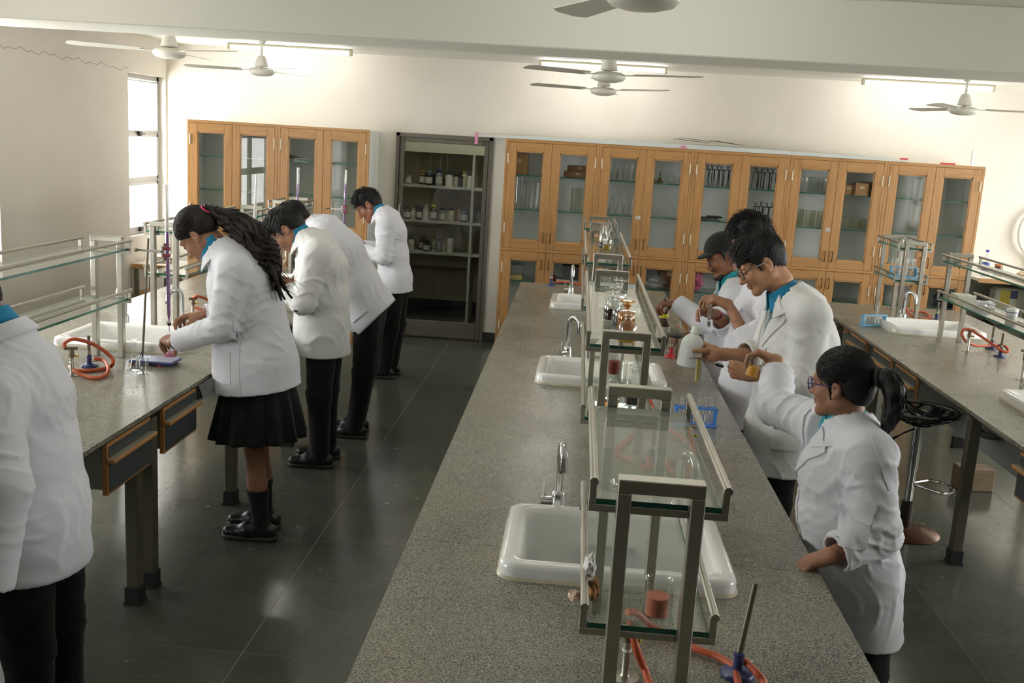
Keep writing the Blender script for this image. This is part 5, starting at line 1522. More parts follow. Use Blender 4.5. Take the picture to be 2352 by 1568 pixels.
    # --- shirt under the coat
    if shirt is not None:
        S3 = Sdf(np.minimum(np.minimum(shL, shR), pts[max(0, len(T) - 4)]) - .2, np.maximum(np.maximum(shL, shR), nb) + .12, .009)
        for i in range(max(0, len(T) - (4 if V is not None else 3)), len(T) - 1): S3.rc(pts[i], pts[i + 1], T[i][1] - .026, T[i + 1][1] - .022, .035, side, (T[i][2] + T[i + 1][2]) / 2)
        for sh in (shL, shR): S3.rc(nb, nb + (sh - nb) * .75, .05, .048, .04)
        S3.rc(nb - (nk - nb) * .2, nk, neck_r * 1.03, neck_r * 1.0, 0, mode='sub')
        npmesh('shirt', [S3.mesh()], shirt, par)
    # --- body: one surface, finer at head and hands
    B = Sdf(np.array([lo[0], lo[1], .02]), np.maximum(hi, H.C + .05), .0145)
    for i in range(len(T) - 1):
        if i >= 2: B.rc(pts[i], pts[i + 1], T[i][1] - .045, max(.03, T[i + 1][1] - .035), .04, side, (T[i][2] + T[i + 1][2]) / 2)
    for sh in (shL, shR): B.rc(nb, sh, .04, .045, .04)
    for l in legs: B.rc(pts[2], l[0], max(.05, T[2][1] - .06), .085, .05)
    for key, (el, wr, cf) in arms.items():
        sh = shL if key == 'L' else shR
        B.rc(sh, el, .047, .04, .03).rc(el, np.asarray(el) + (np.asarray(wr) - np.asarray(el)) * .9, .04, .03, .02)
    B.rc(nb - (nk - nb) * .3, nk, neck_r * 1.05, neck_r * .96, .03)
    for (hip, kn, an, toe) in legs:
        B.rc(hip, kn, .072, .052, .05).rc(kn, np.asarray(kn) * .55 + np.asarray(an) * .45, .05, .052, .02).rc(np.asarray(kn) * .55 + np.asarray(an) * .45, an, .052, .034, .02)
    parts = [B.mesh()]
    HS = Sdf(H.C - .16 * H.k, H.C + .16 * H.k, .004)
    H.build_skin(HS, female); H.neck(HS, nk + (nb - nk) * .6, neck_r * .97 / H.k)
    HS.op(lambda X, Y, Z: (X - H.p(0, 0, -.165)[0]) * H.u[0] + (Y - H.p(0, 0, -.165)[1]) * H.u[1] + (Z - H.p(0, 0, -.165)[2]) * H.u[2] + 0 * X, H.C - .2, H.C + .2, 0, 'sub')
    parts.append(HS.mesh())
    for (hd_, fn_) in hands:
        c = hd_.pt(.07, 0, .02)
        G = Sdf(np.minimum(c - .12, hd_.W - .05), np.maximum(c + .12, hd_.W + .05), .0033)
        fn_(hd_, G); parts.append(G.mesh())
    body = npmesh('body', parts, skin, par)
    for (hd_, fn_) in hands: hd_.add_nails(body)
    # --- legs
    if trou is not None:
        ps = [np.asarray(q) for l in legs for q in l[:3]]
        Q = Sdf(np.min(ps, 0) - .15, np.max(ps, 0) + .16, .0105)
        fl_ = []
        for j, (hip, kn, an, toe) in enumerate(legs):
            hip, kn, an = [np.asarray(q, float) for q in (hip, kn, an)]
            Q.rc(hip + [0, 0, .08], kn, .108, .078, .05).rc(kn, an + [0, 0, -.02], .077, .062, .03)
            fl_ += [(an + [0, 0, .06], .12, (0.1, .2, 1), .05, .006, j * 2.), (kn, .14, (.2, .1, 1), .07, .006, 1 + j), (hip * .5 + kn * .5, .2, (.9, .4, .1), .07, .004, 2 + j)]
        Q.disp(fold_fn(fl_)); Q.plane((0, 0, .03), (0, 0, -1))
        Q.plane(np.asarray(hp) - hn * .07, -hn)
        npmesh('trousers', [Q.mesh()], trou, par)
    for (hip, kn, an, toe) in legs: shoe(par, an, toe)
    return par, coat, full, body
def buttons(S, par, pts, dr):
    for p in pts:
        P = np.asarray(p, float); dr = nrm(dr); t = -.15
        for _ in range(60):
            d = float(S.val(P + dr * t)); t += max(min(d, .02), -.01)
            if abs(d) < .0006: break
        q = P + dr * t
        ax = Vector((-dr[0], -dr[1], -dr[2])).to_track_quat('Z', 'Y').to_matrix()
        MB().lathe([(0, .003), (.003, .0026), (.0045, .0036), (.0065, .0034), (.007, .0012), (.0066, -.001)], 14, o=tuple(q), axis=ax).build('button', pbr('button_white', rgb(222, 222, 224), 0.35), par, smooth=True)
Zu = np.array([0, 0, 1.0])
def Y(px, py, y): return U(px, py, "y", y)
A3 = lambda *a: np.array(a, float)
def legs_of(pel, kn, an, toe, side, w=.09, spread=(0, 0)):
    out = []
    for j, q in enumerate((-1, 1)):
        out.append((A3(*pel) + A3(*side) * w * q, A3(*kn) + A3(*side) * w * q + A3(spread[j], 0, 0), A3(*an) + A3(*side) * w * q + A3(spread[j], 0, 0), toe))
    return out
def std_folds(T, shL, shR, arms, seed, amp=1.0, drape=.008):
    r = np.random.default_rng(seed); out = []
    side = nrm(np.asarray(shR) - np.asarray(shL))
    for key, (el, wr, cf) in arms.items():
        el, wr = A3(*el), A3(*wr); sh = A3(*(shL if key == 'L' else shR)); d1 = nrm(el - sh); d2 = nrm(wr - el)
        bend = nrm(d1 + d2)
        out += [(el, .10, nrm(d1 * .9 + side * .3), .055, .008 * amp, r.uniform(0, 3)), (el * .6 + wr * .4, .09, nrm(d2 + A3(.1, .3, .2)), .05, .006 * amp, r.uniform(0, 3)),
                (el + (wr - el) * cf * .9, .06, d2, .035, .004 * amp, r.uniform(0, 3)), (sh * .45 + el * .55, .12, nrm(d1 + side * .5), .075, .006 * amp, r.uniform(0, 3)), (sh, .13, nrm(d1 * .5 + side + A3(.2, .1, .3)), .07, .006 * amp, r.uniform(0, 3))]
    for i, (c, rr, f) in enumerate(T[:-1]):
        c = A3(*c)
        lower = i < 2
        out.append((c, .26, nrm(side * 1.0 + A3(.25, .1, 0)) if lower else nrm(A3(.4, .3, .9) + side * .4), .11 if lower else .08, drape * (1.1 if lower else .55), r.uniform(0, 3)))
        out.append((c + A3(r.uniform(-.1, .1), r.uniform(-.1, .1), 0), .2, nrm(A3(r.uniform(-1, 1), r.uniform(-1, 1), r.uniform(-.3, 1.2))), .075, drape * .6, r.uniform(0, 3)))
    return out
def side_features(par, S, pts, mat, side_y):
    pass

# ============ the girl with the long ponytail at the burette (left bench)
shL, shR = A3(-1.70, 5.02, 1.47), A3(-1.80, 5.38, 1.46)
arms = {'L': (A3(-1.735, 4.95, 1.185), A3(-2.03, 5.09, 1.06), .93), 'R': (A3(-1.74, 5.45, 1.17), A3(-1.975, 5.31, 1.17), .93)}
T = [((-1.625, 5.2, .76), .235, 1.0), ((-1.635, 5.2, .95), .215, 1.08), ((-1.685, 5.2, 1.22), .185, 1.1), ((-1.715, 5.2, 1.38), .178, 1.15), ((-1.755, 5.2, 1.48), .125, 1.25), ((-1.83, 5.2, 1.555), .07, 1.1)]
H2 = Head((-1.945, 5.2, 1.618), (-.64, .10, -.77), (-.76, 0, .64), 1.10)
def h2L(h, G): h.build(G, [(.75, .7, .4), (.85, .8, .4), (.95, .8, .45), (1.0, .8, .4)], .03, (.2, .6, .75), (.3, .5), (A3(-1.93, 5.05, 1.10), .028))
def h2R(h, G): h.build(G, [(.35, .75, .4), (.45, .85, .4), (.7, .9, .5), (.9, .9, .5)], .03, (.45, .75, .55), (.1, .3), (A3(-1.88, 5.36, 1.17), .028))
hands = [(Hand(arms['L'][1], (-.78, .5, .05), (.05, .2, -1), True, .98), h2L), (Hand(arms['R'][1], (-.93, -.25, -.12), (-.1, -.25, -1), False, .98), h2R)]
lg = legs_of((-1.62, 5.2, .92), (-1.615, 5.2, .5), (-1.578, 5.2, .095), (-1, -.05), (0, 1, 0), .085, (0, -.03))
fo = std_folds(T, shL, shR, arms, 3, 1.0, .005) + [(A3(-1.62, 5.0, 1.2), .2, A3(.1, 0, 1), .05, .006, .4)]
P2, c2, S2, b2 = person('person with long dark ponytail, white lab coat and black skirt turning a burette tap', T, shL, shR, arms, H2, M_SKIN, M_COAT, lg, (A3(-1.63, 5.2, .825), (0.12, 0, -1)), female=True, neck_base=(-1.84, 5.2, 1.55), hands=hands, folds=fo, shirt=M_SHIRT, sleeve_r=(.078, .07, .058), neck_r=.055)
H2.face_bits(P2, M_SKIN)
collar('shirt_collar', M_SHIRT, P2, A3(-1.865, 5.2, 1.545), nrm(A3(-.6, 0, .8)), A3(-.8, 0, -.6), .066, .08, 0.057, .35, 1.0)
collar('coat_collar', M_COAT, P2, A3(-1.835, 5.2, 1.525), nrm(A3(-.55, 0, .83)), A3(-.8, 0, -.55), .082, .12, 0.031, .6, 1.15, -.012)
dr = A3(.0, 1, 0)
patch(S2, 'pocket', M_COAT, P2, [(-1.855, 5.0, 1.06), (-1.705, 5.0, 1.05), (-1.695, 5.0, .885), (-1.845, 5.0, .88)], dr)
patch(S2, 'back_belt', M_COAT, P2, [(-1.655, 5.0, 1.25), (-1.45, 5.0, 1.262), (-1.45, 5.0, 1.225), (-1.655, 5.0, 1.215)], A3(-.25, 1, 0), 14, 2, .003)
patch(S2, 'side_seam', M_COAT, P2, [(-1.668, 5.0, 1.23), (-1.66, 5.0, 1.23), (-1.645, 5.0, .84), (-1.654, 5.0, .84)], dr, 2, 14, .003)
# pleated skirt
n = 84; V = []; F = []
zs = [.93, .85, .76, .66, .57, .556]
for zi, z in enumerate(zs):
    t = (zs[0] - z) / (zs[0] - zs[-1])
    for k in range(n):
        a = 2 * PI * k / n
        pl = (.004 + .014 * t) * (2 * abs(((k * 14 / n) % 1) - .5) - .5) * 2
        rx, ry = .165 + .085 * t + pl, .17 + .06 * t + pl
        V.append((-1.622 + rx * math.cos(a), 5.2 + ry * math.sin(a), z + .012 * math.cos(a) * t))
for zi in range(len(zs) - 1):
    for k in range(n):
        k2 = (k + 1) % n; F.append((zi * n + k2, zi * n + k, (zi + 1) * n + k, (zi + 1) * n + k2))
so = MB().add(V, F).build('pleated_skirt', M_SKIRT2, P2, smooth=True)
so.modifiers.new('thick', 'SOLIDIFY').thickness = .004
for (hip, kn, an, toe) in lg:
    Q = Sdf(an - .12, A3(an[0] + .12, an[1] + .12, .31), .008)
    e = kn * .45 + an * .55
    Q.rc(e + A3(0, 0, .05), e, .056, .056, .01).rc(e, an, .055, .042, .02).rc(an, an + A3(-.03, 0, -.05), .041, .04, .02).plane((0, 0, .285), (0, 0, 1))
    npmesh('sock', [Q.mesh()], M_SOCK, P2)
# hair pulled back into a wavy ponytail
R = .2
S = Sdf(H2.C - .22, H2.C + .22, .0045)
H2.ell(S, (0, -.012, .036), (.083, .105, .097), 0); H2.ell(S, (0, -.06, .02), (.068, .062, .075), .02)
S.disp(strand_noise(H2, .0018, 200), .03)
S.plane(H2.p(0, 0, -.004), H2.M.T @ A3(0, .62, -1))
for q in (1, -1): S.ell(H2.p(.084 * q, -.008, -.012), [.026, .022, .034], H2.M, .006, 'sub')
hm = S.mesh()
tie = H2.p(0, -.118, .045)
pth = [tie, Y(540, 512, 5.19), Y(577, 543, 5.17), Y(605, 578, 5.15), Y(622, 612, 5.14), Y(634, 640, 5.14)]
rad = [.028, .062, .082, .075, .05, .02]
lo = np.min(pth, 0) - .13; hi = np.max(pth, 0) + .13
S = Sdf(lo, hi, .005)
S.chain(pth, rad, .02, A3(0, 1, 0), .62)
rr = np.random.default_rng(5)
axp = nrm(pth[-1] - pth[0])
for _ in range(46):
    i = rr.integers(1, 5); a = pth[i] + rr.normal(0, .022, 3) * A3(1, .7, 1); a[1] -= .02
    st = a; v = nrm(pth[min(i + 1, 5)] - pth[i - 1])
    for q in range(3):
        b = st + v * .045 + rr.normal(0, .012, 3); S.rc(st, b, .011 - .002 * q, .009 - .002 * q, .006); st = b
tw = strand_noise(H2, .004, 230)
S.disp(lambda X, Y_, Z: .0035 * np.sin(170 * ((X - pth[0][0]) * .55 + (Z - pth[0][2]) * .8) + 6 * np.sin(24 * ((X - pth[0][0]) * .8 - (Z - pth[0][2]) * .55)) + 90 * (Y_ - 5.2)), .03)
hair = npmesh('hair', [hm, S.mesh()], M_HAIRB, P2)
tail_locks(hair, pth, rad, 620, 16, .002, M_HAIRB, .012, A3(0, 1, 0))
m = MB()
for k in range(60):
    i = int(rr.integers(2, 6)); a = pth[i] + rr.normal(0, .03, 3) * A3(1, .6, .8); pts = [a]
    v = nrm(axp + rr.normal(0, .25, 3)); ph = rr.uniform(0, 6)
    for q in range(9):
        s_ = q / 8
        pts.append(a + v * .13 * s_ + A3(math.sin(ph + 7 * s_), .4 * math.cos(ph + 6 * s_), math.cos(ph + 7 * s_)) * .012 * s_)
    m.tube(pts, [.0026 * (1 - .8 * q / 9) for q in range(10)], 4)
w = m.build('loose_strand', M_HAIRB, hair); w['kind'] = 'stuff'
tl2 = np.array([0, -.118, .045])
strands(H2, hair, 31, 800, lambda p: nrm(tl2 - p), lambda p: p[2] > .62 * p[1] + .004 and p[1] > -.1 and not (abs(p[0]) > .06 and -.04 < p[1] < .02 and p[2] < .03), .001, .09, .0015, (.0845, .1065, .0985), mat=M_HAIRB)
MB().tube([tie + .03 * (H2.s * math.cos(a) + nrm(H2.u * .8 + H2.f * .1) * math.sin(a)) for a in np.linspace(0, 2 * PI, 14, endpoint=False)], .005, 6, closed=True).build('hair_band', pbr('pink_band', rgb(206, 52, 92), 0.5), hair, smooth=True)
e_ = H2.p(-.083, -.006, -.045)
MB().tube([e_ + A3(0, -.002, 0) + .009 * (H2.f * math.cos(a) + H2.u * math.sin(a)) for a in np.linspace(0, 2 * PI, 12, endpoint=False)], .0016, 5, closed=True).build('earring', M_CHROME, P2, smooth=True)
MB().tube([A3(*arms['L'][1]) + .012 * nrm(A3(.295, -.14, .125)) + .0335 * (A3(0, 0, 1) * math.cos(a) + nrm(A3(.43, .9, 0)) * math.sin(a) * 1.1) for a in np.linspace(0, 2 * PI, 20, endpoint=False)], .011, 6, closed=True).build('watch_strap', pbr('navy_strap', rgb(34, 38, 52), 0.5), P2, smooth=True)
MB().lathe([(0, .009), (.015, .008), (.018, .003), (.018, -.004)], 16, o=tuple(A3(*arms['L'][1]) + A3(.005, -.044, .008)), axis=Matrix.Rotation(PI / 2, 3, 'X')).build('watch_face', pbr('watch_grey', rgb(78, 80, 76), 0.3), P2, smooth=True)

# ============ bent student with thin glasses beside her
shL, shR = A3(-1.59, 6.25, 1.42), A3(-1.64, 6.65, 1.41)
arms = {'L': (A3(-1.655, 6.19, 1.12), A3(-1.87, 6.31, 1.225), .55), 'R': (A3(-1.73, 6.74, 1.12), A3(-1.95, 6.6, 1.2), .6)}
T = [((-1.585, 6.45, .68), .182, 1.2), ((-1.60, 6.45, .93), .175, 1.2), ((-1.61, 6.45, 1.13), .17, 1.2), ((-1.61, 6.45, 1.32), .16, 1.28), ((-1.645, 6.45, 1.44), .115, 1.35), ((-1.72, 6.45, 1.505), .068, 1.1)]
H3 = Head((-1.84, 6.45, 1.545), (-.6, -.06, -.8), (-.8, 0, .6), 1.12)
def h3(h, G): h.build(G, [(.5, .6, .3)] * 4, .03, (.5, .6, .4), (.2, .3))
lg = legs_of((-1.57, 6.45, .86), (-1.58, 6.44, .49), (-1.575, 6.47, .09), (-1, -.1), (0, 1, 0), .1, (0, 0))
P3, c3, S3_, b3 = person('bent person with thin round glasses in a white coat beside the ponytailed girl', T, shL, shR, arms, H3, M_SKIN, M_COATC, lg, (A3(-1.6, 6.45, .755), (0, 0, -1)), neck_base=(-1.73, 6.45, 1.50),
    hands=[(Hand(arms['L'][1], (-.9, .2, -.1), (0, .1, -1), True, 1.0), h3), (Hand(arms['R'][1], (-.9, -.2, -.1), (0, -.1, -1), False, 1.0), h3)], folds=std_folds(T, shL, shR, arms, 11, 1.1, .007), shirt=M_SHIRT, trou=M_TROU, sleeve_r=(.08, .074, .066))
H3.face_bits(P3, M_SKIN)
fr = [((0, .03, .08), (0, .045, .075), .01, .01)]
short_hair(H3, P3, 3, .016, tufts=80, fringe=fr, slope=.7)
collar('shirt_collar', M_SHIRT, P3, A3(-1.745, 6.45, 1.50), nrm(A3(-.62, 0, .78)), A3(-.8, 0, -.6), .066, .084, 0.054, .4, 1.0)
collar('coat_collar', M_COATC, P3, A3(-1.72, 6.45, 1.478), nrm(A3(-.55, 0, .83)), A3(-.8, 0, -.55), .08, .125, 0.028, .6, 1.15, -.01)
gl = H3.glasses('thin round wire eyeglasses on the bent student', pbr('wire_silver', rgb(150, 150, 146), 0.3, metal=.8), True, w=.022, h=.02)
patch(S3_, 'sleeve_print', pbr('print_black', rgb(40, 40, 44), 0.7), P3, [(-1.70, 6.0, 1.085), (-1.672, 6.0, 1.085), (-1.672, 6.0, 1.07), (-1.70, 6.0, 1.07)], A3(0, 1, 0), 3, 2, .002)
for q in range(3): patch(S3_, 'sleeve_print', pbr('print_black', rgb(40, 40, 44), 0.7), P3, [(-1.705, 6.0, 1.060 - .012 * q), (-1.665, 6.0, 1.062 - .012 * q), (-1.665, 6.0, 1.058 - .012 * q), (-1.705, 6.0, 1.056 - .012 * q)], A3(0, 1, 0), 3, 1, .002)

# ============ student bent far forward behind him
shL, shR = A3(-1.72, 6.94, 1.42), A3(-1.74, 7.36, 1.42)
arms = {'L': (A3(-1.87, 6.9, 1.15), A3(-2.06, 7.0, 1.03), .85), 'R': (A3(-1.88, 7.42, 1.15), A3(-2.06, 7.3, 1.03), .85)}
T = [((-1.30, 7.15, .79), .195, 1.22), ((-1.42, 7.15, .92), .18, 1.25), ((-1.53, 7.15, 1.10), .17, 1.25), ((-1.65, 7.15, 1.33), .165, 1.28), ((-1.76, 7.15, 1.47), .125, 1.3), ((-1.86, 7.15, 1.52), .07, 1.1)]
H4 = Head((-1.985, 7.15, 1.535), (-.55, 0, -.84), (-.84, 0, .55), 1.10)
lg = legs_of((-1.42, 7.15, .9), (-1.46, 7.15, .49), (-1.52, 7.17, .09), (-1, 0), (0, 1, 0), .09, (0.02, 0))
P4, c4, S4, b4 = person('person bent deep over the bench showing the back of a white lab coat', T, shL, shR, arms, H4, M_SKIND, M_COAT, lg, (A3(-1.375, 7.15, .88), (.74, 0, -.67)), neck_base=(-1.87, 7.15, 1.515),
    hands=[(Hand(arms['L'][1], (-.9, .2, -.2), (0, .1, -1), True, 1.0), h3), (Hand(arms['R'][1], (-.9, -.2, -.2), (0, -.1, -1), False, 1.0), h3)], folds=std_folds(T, shL, shR, arms, 21, 1.0, .007), shirt=M_SHIRT, trou=M_TROU)
H4.face_bits(P4, M_SKIND)
short_hair(H4, P4, 4, .014, tufts=70)
collar('coat_collar', M_COAT, P4, A3(-1.86, 7.15, 1.495), nrm(A3(-.7, 0, .7)), A3(-.7, 0, -.7), .08, .12, 0.028, .6, 1.15, -.01)
patch(S4, 'pocket', M_COAT, P4, [(-1.60, 6.8, .99), (-1.50, 6.8, 1.085), (-1.40, 6.8, .97), (-1.50, 6.8, .875)], A3(0, 1, 0), 8, 8, .007)

# ============ student at the far end of the left bench
shL, shR = A3(-1.655, 8.86, 1.42), A3(-1.68, 9.24, 1.42)
arms = {'L': (A3(-1.66, 8.82, 1.115), A3(-1.89, 8.93, 1.16), .9), 'R': (A3(-1.72, 9.3, 1.13), A3(-1.93, 9.16, 1.16), .9)}
T = [((-1.575, 9.05, .70), .155, 1.35), ((-1.59, 9.05, .92), .145, 1.35), ((-1.615, 9.05, 1.13), .132, 1.35), ((-1.64, 9.05, 1.32), .132, 1.4), ((-1.67, 9.05, 1.43), .1, 1.45), ((-1.73, 9.05, 1.49), .065, 1.1)]
H5 = Head((-1.85, 9.05, 1.545), (-.74, -.08, -.67), (-.67, 0, .74), 1.12)
lg = legs_of((-1.58, 9.05, .85), (-1.60, 9.05, .47), (-1.64, 9.05, .09), (-1, 0), (0, 1, 0), .085, (0, .03))
P5, c5, S5, b5 = person('slim person with wavy black hair in a lab coat near the store room door', T, shL, shR, arms, H5, M_SKIND, M_COAT, lg, (A3(-1.6, 9.05, .79), (.05, 0, -1)), neck_base=(-1.735, 9.05, 1.485),
    hands=[(Hand(arms['L'][1], (-.9, .2, -.1), (0, .1, -1), True, 1.0), h3), (Hand(arms['R'][1], (-.9, -.2, -.1), (0, -.1, -1), False, 1.0), h3)], folds=std_folds(T, shL, shR, arms, 31, 1.0, .006), shirt=M_SHIRT, trou=M_TROU, sleeve_r=(.072, .066, .056))
H5.face_bits(P5, M_SKIND, lipmat=M_LIP)
fr = [((0, .03, .08), (0, .045, .075), .01, .01)]
short_hair(H5, P5, 5, .022, amp=.018, fringe=fr, curl=.006, lift=.012)
collar('shirt_collar', M_SHIRT, P5, A3(-1.755, 9.05, 1.483), nrm(A3(-.6, 0, .8)), A3(-.8, 0, -.6), .064, .08, 0.054, .4, 1.0)
collar('coat_collar', M_COAT, P5, A3(-1.735, 9.05, 1.468), nrm(A3(-.5, 0, .86)), A3(-.8, 0, -.5), .078, .115, 0.026, .6, 1.15, -.01)

# ============ near student cut by the left frame edge
shL, shR = A3(-1.71, 2.87, 1.345), A3(-1.77, 3.22, 1.36)
arms = {'L': (A3(-1.585, 2.70, 1.13), A3(-1.60, 2.63, .86), 1.02), 'R': (A3(-1.85, 3.32, 1.16), A3(-2.05, 3.2, 1.04), .9)}
T = [((-1.70, 3.05, .66), .188, 1.22), ((-1.705, 3.05, .93), .172, 1.22), ((-1.715, 3.05, 1.13), .155, 1.28), ((-1.725, 3.05, 1.30), .15, 1.25), ((-1.735, 3.05, 1.40), .105, 1.3), ((-1.765, 3.05, 1.49), .065, 1.1)]
H1 = Head((-1.90, 3.05, 1.60), (-.75, 0, -.65), (-.65, 0, .75), 1.1)
lg = legs_of((-1.68, 3.05, .86), (-1.67, 3.05, .49), (-1.66, 3.05, .09), (-1, 0), (0, 1, 0), .1)
P1, c1, S1, b1 = person('person cut off by the left frame edge, white lab coat, seen from behind', T, shL, shR, arms, H1, M_SKIND, M_COAT, lg, (A3(-1.7, 3.05, .745), (0, 0, -1)), neck_base=(-1.765, 3.05, 1.49), res=.0075,
    hands=[(Hand(arms['L'][1], (-.5, .1, -.85), (-.8, .3, .4), True, 1.0), h3), (Hand(arms['R'][1], (-.9, -.2, -.1), (0, -.1, -1), False, 1.0), h3)], folds=std_folds(T, shL, shR, arms, 41, .9, .006), shirt=M_SHIRT, trou=M_TROU, sleeve_r=(.08, .076, .07))
H1.face_bits(P1, M_SKIND)
short_hair(H1, P1, 6, .016)
collar('shirt_collar', M_SHIRT, P1, A3(-1.79, 3.05, 1.505), nrm(A3(-.5, 0, .86)), A3(-.8, 0, -.5), .066, .084, 0.062, .4, 1.0)
collar('coat_collar', M_COAT, P1, A3(-1.775, 3.05, 1.495), nrm(A3(-.42, 0, .9)), A3(-.86, 0, -.45), .08, .108, 0.031, .6, 1.15, -.012)

# ============ tall student in black glasses holding the plastic bottle
shL, shR = A3(1.135, 4.85, 1.46), A3(1.085, 5.25, 1.455)
arms = {'L': (A3(1.13, 4.79, 1.15), A3(.905, 4.925, 1.145), .62), 'R': (A3(1.03, 5.32, 1.17), A3(.75, 5.145, 1.185), .42)}
T = [((1.085, 5.05, .56), .17, 1.22), ((1.10, 5.05, .85), .172, 1.22), ((1.13, 5.05, 1.08), .178, 1.2), ((1.14, 5.05, 1.30), .178, 1.22), ((1.12, 5.05, 1.45), .13, 1.35), ((1.06, 5.05, 1.54), .075, 1.1)]
H7 = Head((.910, 5.05, 1.678), (-.82, -.10, -.56), (-.56, 0, .82), 1.14)
def h7L(h, G): h.build(G, [(1.3, 1.3, .6), (1.35, 1.35, .6), (1.4, 1.35, .6), (1.45, 1.3, .6)], .02, (.12, .8, .6), (.35, .6), (A3(1.0, 4.87, 1.147), .033))
def h7R(h, G): h.build(G, [(.25, .45, .35), (.3, .5, .4), (.35, .5, .4), (.4, .5, .4)], .06, (-.1, .07, .95), (.1, .2), (A3(.86, 5.21, 1.18), .034))
hands = [(Hand(arms['L'][1], (-.95, .12, .12), (.1, 1, -.15), True, 1.08), h7L), (Hand(arms['R'][1], (-.55, .80, .05), (-.8, -.55, .0), False, 1.08), h7R)]
lg = legs_of((1.09, 5.05, .86), (1.09, 5.05, .49), (1.10, 5.05, .09), (-1, 0), (0, 1, 0), .1)
vb = A3(.935, 5.04, 1.22)
P7, c7, S7, b7 = person('tall person in black glasses and lab coat holding a white plastic bottle', T, shL, shR, arms, H7, M_SKINL, M_COATC, lg, (A3(1.09, 5.05, .645), (0, 0, -1)), neck_base=(1.05, 5.05, 1.53), res=.0075, hands=hands,
    folds=std_folds(T, shL, shR, arms, 51, 1.0, .006), V=(vb, A3(-1, 0, -.15), A3(.2, 0, 1), .26), shirt=M_SHIRT, trou=M_TROU, sleeve_r=(.086, .078, .068), neck_r=.062)
H7.face_bits(P7, M_SKINL, lipmat=M_LIP)
fr = [((0, .03, .08), (0, .045, .075), .01, .01)]
short_hair(H7, P7, 7, .026, tufts=130, tr=.0085, amp=.012, fringe=fr, res=.004, slope=.72)
H7.glasses('black half-rim eyeglasses on the tall student', M_BLACK, w=.026, h=.017)
collar('shirt_collar', M_SHIRT, P7, A3(1.035, 5.05, 1.525), nrm(A3(-.42, 0, .9)), A3(-.9, 0, -.4), .072, .092, 0.054, .45, 1.0, .0, .004, .03)
collar('coat_collar', M_COATC, P7, A3(1.06, 5.05, 1.495), nrm(A3(-.38, 0, .92)), A3(-.9, 0, -.38), .088, .14, 0.041, .75, 1.15, -.01)
for q in (-1, 1): patch(S7, 'lapel', M_COATC, P7, [(1.045, 5.05 + q * .105, 1.60), (1.02, 5.05 + q * .19, 1.47), (.97, 5.05 + q * .085, 1.33), (.93, 5.05 + q * .012, 1.24)] if False else [(1.0, 5.05 + q * .085, 1.535), (1.0, 5.05 + q * .165, 1.44), (.96, 5.05 + q * .075, 1.30), (.95, 5.05 + q * .012, 1.235)], A3(1, -q * .25, -.3), 8, 8, .008)
patch(S7, 'pocket', M_COATC, P7, [(1.02, 4.6, .98), (1.16, 4.6, .98), (1.16, 4.6, .80), (1.02, 4.6, .80)], A3(0, 1, 0), 8, 8, .007)
patch(S7, 'chest_pocket', M_COATC, P7, [(.8, 4.93, 1.27), (.8, 5.0, 1.27), (.8, 5.0, 1.15), (.8, 4.93, 1.15)], A3(1, .2, 0), 8, 8, .007)
buttons(S7, P7, [(.9, 5.03, 1.14), (.9, 5.03, 1.0), (.9, 5.03, .86)], A3(1, 0, 0))

# ============ curly-haired student behind him, holding a test tube
shL, shR = A3(1.10, 5.6, 1.44), A3(1.08, 6.0, 1.43)
arms = {'L': (A3(.985, 5.50, 1.17), A3(.865, 5.62, 1.375), .42), 'R': (A3(.975, 5.98, 1.13), A3(.83, 5.80, 1.285), .75)}
T = [((1.03, 5.8, .58), .16, 1.22), ((1.04, 5.8, .85), .155, 1.25), ((1.06, 5.8, 1.08), .158, 1.25), ((1.08, 5.8, 1.3), .158, 1.28), ((1.10, 5.8, 1.43), .12, 1.35), ((1.10, 5.8, 1.54), .07, 1.1)]
H8 = Head((.985, 5.8, 1.712), (-.88, .1, -.42), (-.42, 0, .88), 1.12)
def h8L(h, G): h.build(G, [(.55, .7, .4), (.6, .8, .4), (.8, .9, .5), (.9, .9, .5)], .03, (.4, .75, .6), (.15, .3), (A3(.91, 5.575, 1.30), .03))
def h8R(h, G): h.build(G, [(.5, .75, .45), (.6, .8, .5), (.7, .9, .5), (.6, .7, .4)], .06, (.35, .8, .6), (.2, .3), (A3(.88, 5.86, 1.24), .03))
hands = [(Hand(arms['L'][1], (-.85, .1, .28), (-.3, .25, -1), True, 1.05), h8L), (Hand(arms['R'][1], (-.8, -.3, .25), (-.4, -.7, -.5), False, 1.0), h8R)]
lg = legs_of((1.04, 5.8, .86), (1.04, 5.8, .49), (1.05, 5.8, .09), (-1, 0), (0, 1, 0), .09)
P8, c8, S8, b8 = person('person with thick curly black hair behind the tall student, holding up a test tube', T, shL, shR, arms, H8, M_SKIN, M_COAT, lg, (A3(1.03, 5.8, .67), (0, 0, -1)), neck_base=(1.095, 5.8, 1.53), hands=hands, folds=std_folds(T, shL, shR, arms, 61, 1.1, .006), shirt=M_SHIRTT, trou=M_TROU, sleeve_r=(.078, .072, .062))
H8.face_bits(P8, M_SKIN)
fr = [((0, .03, .08), (0, .045, .075), .01, .01)]
short_hair(H8, P8, 8, .04, amp=.022, fringe=fr, curl=.008, lift=.016)
collar('shirt_collar', M_SHIRTT, P8, A3(1.09, 5.8, 1.535), nrm(A3(-.35, 0, .93)), A3(-.93, 0, -.35), .068, .086, 0.057, .4, 1.0)
collar('coat_collar', M_COAT, P8, A3(1.10, 5.8, 1.515), nrm(A3(-.3, 0, .95)), A3(-.93, 0, -.3), .08, .12, 0.041, .6, 1.15, -.01)
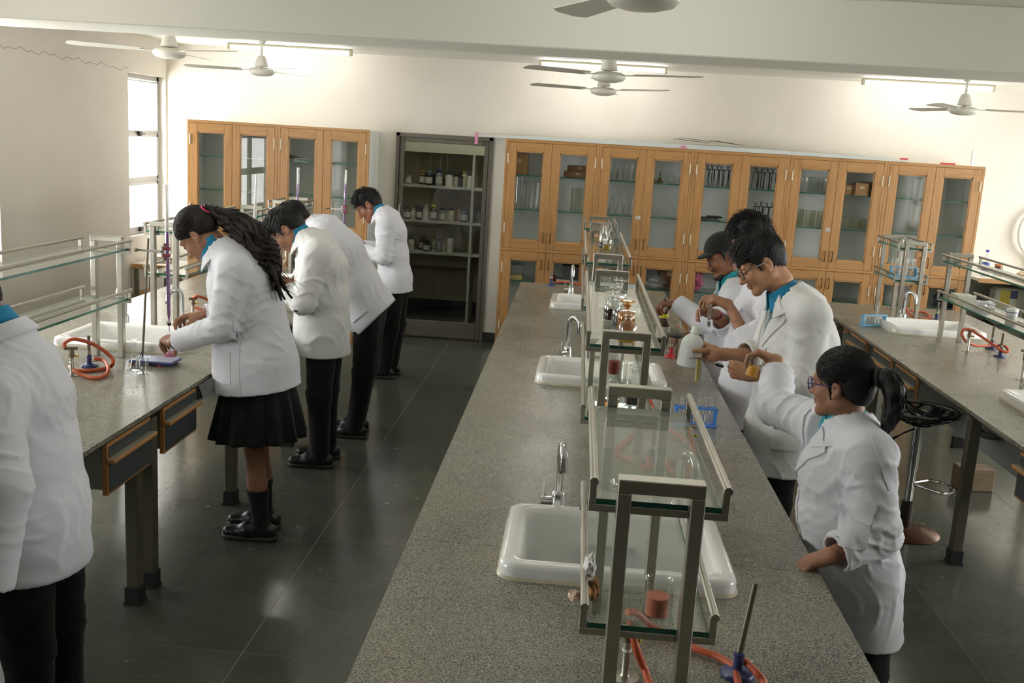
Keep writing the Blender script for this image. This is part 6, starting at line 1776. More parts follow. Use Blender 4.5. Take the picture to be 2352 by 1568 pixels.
for q in range(3): MB().tube([A3(*arms['R'][1]) + (.006 * q - .002) * nrm(A3(.145, .18, -.155)) + .0315 * (nrm(A3(.73, 0, .68)) * math.cos(a) + nrm(A3(-.5, .83, .3)) * math.sin(a)) for a in np.linspace(0, 2 * PI, 18, endpoint=False)], .0022, 5, closed=True).build('wrist_thread', pbr('red_thread', rgb(150, 44, 50), 0.7), P8)

# ============ student in the black cap
shL, shR = A3(1.03, 6.40, 1.31), A3(1.05, 6.8, 1.30)
arms = {'L': (A3(.83, 6.36, 1.14), A3(.675, 6.50, 1.235), .96), 'R': (A3(.98, 6.88, 1.03), A3(.82, 6.72, 1.0), .9)}
T = [((1.03, 6.6, .58), .16, 1.22), ((1.04, 6.6, .8), .155, 1.25), ((1.05, 6.6, 1.0), .158, 1.25), ((1.05, 6.6, 1.18), .158, 1.28), ((1.05, 6.6, 1.30), .12, 1.35), ((1.03, 6.6, 1.40), .07, 1.1)]
H9 = Head((.950, 6.6, 1.545), (-.86, -.3, -.40), (-.4, 0, .9), 1.10)
def h9L(h, G): h.build(G, [(.7, .8, .4), (.75, .85, .4), (.8, .9, .5), (.9, .9, .5)], .03, (.4, .7, .7), (.2, .3), (A3(.74, 6.45, 1.2), .029))
lg = legs_of((1.04, 6.6, .82), (1.04, 6.6, .47), (1.05, 6.6, .09), (-1, 0), (0, 1, 0), .09)
P9, c9, S9, b9 = person('person in a black cap with a moustache reaching over the bench with a dropper', T, shL, shR, arms, H9, M_SKIND, M_COAT, lg, (A3(1.03, 6.6, .67), (0, 0, -1)), neck_base=(1.03, 6.6, 1.39),
    hands=[(Hand(arms['L'][1], (-.93, .1, -.12), (-.1, .2, -1), True, 1.0), h9L), (Hand(arms['R'][1], (-.9, -.2, -.1), (0, -.1, -1), False, 1.0), h3)], folds=std_folds(T, shL, shR, arms, 71, 1.1, .006), V=(A3(.9, 6.58, 1.14), A3(-1, -.1, -.1), A3(.15, 0, 1), .3), shirt=M_SHIRTT, trou=pbr('grey_trouser', rgb(74, 76, 82), 0.8), sleeve_r=(.076, .07, .06))
H9.face_bits(P9, M_SKIND, moustache=True, lipmat=M_LIP, brow=1.5)
short_hair(H9, P9, 9, .006, n=0)
S = Sdf(H9.C - .2, H9.C + .22, .0045)
H9.ell(S, (0, -.01, .045), (.088, .110, .095), 0)
S.plane(H9.p(0, 0, .035), H9.M.T @ A3(0, .12, -1))
H9.ell(S, (0, .095, .040), (.066, .06, .012), .016)
npmesh('cap', [S.mesh()], make_cloth('black_cap', rgb(32, 31, 30), 400, .2), P9)
S = Sdf(H9.C - .2, H9.C + .2, .0045)   # short beard along the jaw
for q in (1, -1): H9.rc(S, (.054 * q, .002, -.055), (.022 * q, .076, -.106), .015, .016, .02)
H9.ell(S, (0, .083, -.108), (.026, .018, .018), .015)
S.disp(strand_noise(H9, .002, 300), .02)
npmesh('beard', [S.mesh()], make_hair('beard_stubble', rgb(58, 42, 34)), P9)
collar('shirt_collar', M_SHIRTT, P9, A3(1.015, 6.6, 1.39), nrm(A3(-.35, 0, .93)), A3(-.93, -.1, -.35), .066, .086, 0.057, .4, 1.0, 0, .004, .03)
collar('coat_collar', M_COAT, P9, A3(1.03, 6.6, 1.365), nrm(A3(-.3, 0, .95)), A3(-.93, -.1, -.3), .08, .12, 0.036, .7, 1.15, -.01)

# ============ girl in blue glasses in front
shL, shR = A3(1.005, 3.275, 1.26), A3(.925, 3.645, 1.25)
arms = {'L': (A3(1.045, 3.215, 1.01), A3(.893, 3.145, .955), .93), 'R': (A3(.815, 3.88, 1.245), A3(.845, 4.08, 1.385), .74)}
T = [((1.10, 3.45, .48), .15, 1.25), ((1.055, 3.45, .78), .152, 1.25), ((1.0, 3.45, .99), .145, 1.22), ((.985, 3.45, 1.14), .14, 1.22), ((.98, 3.46, 1.25), .10, 1.35), ((.975, 3.46, 1.32), .06, 1.1)]
H6 = Head((.945, 3.475, 1.445), (-.80, .58, -.10), (-.10, 0, .99), .97)
def h6L(h, G): h.build(G, [(.45, .5, .3), (.5, .55, .3), (.5, .6, .3), (.5, .6, .3)], .06, (.75, .6, .25), (.1, .2), (A3(.95, 3.17, .972), .027))
def h6R(h, G): h.build(G, [(.75, .8, .4), (.85, .85, .45), (.95, .85, .5), (1.0, .8, .5)], .10, (.5, .45, .8), (.15, .25), (A3(.835, 4.0, 1.345), .027))
hands = [(Hand(arms['L'][1], (-.85, .1, -.38), (-.3, .1, -1), True, .92), h6L), (Hand(arms['R'][1], (-.88, .15, .32), (-.32, -.05, -1), False, .94), h6R)]
lg = legs_of((1.09, 3.45, .8), (1.11, 3.45, .45), (1.12, 3.45, .085), (-1, .2), (0, 1, 0), .085)
P6, c6, S6, b6 = person('person in blue glasses with a tied-back ponytail holding out an orange beaker', T, shL, shR, arms, H6, M_SKIN, M_COAT, lg, (A3(1.09, 3.45, .565), (0, 0, -1)), neck_base=(.975, 3.465, 1.31), res=.0065, hands=hands,
    folds=std_folds(T, shL, shR, arms, 81, 1.5, .008) + [(A3(.99, 3.22, 1.0), .14, nrm(A3(.6, .2, 1)), .06, .008, 1.)], V=(A3(.87, 3.50, 1.06), A3(-.9, .42, -.1), A3(.22, -.1, 1), .2), shirt=M_SHIRTT, trou=M_TROU, female=True, sleeve_r=(.074, .07, .064), neck_r=.048)
H6.face_bits(P6, M_SKIN, lipmat=M_LIP)
H6.glasses('dark blue framed eyeglasses on the girl with the orange beaker', pbr('navy_frame', rgb(44, 40, 110), 0.3), w=.026, h=.021)
S = Sdf(H6.C - .2, H6.C + .2, .004)
H6.ell(S, (0, -.012, .036), (.083, .105, .098), 0); H6.ell(S, (0, -.055, .0), (.074, .062, .085), .02)
S.disp(strand_noise(H6, .0014, 260), .03)
S.plane(H6.p(0, 0, -.012), H6.M.T @ A3(0, .68, -1))
for q in (1, -1):
    S.ell(H6.p(.085 * q, -.006, -.014), [.026, .022, .034], H6.M, .006, 'sub')
    H6.rc(S, (.072 * q, .02, .02), (.074 * q, .012, -.045), .007, .003, .006)
hm = S.mesh()
tie = H6.p(0, -.118, .03)
bk = -H6.f
pth = [tie, tie + bk * .035 + A3(0, 0, .005), tie + bk * .062 + A3(0, -.01, -.035), tie + bk * .07 + A3(0, -.015, -.09), tie + bk * .055 + A3(0, -.02, -.145), tie + bk * .04 + A3(0, -.025, -.19)]
S = Sdf(np.min(pth, 0) - .08, np.max(pth, 0) + .08, .004)
rad6 = [.024, .033, .037, .034, .024, .008]; S.chain(pth, [q * .9 for q in rad6], .015)
S.disp(lambda X, Y_, Z: .0012 * np.sin(330 * (X - pth[0][0]) + 210 * (Y_ - pth[0][1]) + 5 * np.sin(20 * Z)), .02)
hair = npmesh('hair', [hm, S.mesh()], M_HAIR, P6)
tail_locks(hair, pth, rad6, 420, 15, .0017)
tl6 = np.array([0, -.118, .03])
strands(H6, hair, 36, 900, lambda p: nrm(tl6 - p), lambda p: p[2] > .68 * p[1] - .006 and p[1] > -.1 and not (abs(p[0]) > .06 and -.04 < p[1] < .02 and p[2] < .03), .001, .09, .0014, (.0845, .1065, .0995))
tv = nrm(pth[1] - pth[0]); ta = nrm(np.cross(tv, Zu)); tb = np.cross(tv, ta)
MB().tube([pth[0] + tv * .012 + .03 * (ta * math.cos(a) + tb * math.sin(a)) for a in np.linspace(0, 2 * PI, 14, endpoint=False)], .008, 6, closed=True).build('hair_band', M_RUB, hair, smooth=True)
fr6 = A3(-.88, .45, -.12)
collar('shirt_collar', M_SHIRTT, P6, A3(.975, 3.465, 1.305), nrm(A3(-.15, .03, 1)), fr6, .058, .088, .046, .35, 1.05, -.004, .004, .045)
collar('coat_collar', M_COAT, P6, A3(.985, 3.46, 1.285), nrm(A3(-.15, .03, 1)), fr6, .078, .125, .042, .7, 1.15, -.012)
sd6 = np.cross(nrm(fr6), Zu)
for q in (-1, 1):
    c = A3(.93, 3.475, 0)
    patch(S6, 'lapel', M_COAT, P6, [tuple(c + sd6 * q * .07 + Zu * 1.30), tuple(c + sd6 * q * .13 + Zu * 1.235), tuple(c + sd6 * q * .075 + Zu * 1.14), tuple(c + sd6 * q * .008 + Zu * 1.07)], A3(.88, -.45, -.2), 8, 8, .007)
patch(S6, 'chest_pocket', M_COAT, P6, [(.87, 3.0, 1.14), (.975, 3.0, 1.125), (.95, 3.0, .99), (.86, 3.0, 1.005)], A3(.25, 1, 0), 8, 8, .005)
patch(S6, 'front_placket', M_COAT, P6, [(.6, 3.50, 1.06), (.6, 3.535, 1.06), (.62, 3.535, .66), (.62, 3.50, .66)], A3(1, -.15, 0), 2, 16, .004)
buttons(S6, P6, [(.6, 3.515, 1.02), (.6, 3.515, .9)], A3(1, -.1, 0))
patch(S6, 'shoulder_seam', M_COAT, P6, [(.985, 3.0, 1.33), (.993, 3.0, 1.33), (1.06, 3.0, 1.17), (1.05, 3.0, 1.17)], A3(0, 1, 0), 2, 10, .003)
# ------------------------------------------------------------------ apparatus
def L_(p): return tuple(float(q) for q in p)
def bunsen(x, y, label, z=BH, base=None, h=.165, tilt=(0, 0), inlet=0.0):
    t = thing('bunsen_burner', label, 'burner', (x, y, z), inlet)
    MB().lathe([(0, 0), (.042, 0), (.043, .006), (.04, .012), (.02, .016), (.013, .02), (.012, .05), (.014, .052), (.014, .06), (.008, .064), (0, .064)], 22).build('burner_base', base or M_BLUEI, t, smooth=True)
    b = MB().tube([(0, 0, .06), (tilt[0], tilt[1], h)], .0085, 12).build('barrel', M_LEG, t, smooth=True)
    MB().cyl((tilt[0] * .15, tilt[1] * .15, .07), (tilt[0] * .3, tilt[1] * .3, .086), .0115, n=12).build('air_collar', M_STEEL, b, smooth=True)
    MB().cyl((.01, 0, .032), (.04, 0, .034), .0055, n=10).build('gas_inlet', M_CHROME, t, smooth=True)
    return t
def gas_tap(x, y, label, rz=0, h=.135):
    t = thing('gas_tap', label, 'tap', (x, y, BH), rz)
    MB().lathe([(0, 0), (.036, 0), (.036, .003), (.012, .006), (.0095, .01), (.0095, h * .62), (0, h * .62)], 18).build('stand_pipe', M_STEEL, t, smooth=True)
    MB().lathe([(.0105, h * .44), (.0125, h * .45), (.0125, h * .48), (.0105, h * .49)], 14).build('white_ring', M_WHITEP, t, smooth=True)
    MB().lathe([(0, h * .6), (.014, h * .62), (.014, h * .84), (.01, h * .9), (0, h * .9)], 14).build('valve_body', pbr('old_bronze', rgb(116, 104, 84), 0.45, metal=.6, var=(40, .2)), t, smooth=True)
    MB().cyl((-.03, 0, h * .93), (.03, 0, h * .93), .008, n=10).build('outlet', pbr('old_bronze', rgb(116, 104, 84), 0.45), t, smooth=True)
    k = MB().cyl((.012, 0, h * .68), (.03, 0, h * .68), .005, n=8).cbox(.026, .034, -.012, .012, h * .68 - .006, h * .68 + .006, .002)
    k.build('valve_key', M_BRASS, t, smooth=True); return t
def hose(pts, label, r=.0095):
    o = MB().tube(spline([L_(p) for p in pts], 7), r, 10).build('rubber_hose', M_ORANGE, None, smooth=True)
    return tag(o, label, 'hose')
def stand(x, y, label, rod_h=.67, tx=.04, base=True):
    t = thing('burette_stand', label, 'stand', (x, y, BH))
    if base:
        MB().cbox(-.035, .20, -.095, .045, .012, .027, .004).build('stand_base', pbr('stand_blue', rgb(58, 70, 128), 0.3), t)
        MB().box(-.03, .195, -.09, .04, .0272, .0278).build('base_top', pbr('stand_grey_blue', rgb(140, 148, 178), 0.35), t)
        for (a, b) in ((.13, -.085), (.17, .03), (-.02, -.08), (-.02, .03)): MB().cyl((a, b, 0), (a, b, .0122), .014, n=12).build('rubber_foot', pbr('red_rubber', rgb(158, 52, 50), 0.6), t, smooth=True)
    else: MB().cbox(-.08, .12, -.07, .07, .002, .02, .004).build('stand_base', M_DKMET, t)
    MB().tube([(0, 0, .02), (tx, 0, rod_h)], .006, 10).build('rod', pbr('aged_rod', rgb(126, 116, 98), 0.4, metal=.6, var=(30, .3)), t, smooth=True)
    return t
def clamp(par, x, z, xb):
    """double burette clamp from the rod at x to the burette at xb (in the stand's own frame)"""
    c = MB().cbox(x - .018, xb - .015, -.006, .006, z - .007, z + .007, .002).cbox(xb - .03, xb - .012, -.006, .006, z - .03, z + .03, .003).build('clamp_arm', pbr('clamp_white', rgb(206, 204, 196), 0.4), par)
    MB().cyl((x - .05, 0, z), (x - .018, 0, z), .004, n=8).build('screw_shaft', M_DKMET, c); MB().cyl((x - .062, 0, z), (x - .048, 0, z), .011, n=10).build('thumb_screw', pbr('screw_olive', rgb(150, 146, 118), 0.5), c, smooth=True)
    for dz in (-.018, .018): MB().cyl((xb - .016, -.008, z + dz), (xb + .022, -.008, z + dz), .0095, n=10).build('rubber_jaw', pbr('maroon_rubber', rgb(128, 50, 54), 0.6), c, smooth=True)
    for dz in (-.037, .037): MB().cyl((xb - .012, -.004, z + dz), (xb + .012, -.004, z + dz), .008, n=10).build('jaw_screw', pbr('maroon_dark', rgb(84, 36, 40), 0.6), c, smooth=True)
M_TUBEG = glass('test_tube_glass', (0.98, 0.985, 0.98, 1), haze=.08, hazecol=(.85, .86, .84, 1), edge=.3, edgecol=(.8, .83, .82, 1), gloss=1.4)
M_PURPLE = pbr('purple_solution', rgb(104, 28, 128), 0.15, spec=.6, var=(40, .25))
def burette(x, y, z0, z1, zl, label, lean=0.0, fill=True):
    """glass burette from tap tip z0 to mouth z1, liquid up to zl"""
    t = thing('burette', label, 'burette', (x, y, 0)); X = lambda z: lean * (z - z0) / (z1 - z0)
    MB().tube([(X(zl), 0, zl), (X(z1), 0, z1)], .0098, 12, caps=False).build('upper_glass', glass('burette_glass', (0.95, 0.95, 0.94, 1), haze=.45, hazecol=(.82, .8, .75, 1), edge=.2), t, smooth=True)
    MB().tube([(X(z0 + .09), 0, z0 + .09), (X(zl), 0, zl)], .0098, 12, caps=False).tube([(X(z0 + .09), 0, z0 + .09), (X(z0 + .055), 0, z0 + .055)], [.0098, .0025], 12, caps=False).build('lower_glass', M_TUBEG, t, smooth=True)
    if fill:
        MB().tube([(X(zl), 0, zl), (X(z0 + .095), 0, z0 + .095), (X(z0 + .06), 0, z0 + .06)], [.0084, .0084, .002], 12).build('solution', M_PURPLE, t, smooth=True)
        MB().tube([(X(z0 + .04), 0, z0 + .045), (X(z0), 0, z0)], [.0022, .0014], 8).build('tip', pbr('magenta_drop', rgb(176, 60, 160), 0.2), t, smooth=True)
    MB().cyl((X(z0 + .05) - .004, -.012, z0 + .052), (X(z0 + .05) - .004, .012, z0 + .052), .008, n=12).build('stopcock', M_WHITEP, t, smooth=True)
    MB().cyl((X(z0 + .05) + .004, -.022, z0 + .046), (X(z0 + .05) + .012, -.012, z0 + .046), .0085, n=10).build('tap_key', M_BLACK, t, smooth=True)
    m = MB()
    for k in range(36):
        z = zl - .01 - k * (zl - z0 - .13) / 36
        m.box(X(z) + .002, X(z) + .0058, -.0102, -.0096, z, z + .0012)
    mk = m.build('graduation', pbr('mark_pale', rgb(196, 170, 206), 0.6), t); mk['kind'] = 'stuff'
    return t
# --- left bench
st = stand(-2.282, 5.262, 'blue based burette stand in front of the ponytailed girl')
clamp(st, .028, .605, .138)
burette(-2.131, 5.258, 1.075, 1.856, 1.612, 'tall burette of purple solution held over the pink flask', -.012)
def liquid_in(par, r, z0, z1, mat, n=18):
    return MB().lathe([(0, z0), (r, z0), (r, z1), (0, z1)], n).build('liquid', mat, par, smooth=True, sharp=30)
M_PINKL = liquid('pink_solution', rgb(226, 150, 178), .8)
def vessel(name, mb, mat, label, cat, loc, liq=None, rot=None, group=None, mark=False):
    t = thing(name, label, cat, L_(loc), 0, group)
    if rot: t.rotation_euler = rot
    mb.build('glass_wall', mat, t, smooth=True)
    if liq: liquid_in(t, *liq)
    return t
vessel('conical_flask', flask_mesh(.036, .014, .13), M_CLEAR, 'conical flask of pink solution in the ponytailed girl\'s hand', 'flask', (-2.118, 5.235, .945), (.0335, .004, .026, M_PINKL))
vessel('beaker', beaker_mesh(.032, .085), M_CLEAR, 'small empty clear beaker beside the blue stand base', 'beaker', (-2.175, 5.013, BH))
vessel('conical_flask', flask_mesh(.042, .009, .16, neck=.42), M_CLEAR, 'empty conical flask with a slim neck behind the small beaker', 'flask', (-2.245, 5.075, BH))
MB().tube([(-2.262, 5.17, .93), (-2.24, 5.18, 1.0)], .002, 6).build('glass_rod', M_DKMET).__setitem__('label', 'thin dark stirring rod leaning by the blue stand base'); bpy.data.objects['glass_rod']['category'] = 'rod'
bunsen(-2.483, 5.067, 'blue bunsen burner inside the loop of orange hose on the left bench', inlet=.2)
gas_tap(-2.475, 4.865, 'gas tap with brass key at the loop of orange hose on the left bench', .4, .15)
hose([U(150, 800, 'y', 4.85), U(148, 788, 'y', 4.86), U(166, 779, 'y', 4.865), U(191, 782, 'y', 4.9), U(223, 795, 'y', 4.95), U(252, 816, 'y', 5.0), U(260, 832, 'y', 5.0), U(249, 844, 'z', .911), U(207, 851, 'z', .909), U(172, 850, 'z', .909), U(160, 842, 'z', .925), U(172, 852, 'z', .928), U(192, 862, 'z', .912), U(220, 868, 'z', .909), U(243, 860, 'z', .909), U(249, 845, 'z', .928), U(238, 828, 'z', .935), U(216, 822, 'y', 5.06)], 'orange hose looped round the blue bunsen burner on the left bench')
p = U(443, 728, 'z', .9); gas_tap(p[0], p[1], 'gas tap with orange hose behind the ponytailed girl\'s right hand', .8)
hose([A3(p[0], p[1], 1.03), U(455, 680, 'y', p[1]), U(480, 690, 'y', p[1] + .05), U(500, 710, 'y', p[1] + .05), U(470, 712, 'y', p[1] - .02), U(448, 706, 'y', p[1] - .02)], 'orange hose curling behind the ponytailed girl')
bunsen(p[0] + .2, p[1] - .02, 'bunsen burner behind the ponytailed girl on the left bench', inlet=2.)
for (px, py, lab, zl, tilt, fill) in ((590, 401, 'empty clear burette rising behind the ponytail', 1.2, .03, False), (685, 385, 'burette half full of purple above the bent students', 1.69, 0.0, True), (795, 390, 'purple burette in front of the far student', 1.68, .012, True)):
    yy = {590: 6.55, 685: 7.55, 795: 8.95}[px]
    q = U(px, py, 'y', yy)
    burette(q[0] - tilt, yy, q[2] - .78, q[2], q[2] - (.12 if px > 600 else .55), lab, tilt, fill)
    s_ = stand(q[0] - .13, yy + .005, {590: 'burette stand behind the ponytail on the left bench', 685: 'burette stand hidden behind the bent students', 795: 'burette stand beside the far student'}[px], .67, .02, False)
    clamp(s_, .018, {590: .5, 685: .5, 795: q[2] - .345 - BH}[px], .13 - .3 * tilt)
q = U(645, 553, 'y', 6.4)
vessel('volumetric_flask', MB().lathe([(0, .0), (.02, -.002), (.034, -.02), (.038, -.05), (.036, -.12), (.02, -.15), (.012, -.165), (.012, -.2)], 18), M_CLEAR, 'upturned clear flask in front of the bent student\'s glasses', 'flask', q)
# --- middle bench, near end
gas_tap(.20, 2.36, 'gas tap with yellow key under the nearest rack', -.3, .16)
hose([A3(.20, 2.36, 1.055), U(1462, 1490, 'z', .99), U(1480, 1535, 'z', .93), U(1505, 1585, 'z', .91), A3(.36, 2.22, .91), A3(.5, 2.2, .91), U(1755, 1575, 'z', .915), U(1738, 1545, 'z', .93), A3(.505, 2.43, .935)], 'thick orange hose curving past the near bunsen burner')
hose([U(1440, 1405, 'z', .985), U(1462, 1408, 'z', .975), U(1500, 1440, 'z', .93), U(1545, 1462, 'z', .915), U(1600, 1490, 'z', .912), U(1650, 1508, 'z', .912), U(1685, 1535, 'z', .911), U(1700, 1590, 'z', .911)], 'orange hose seen through the near glass shelf and passing the burner')
bunsen(.487, 2.42, 'near blue bunsen burner with a tall leaning steel barrel', h=.235, tilt=(.035, .03), inlet=.2)
vessel('beaker', beaker_mesh(.027, .08), M_CLEAR, 'beaker of coral pink liquid on the lower near glass shelf', 'beaker', (.226, 2.02, 1.2355), (.0245, .004, .044, pbr('coral_liquid', rgb(240, 132, 102), 0.25)))
t = thing('watch_glass', 'clear glass dish on the upper near shelf behind the frame bar', 'dish', (.135, 2.02, 1.5035))
MB().lathe([(0, 0), (.02, .001), (.026, .006), (.028, .018), (.027, .018), (.024, .007), (0, .003)], 20).build('dish_glass', M_CLEAR, t, smooth=True)
crumple('cork_lump', .012, .02, .026, pbr('cork_brown', rgb(150, 108, 62), 0.8, var=(60, .2)), 'brown cork lump against the left rail of the near lower shelf', 'cork', (.093, 2.07, 1.236), 11)
crumple('tissue', .013, .022, .03, M_PAPER, 'crumpled white tissue on the left rail of the near lower shelf', 'tissue', (.083, 2.11, 1.268), 12)
crumple('pink_tissue', .014, .02, .01, pbr('pale_pink_paper', rgb(216, 186, 164), 0.8), 'scrap of pale pink paper stuck outside the near lower rail', 'paper', (.053, 2.06, 1.236), 13)
bunsen(.383, 4.13, 'bunsen burner seen through the dusty upper glass shelf', inlet=-2.4)
p = U(1577, 1062, 'z', .9); gas_tap(p[0], p[1], 'gas tap beside the blue test tube rack', .5, .17)
hose([A3(p[0], p[1], 1.05), U(1592, 1050, 'z', .98), U(1578, 1015, 'z', .93), U(1545, 992, 'z', .912), U(1505, 975, 'z', .911), U(1470, 985, 'z', .911), U(1440, 1010, 'z', .911), U(1415, 1035, 'z', .911), U(1450, 1058, 'z', .911), U(1490, 1074, 'z', .915), A3(.365, 4.11, .934)], 'orange hose looping under the nearest rack to its bunsen burner')
hose([U(1588, 1072, 'z', .92), U(1580, 1085, 'z', .911), U(1545, 1085, 'z', .911), U(1530, 1060, 'z', .911), U(1560, 1062, 'z', .911), U(1588, 1045, 'z', .96)], 'short orange hose hanging from the gas tap beside the test tube rack')
hose([U(1490, 918, 'z', .96), U(1504, 935, 'z', .93), U(1518, 950, 'z', .912)], 'bit of orange hose showing behind the halfway rack')
# blue test tube rack with upturned tubes
def tube_rack(x, y, rz, L, label, mat, n, z=BH, h=.085):
    t = thing('test_tube_rack', label, 'rack', (x, y, z), rz)
    MB().cbox(-L / 2, L / 2, -.03, .03, 0, .012, .002).build('rack_base', mat, t)
    for e in (-L / 2 + .006, L / 2 - .006): MB().cbox(e - .006, e + .006, -.022, .022, .012, h, .002).build('end_support', mat, t)
    m = MB(); d = (L - .03) / n
    for yy in (-.024, .019): m.box(-L / 2, L / 2, yy, yy + .005, h, h + .008)
    for k in range(n + 1):
        xx = -L / 2 + .015 + d * k; m.box(xx - .005, xx + .005, -.019, .019, h, h + .008)
    m.build('holed_top', mat, t)
    for k in range(n): MB().cyl((-L / 2 + .015 + d * (k + .5), .014, .012), (-L / 2 + .015 + d * (k + .5), .014, .055), .0045, n=8).build('peg', mat, t)
    return t
def tube_mesh(L, r=.0085): return MB().lathe([(0, 0)] + [(r * math.sin(a), r - r * math.cos(a)) for a in np.linspace(.3, PI / 2, 5)] + [(r, L - .003), (r + .0014, L), (r - .0012, L - .002), (r - .0012, r)], 12)
M_BLUER = pbr('bright_blue_plastic', rgb(72, 134, 214), 0.35)
M_BLUEL = pbr('pale_blue_plastic', rgb(122, 176, 206), 0.4)
c0, s0 = math.cos(.07), math.sin(.07)
tube_rack(.634, 4.795, .07, .20, 'bright blue test tube rack in front of the tall student', M_BLUER, 6)
tb_ = None
for k, o_ in enumerate((-.07, -.042, .012, .04, .07)):
    x, y = .634 + o_ * c0, 4.795 + o_ * s0
    o = single('test_tube', tube_mesh(.135), M_TUBEG, 'upturned test tube, %s from the left in the bright blue rack' % ORD[k], 'tube', (x, y - .002, BH + .148), 'test tubes in the bright blue rack', rot=(PI, 0, 0))
# reagent bottles with flat stoppers
def stoppered(x, y, z, label, liq=None, r=.034, h=.15, tint=None, group=None, stop=True):
    t = thing('stoppered_bottle', label, 'bottle', (x, y, z), 0, group)
    k = h / .15
    pr = [(0, .003), (r - .004, .003), (r - .001, .008), (r - .0015, .075 * k), (r * .8, .09 * k), (r * .42, .102 * k), (r * .38, .108 * k), (r * .38, .122 * k), (r * .55, .126 * k), (r * .55, .128 * k), (r * .34, .128 * k), (r * .34, .1 * k), (r * .75, .087 * k), (r - .004, .074 * k), (r - .004, .012)]
    MB().lathe(pr, 20).build('glass_wall', tint or M_CLEAR, t, smooth=True)
    if stop: MB().lathe([(0, .112 * k), (r * .3, .113 * k), (r * .33, .13 * k), (r * .3, .135 * k), (r * .8, .141 * k), (r * .85, .146 * k), (r * .78, .15 * k), (0, .151 * k)], 18).build('stopper', tint or M_CLEAR, t, smooth=True)
    if liq: liquid_in(t, r - .005, .005, liq[0], liq[1])
    return t
M_YEL = liquid('yellow_solution', rgb(206, 170, 60), .9)
M_ORL = liquid('orange_solution', rgb(214, 140, 60), .9)
M_DKR = pbr('dark_red_solution', rgb(58, 22, 18), 0.15)
M_GRYL = liquid('grey_solution', rgb(110, 112, 116), 1.2)
M_OTINT = glass('orange_tinted_glass', (0.95, 0.78, 0.5, 1), haze=.25, hazecol=rgb(206, 150, 80), edge=.6, edgecol=(.6, .4, .2, 1))
ZS = BH + .576 + .0275
bt = [((1445, 713), (.02, M_YEL), None, 'nearest stoppered bottle on the halfway rack, a little yellow liquid inside'),
      ((1442, 689), (.03, M_ORL), M_OTINT, 'orange tinted stoppered bottle behind the nearest one on the halfway rack'),
      ((1429, 681), (.035, M_GRYL), None, 'stoppered bottle of grey liquid on the halfway rack'),
      ((1409, 670), (.05, M_DKR), None, 'stoppered bottle of dark red liquid on the halfway rack'),
      ((1414, 660), None, None, 'empty stoppered bottle behind the dark red one on the halfway rack'),
      ((1425, 643), None, None, 'rearmost and tallest looking stoppered bottle on the halfway rack')]
zt_ = U(1445, 713, 'y', 3.64)[2]
for (pp_, lq, tint, lab) in bt:
    q = U(pp_[0], pp_[1], 'z', zt_)
    stoppered(min(max(q[0], .12), .29), q[1], ZS, lab, lq, h=zt_ - ZS, r=.036, tint=tint)
for k, (px, py) in enumerate(((1396, 541), (1388, 528), (1390, 516), (1389, 509))):
    q = U(px, py, 'z', ZS + .15)
    y_ = min(6.75 + .12 * k, q[1]) if False else [6.82, 6.95, 7.12, 7.3][k]
    t = stoppered(q[0] * y_ / q[1], y_, ZS, 'clear stoppered bottle, %s from the front on the second far rack' % ORD[k], (.04, M_YEL) if k in (0, 2) else ((.045, pbr('ink_solution', rgb(28, 28, 34), .2)) if k == 1 else None), group='stoppered bottles on the second far rack')
    if k == 0: MB().box(-.026, .0, -.0355, -.034, .045, .072).build('paper_label', M_PAPER, t)
ZL = BH + .308 + .0275
t = stoppered(.262, 3.80, ZL, 'clear bottle of dark inky liquid on the lower halfway shelf', (.055, pbr('ink_solution', rgb(28, 28, 34), .2)), .036, .16)
t = stoppered(.178, 3.74, ZL, 'bottle with a brown rubber stopper on the lower halfway shelf', (.03, M_ORL), .032, .15, stop=False)
MB().lathe([(0, .128), (.02, .128), (.02, .142), (.0215, .145), (.0215, .175), (0, .176)], 16).build('rubber_stopper', pbr('brown_rubber', rgb(122, 50, 36), 0.6), t, smooth=True)
vessel('beaker', beaker_mesh(.034, .09), M_CLEAR, 'empty beaker behind the brown stoppered bottle on the lower halfway shelf', 'beaker', (.215, 4.12, ZL))
t = reagent_bottle(.20, 4.42, ZL, .075, .13, 'white', 'white', 'white labelled bottle deep on the lower halfway shelf', True, .6)
for k in range(2): tube_o = single('glass_tube', MB().cyl((0, 0, 0), (.02 - .03 * k, .01, .16), .004, n=8), M_TUBEG, 'thin glass tube leaning on the lower halfway shelf, %s one' % ['left', 'right'][k], 'tube', (.17 + .012 * k, 4.2, ZL))
for k, x in enumerate((.16, .24)): stoppered(x, 6.35 + .1 * k, ZL, 'stoppered bottle on the lower shelf of the second far rack, %s one' % ['left', 'right'][k], (.03, M_YEL) if k else None)
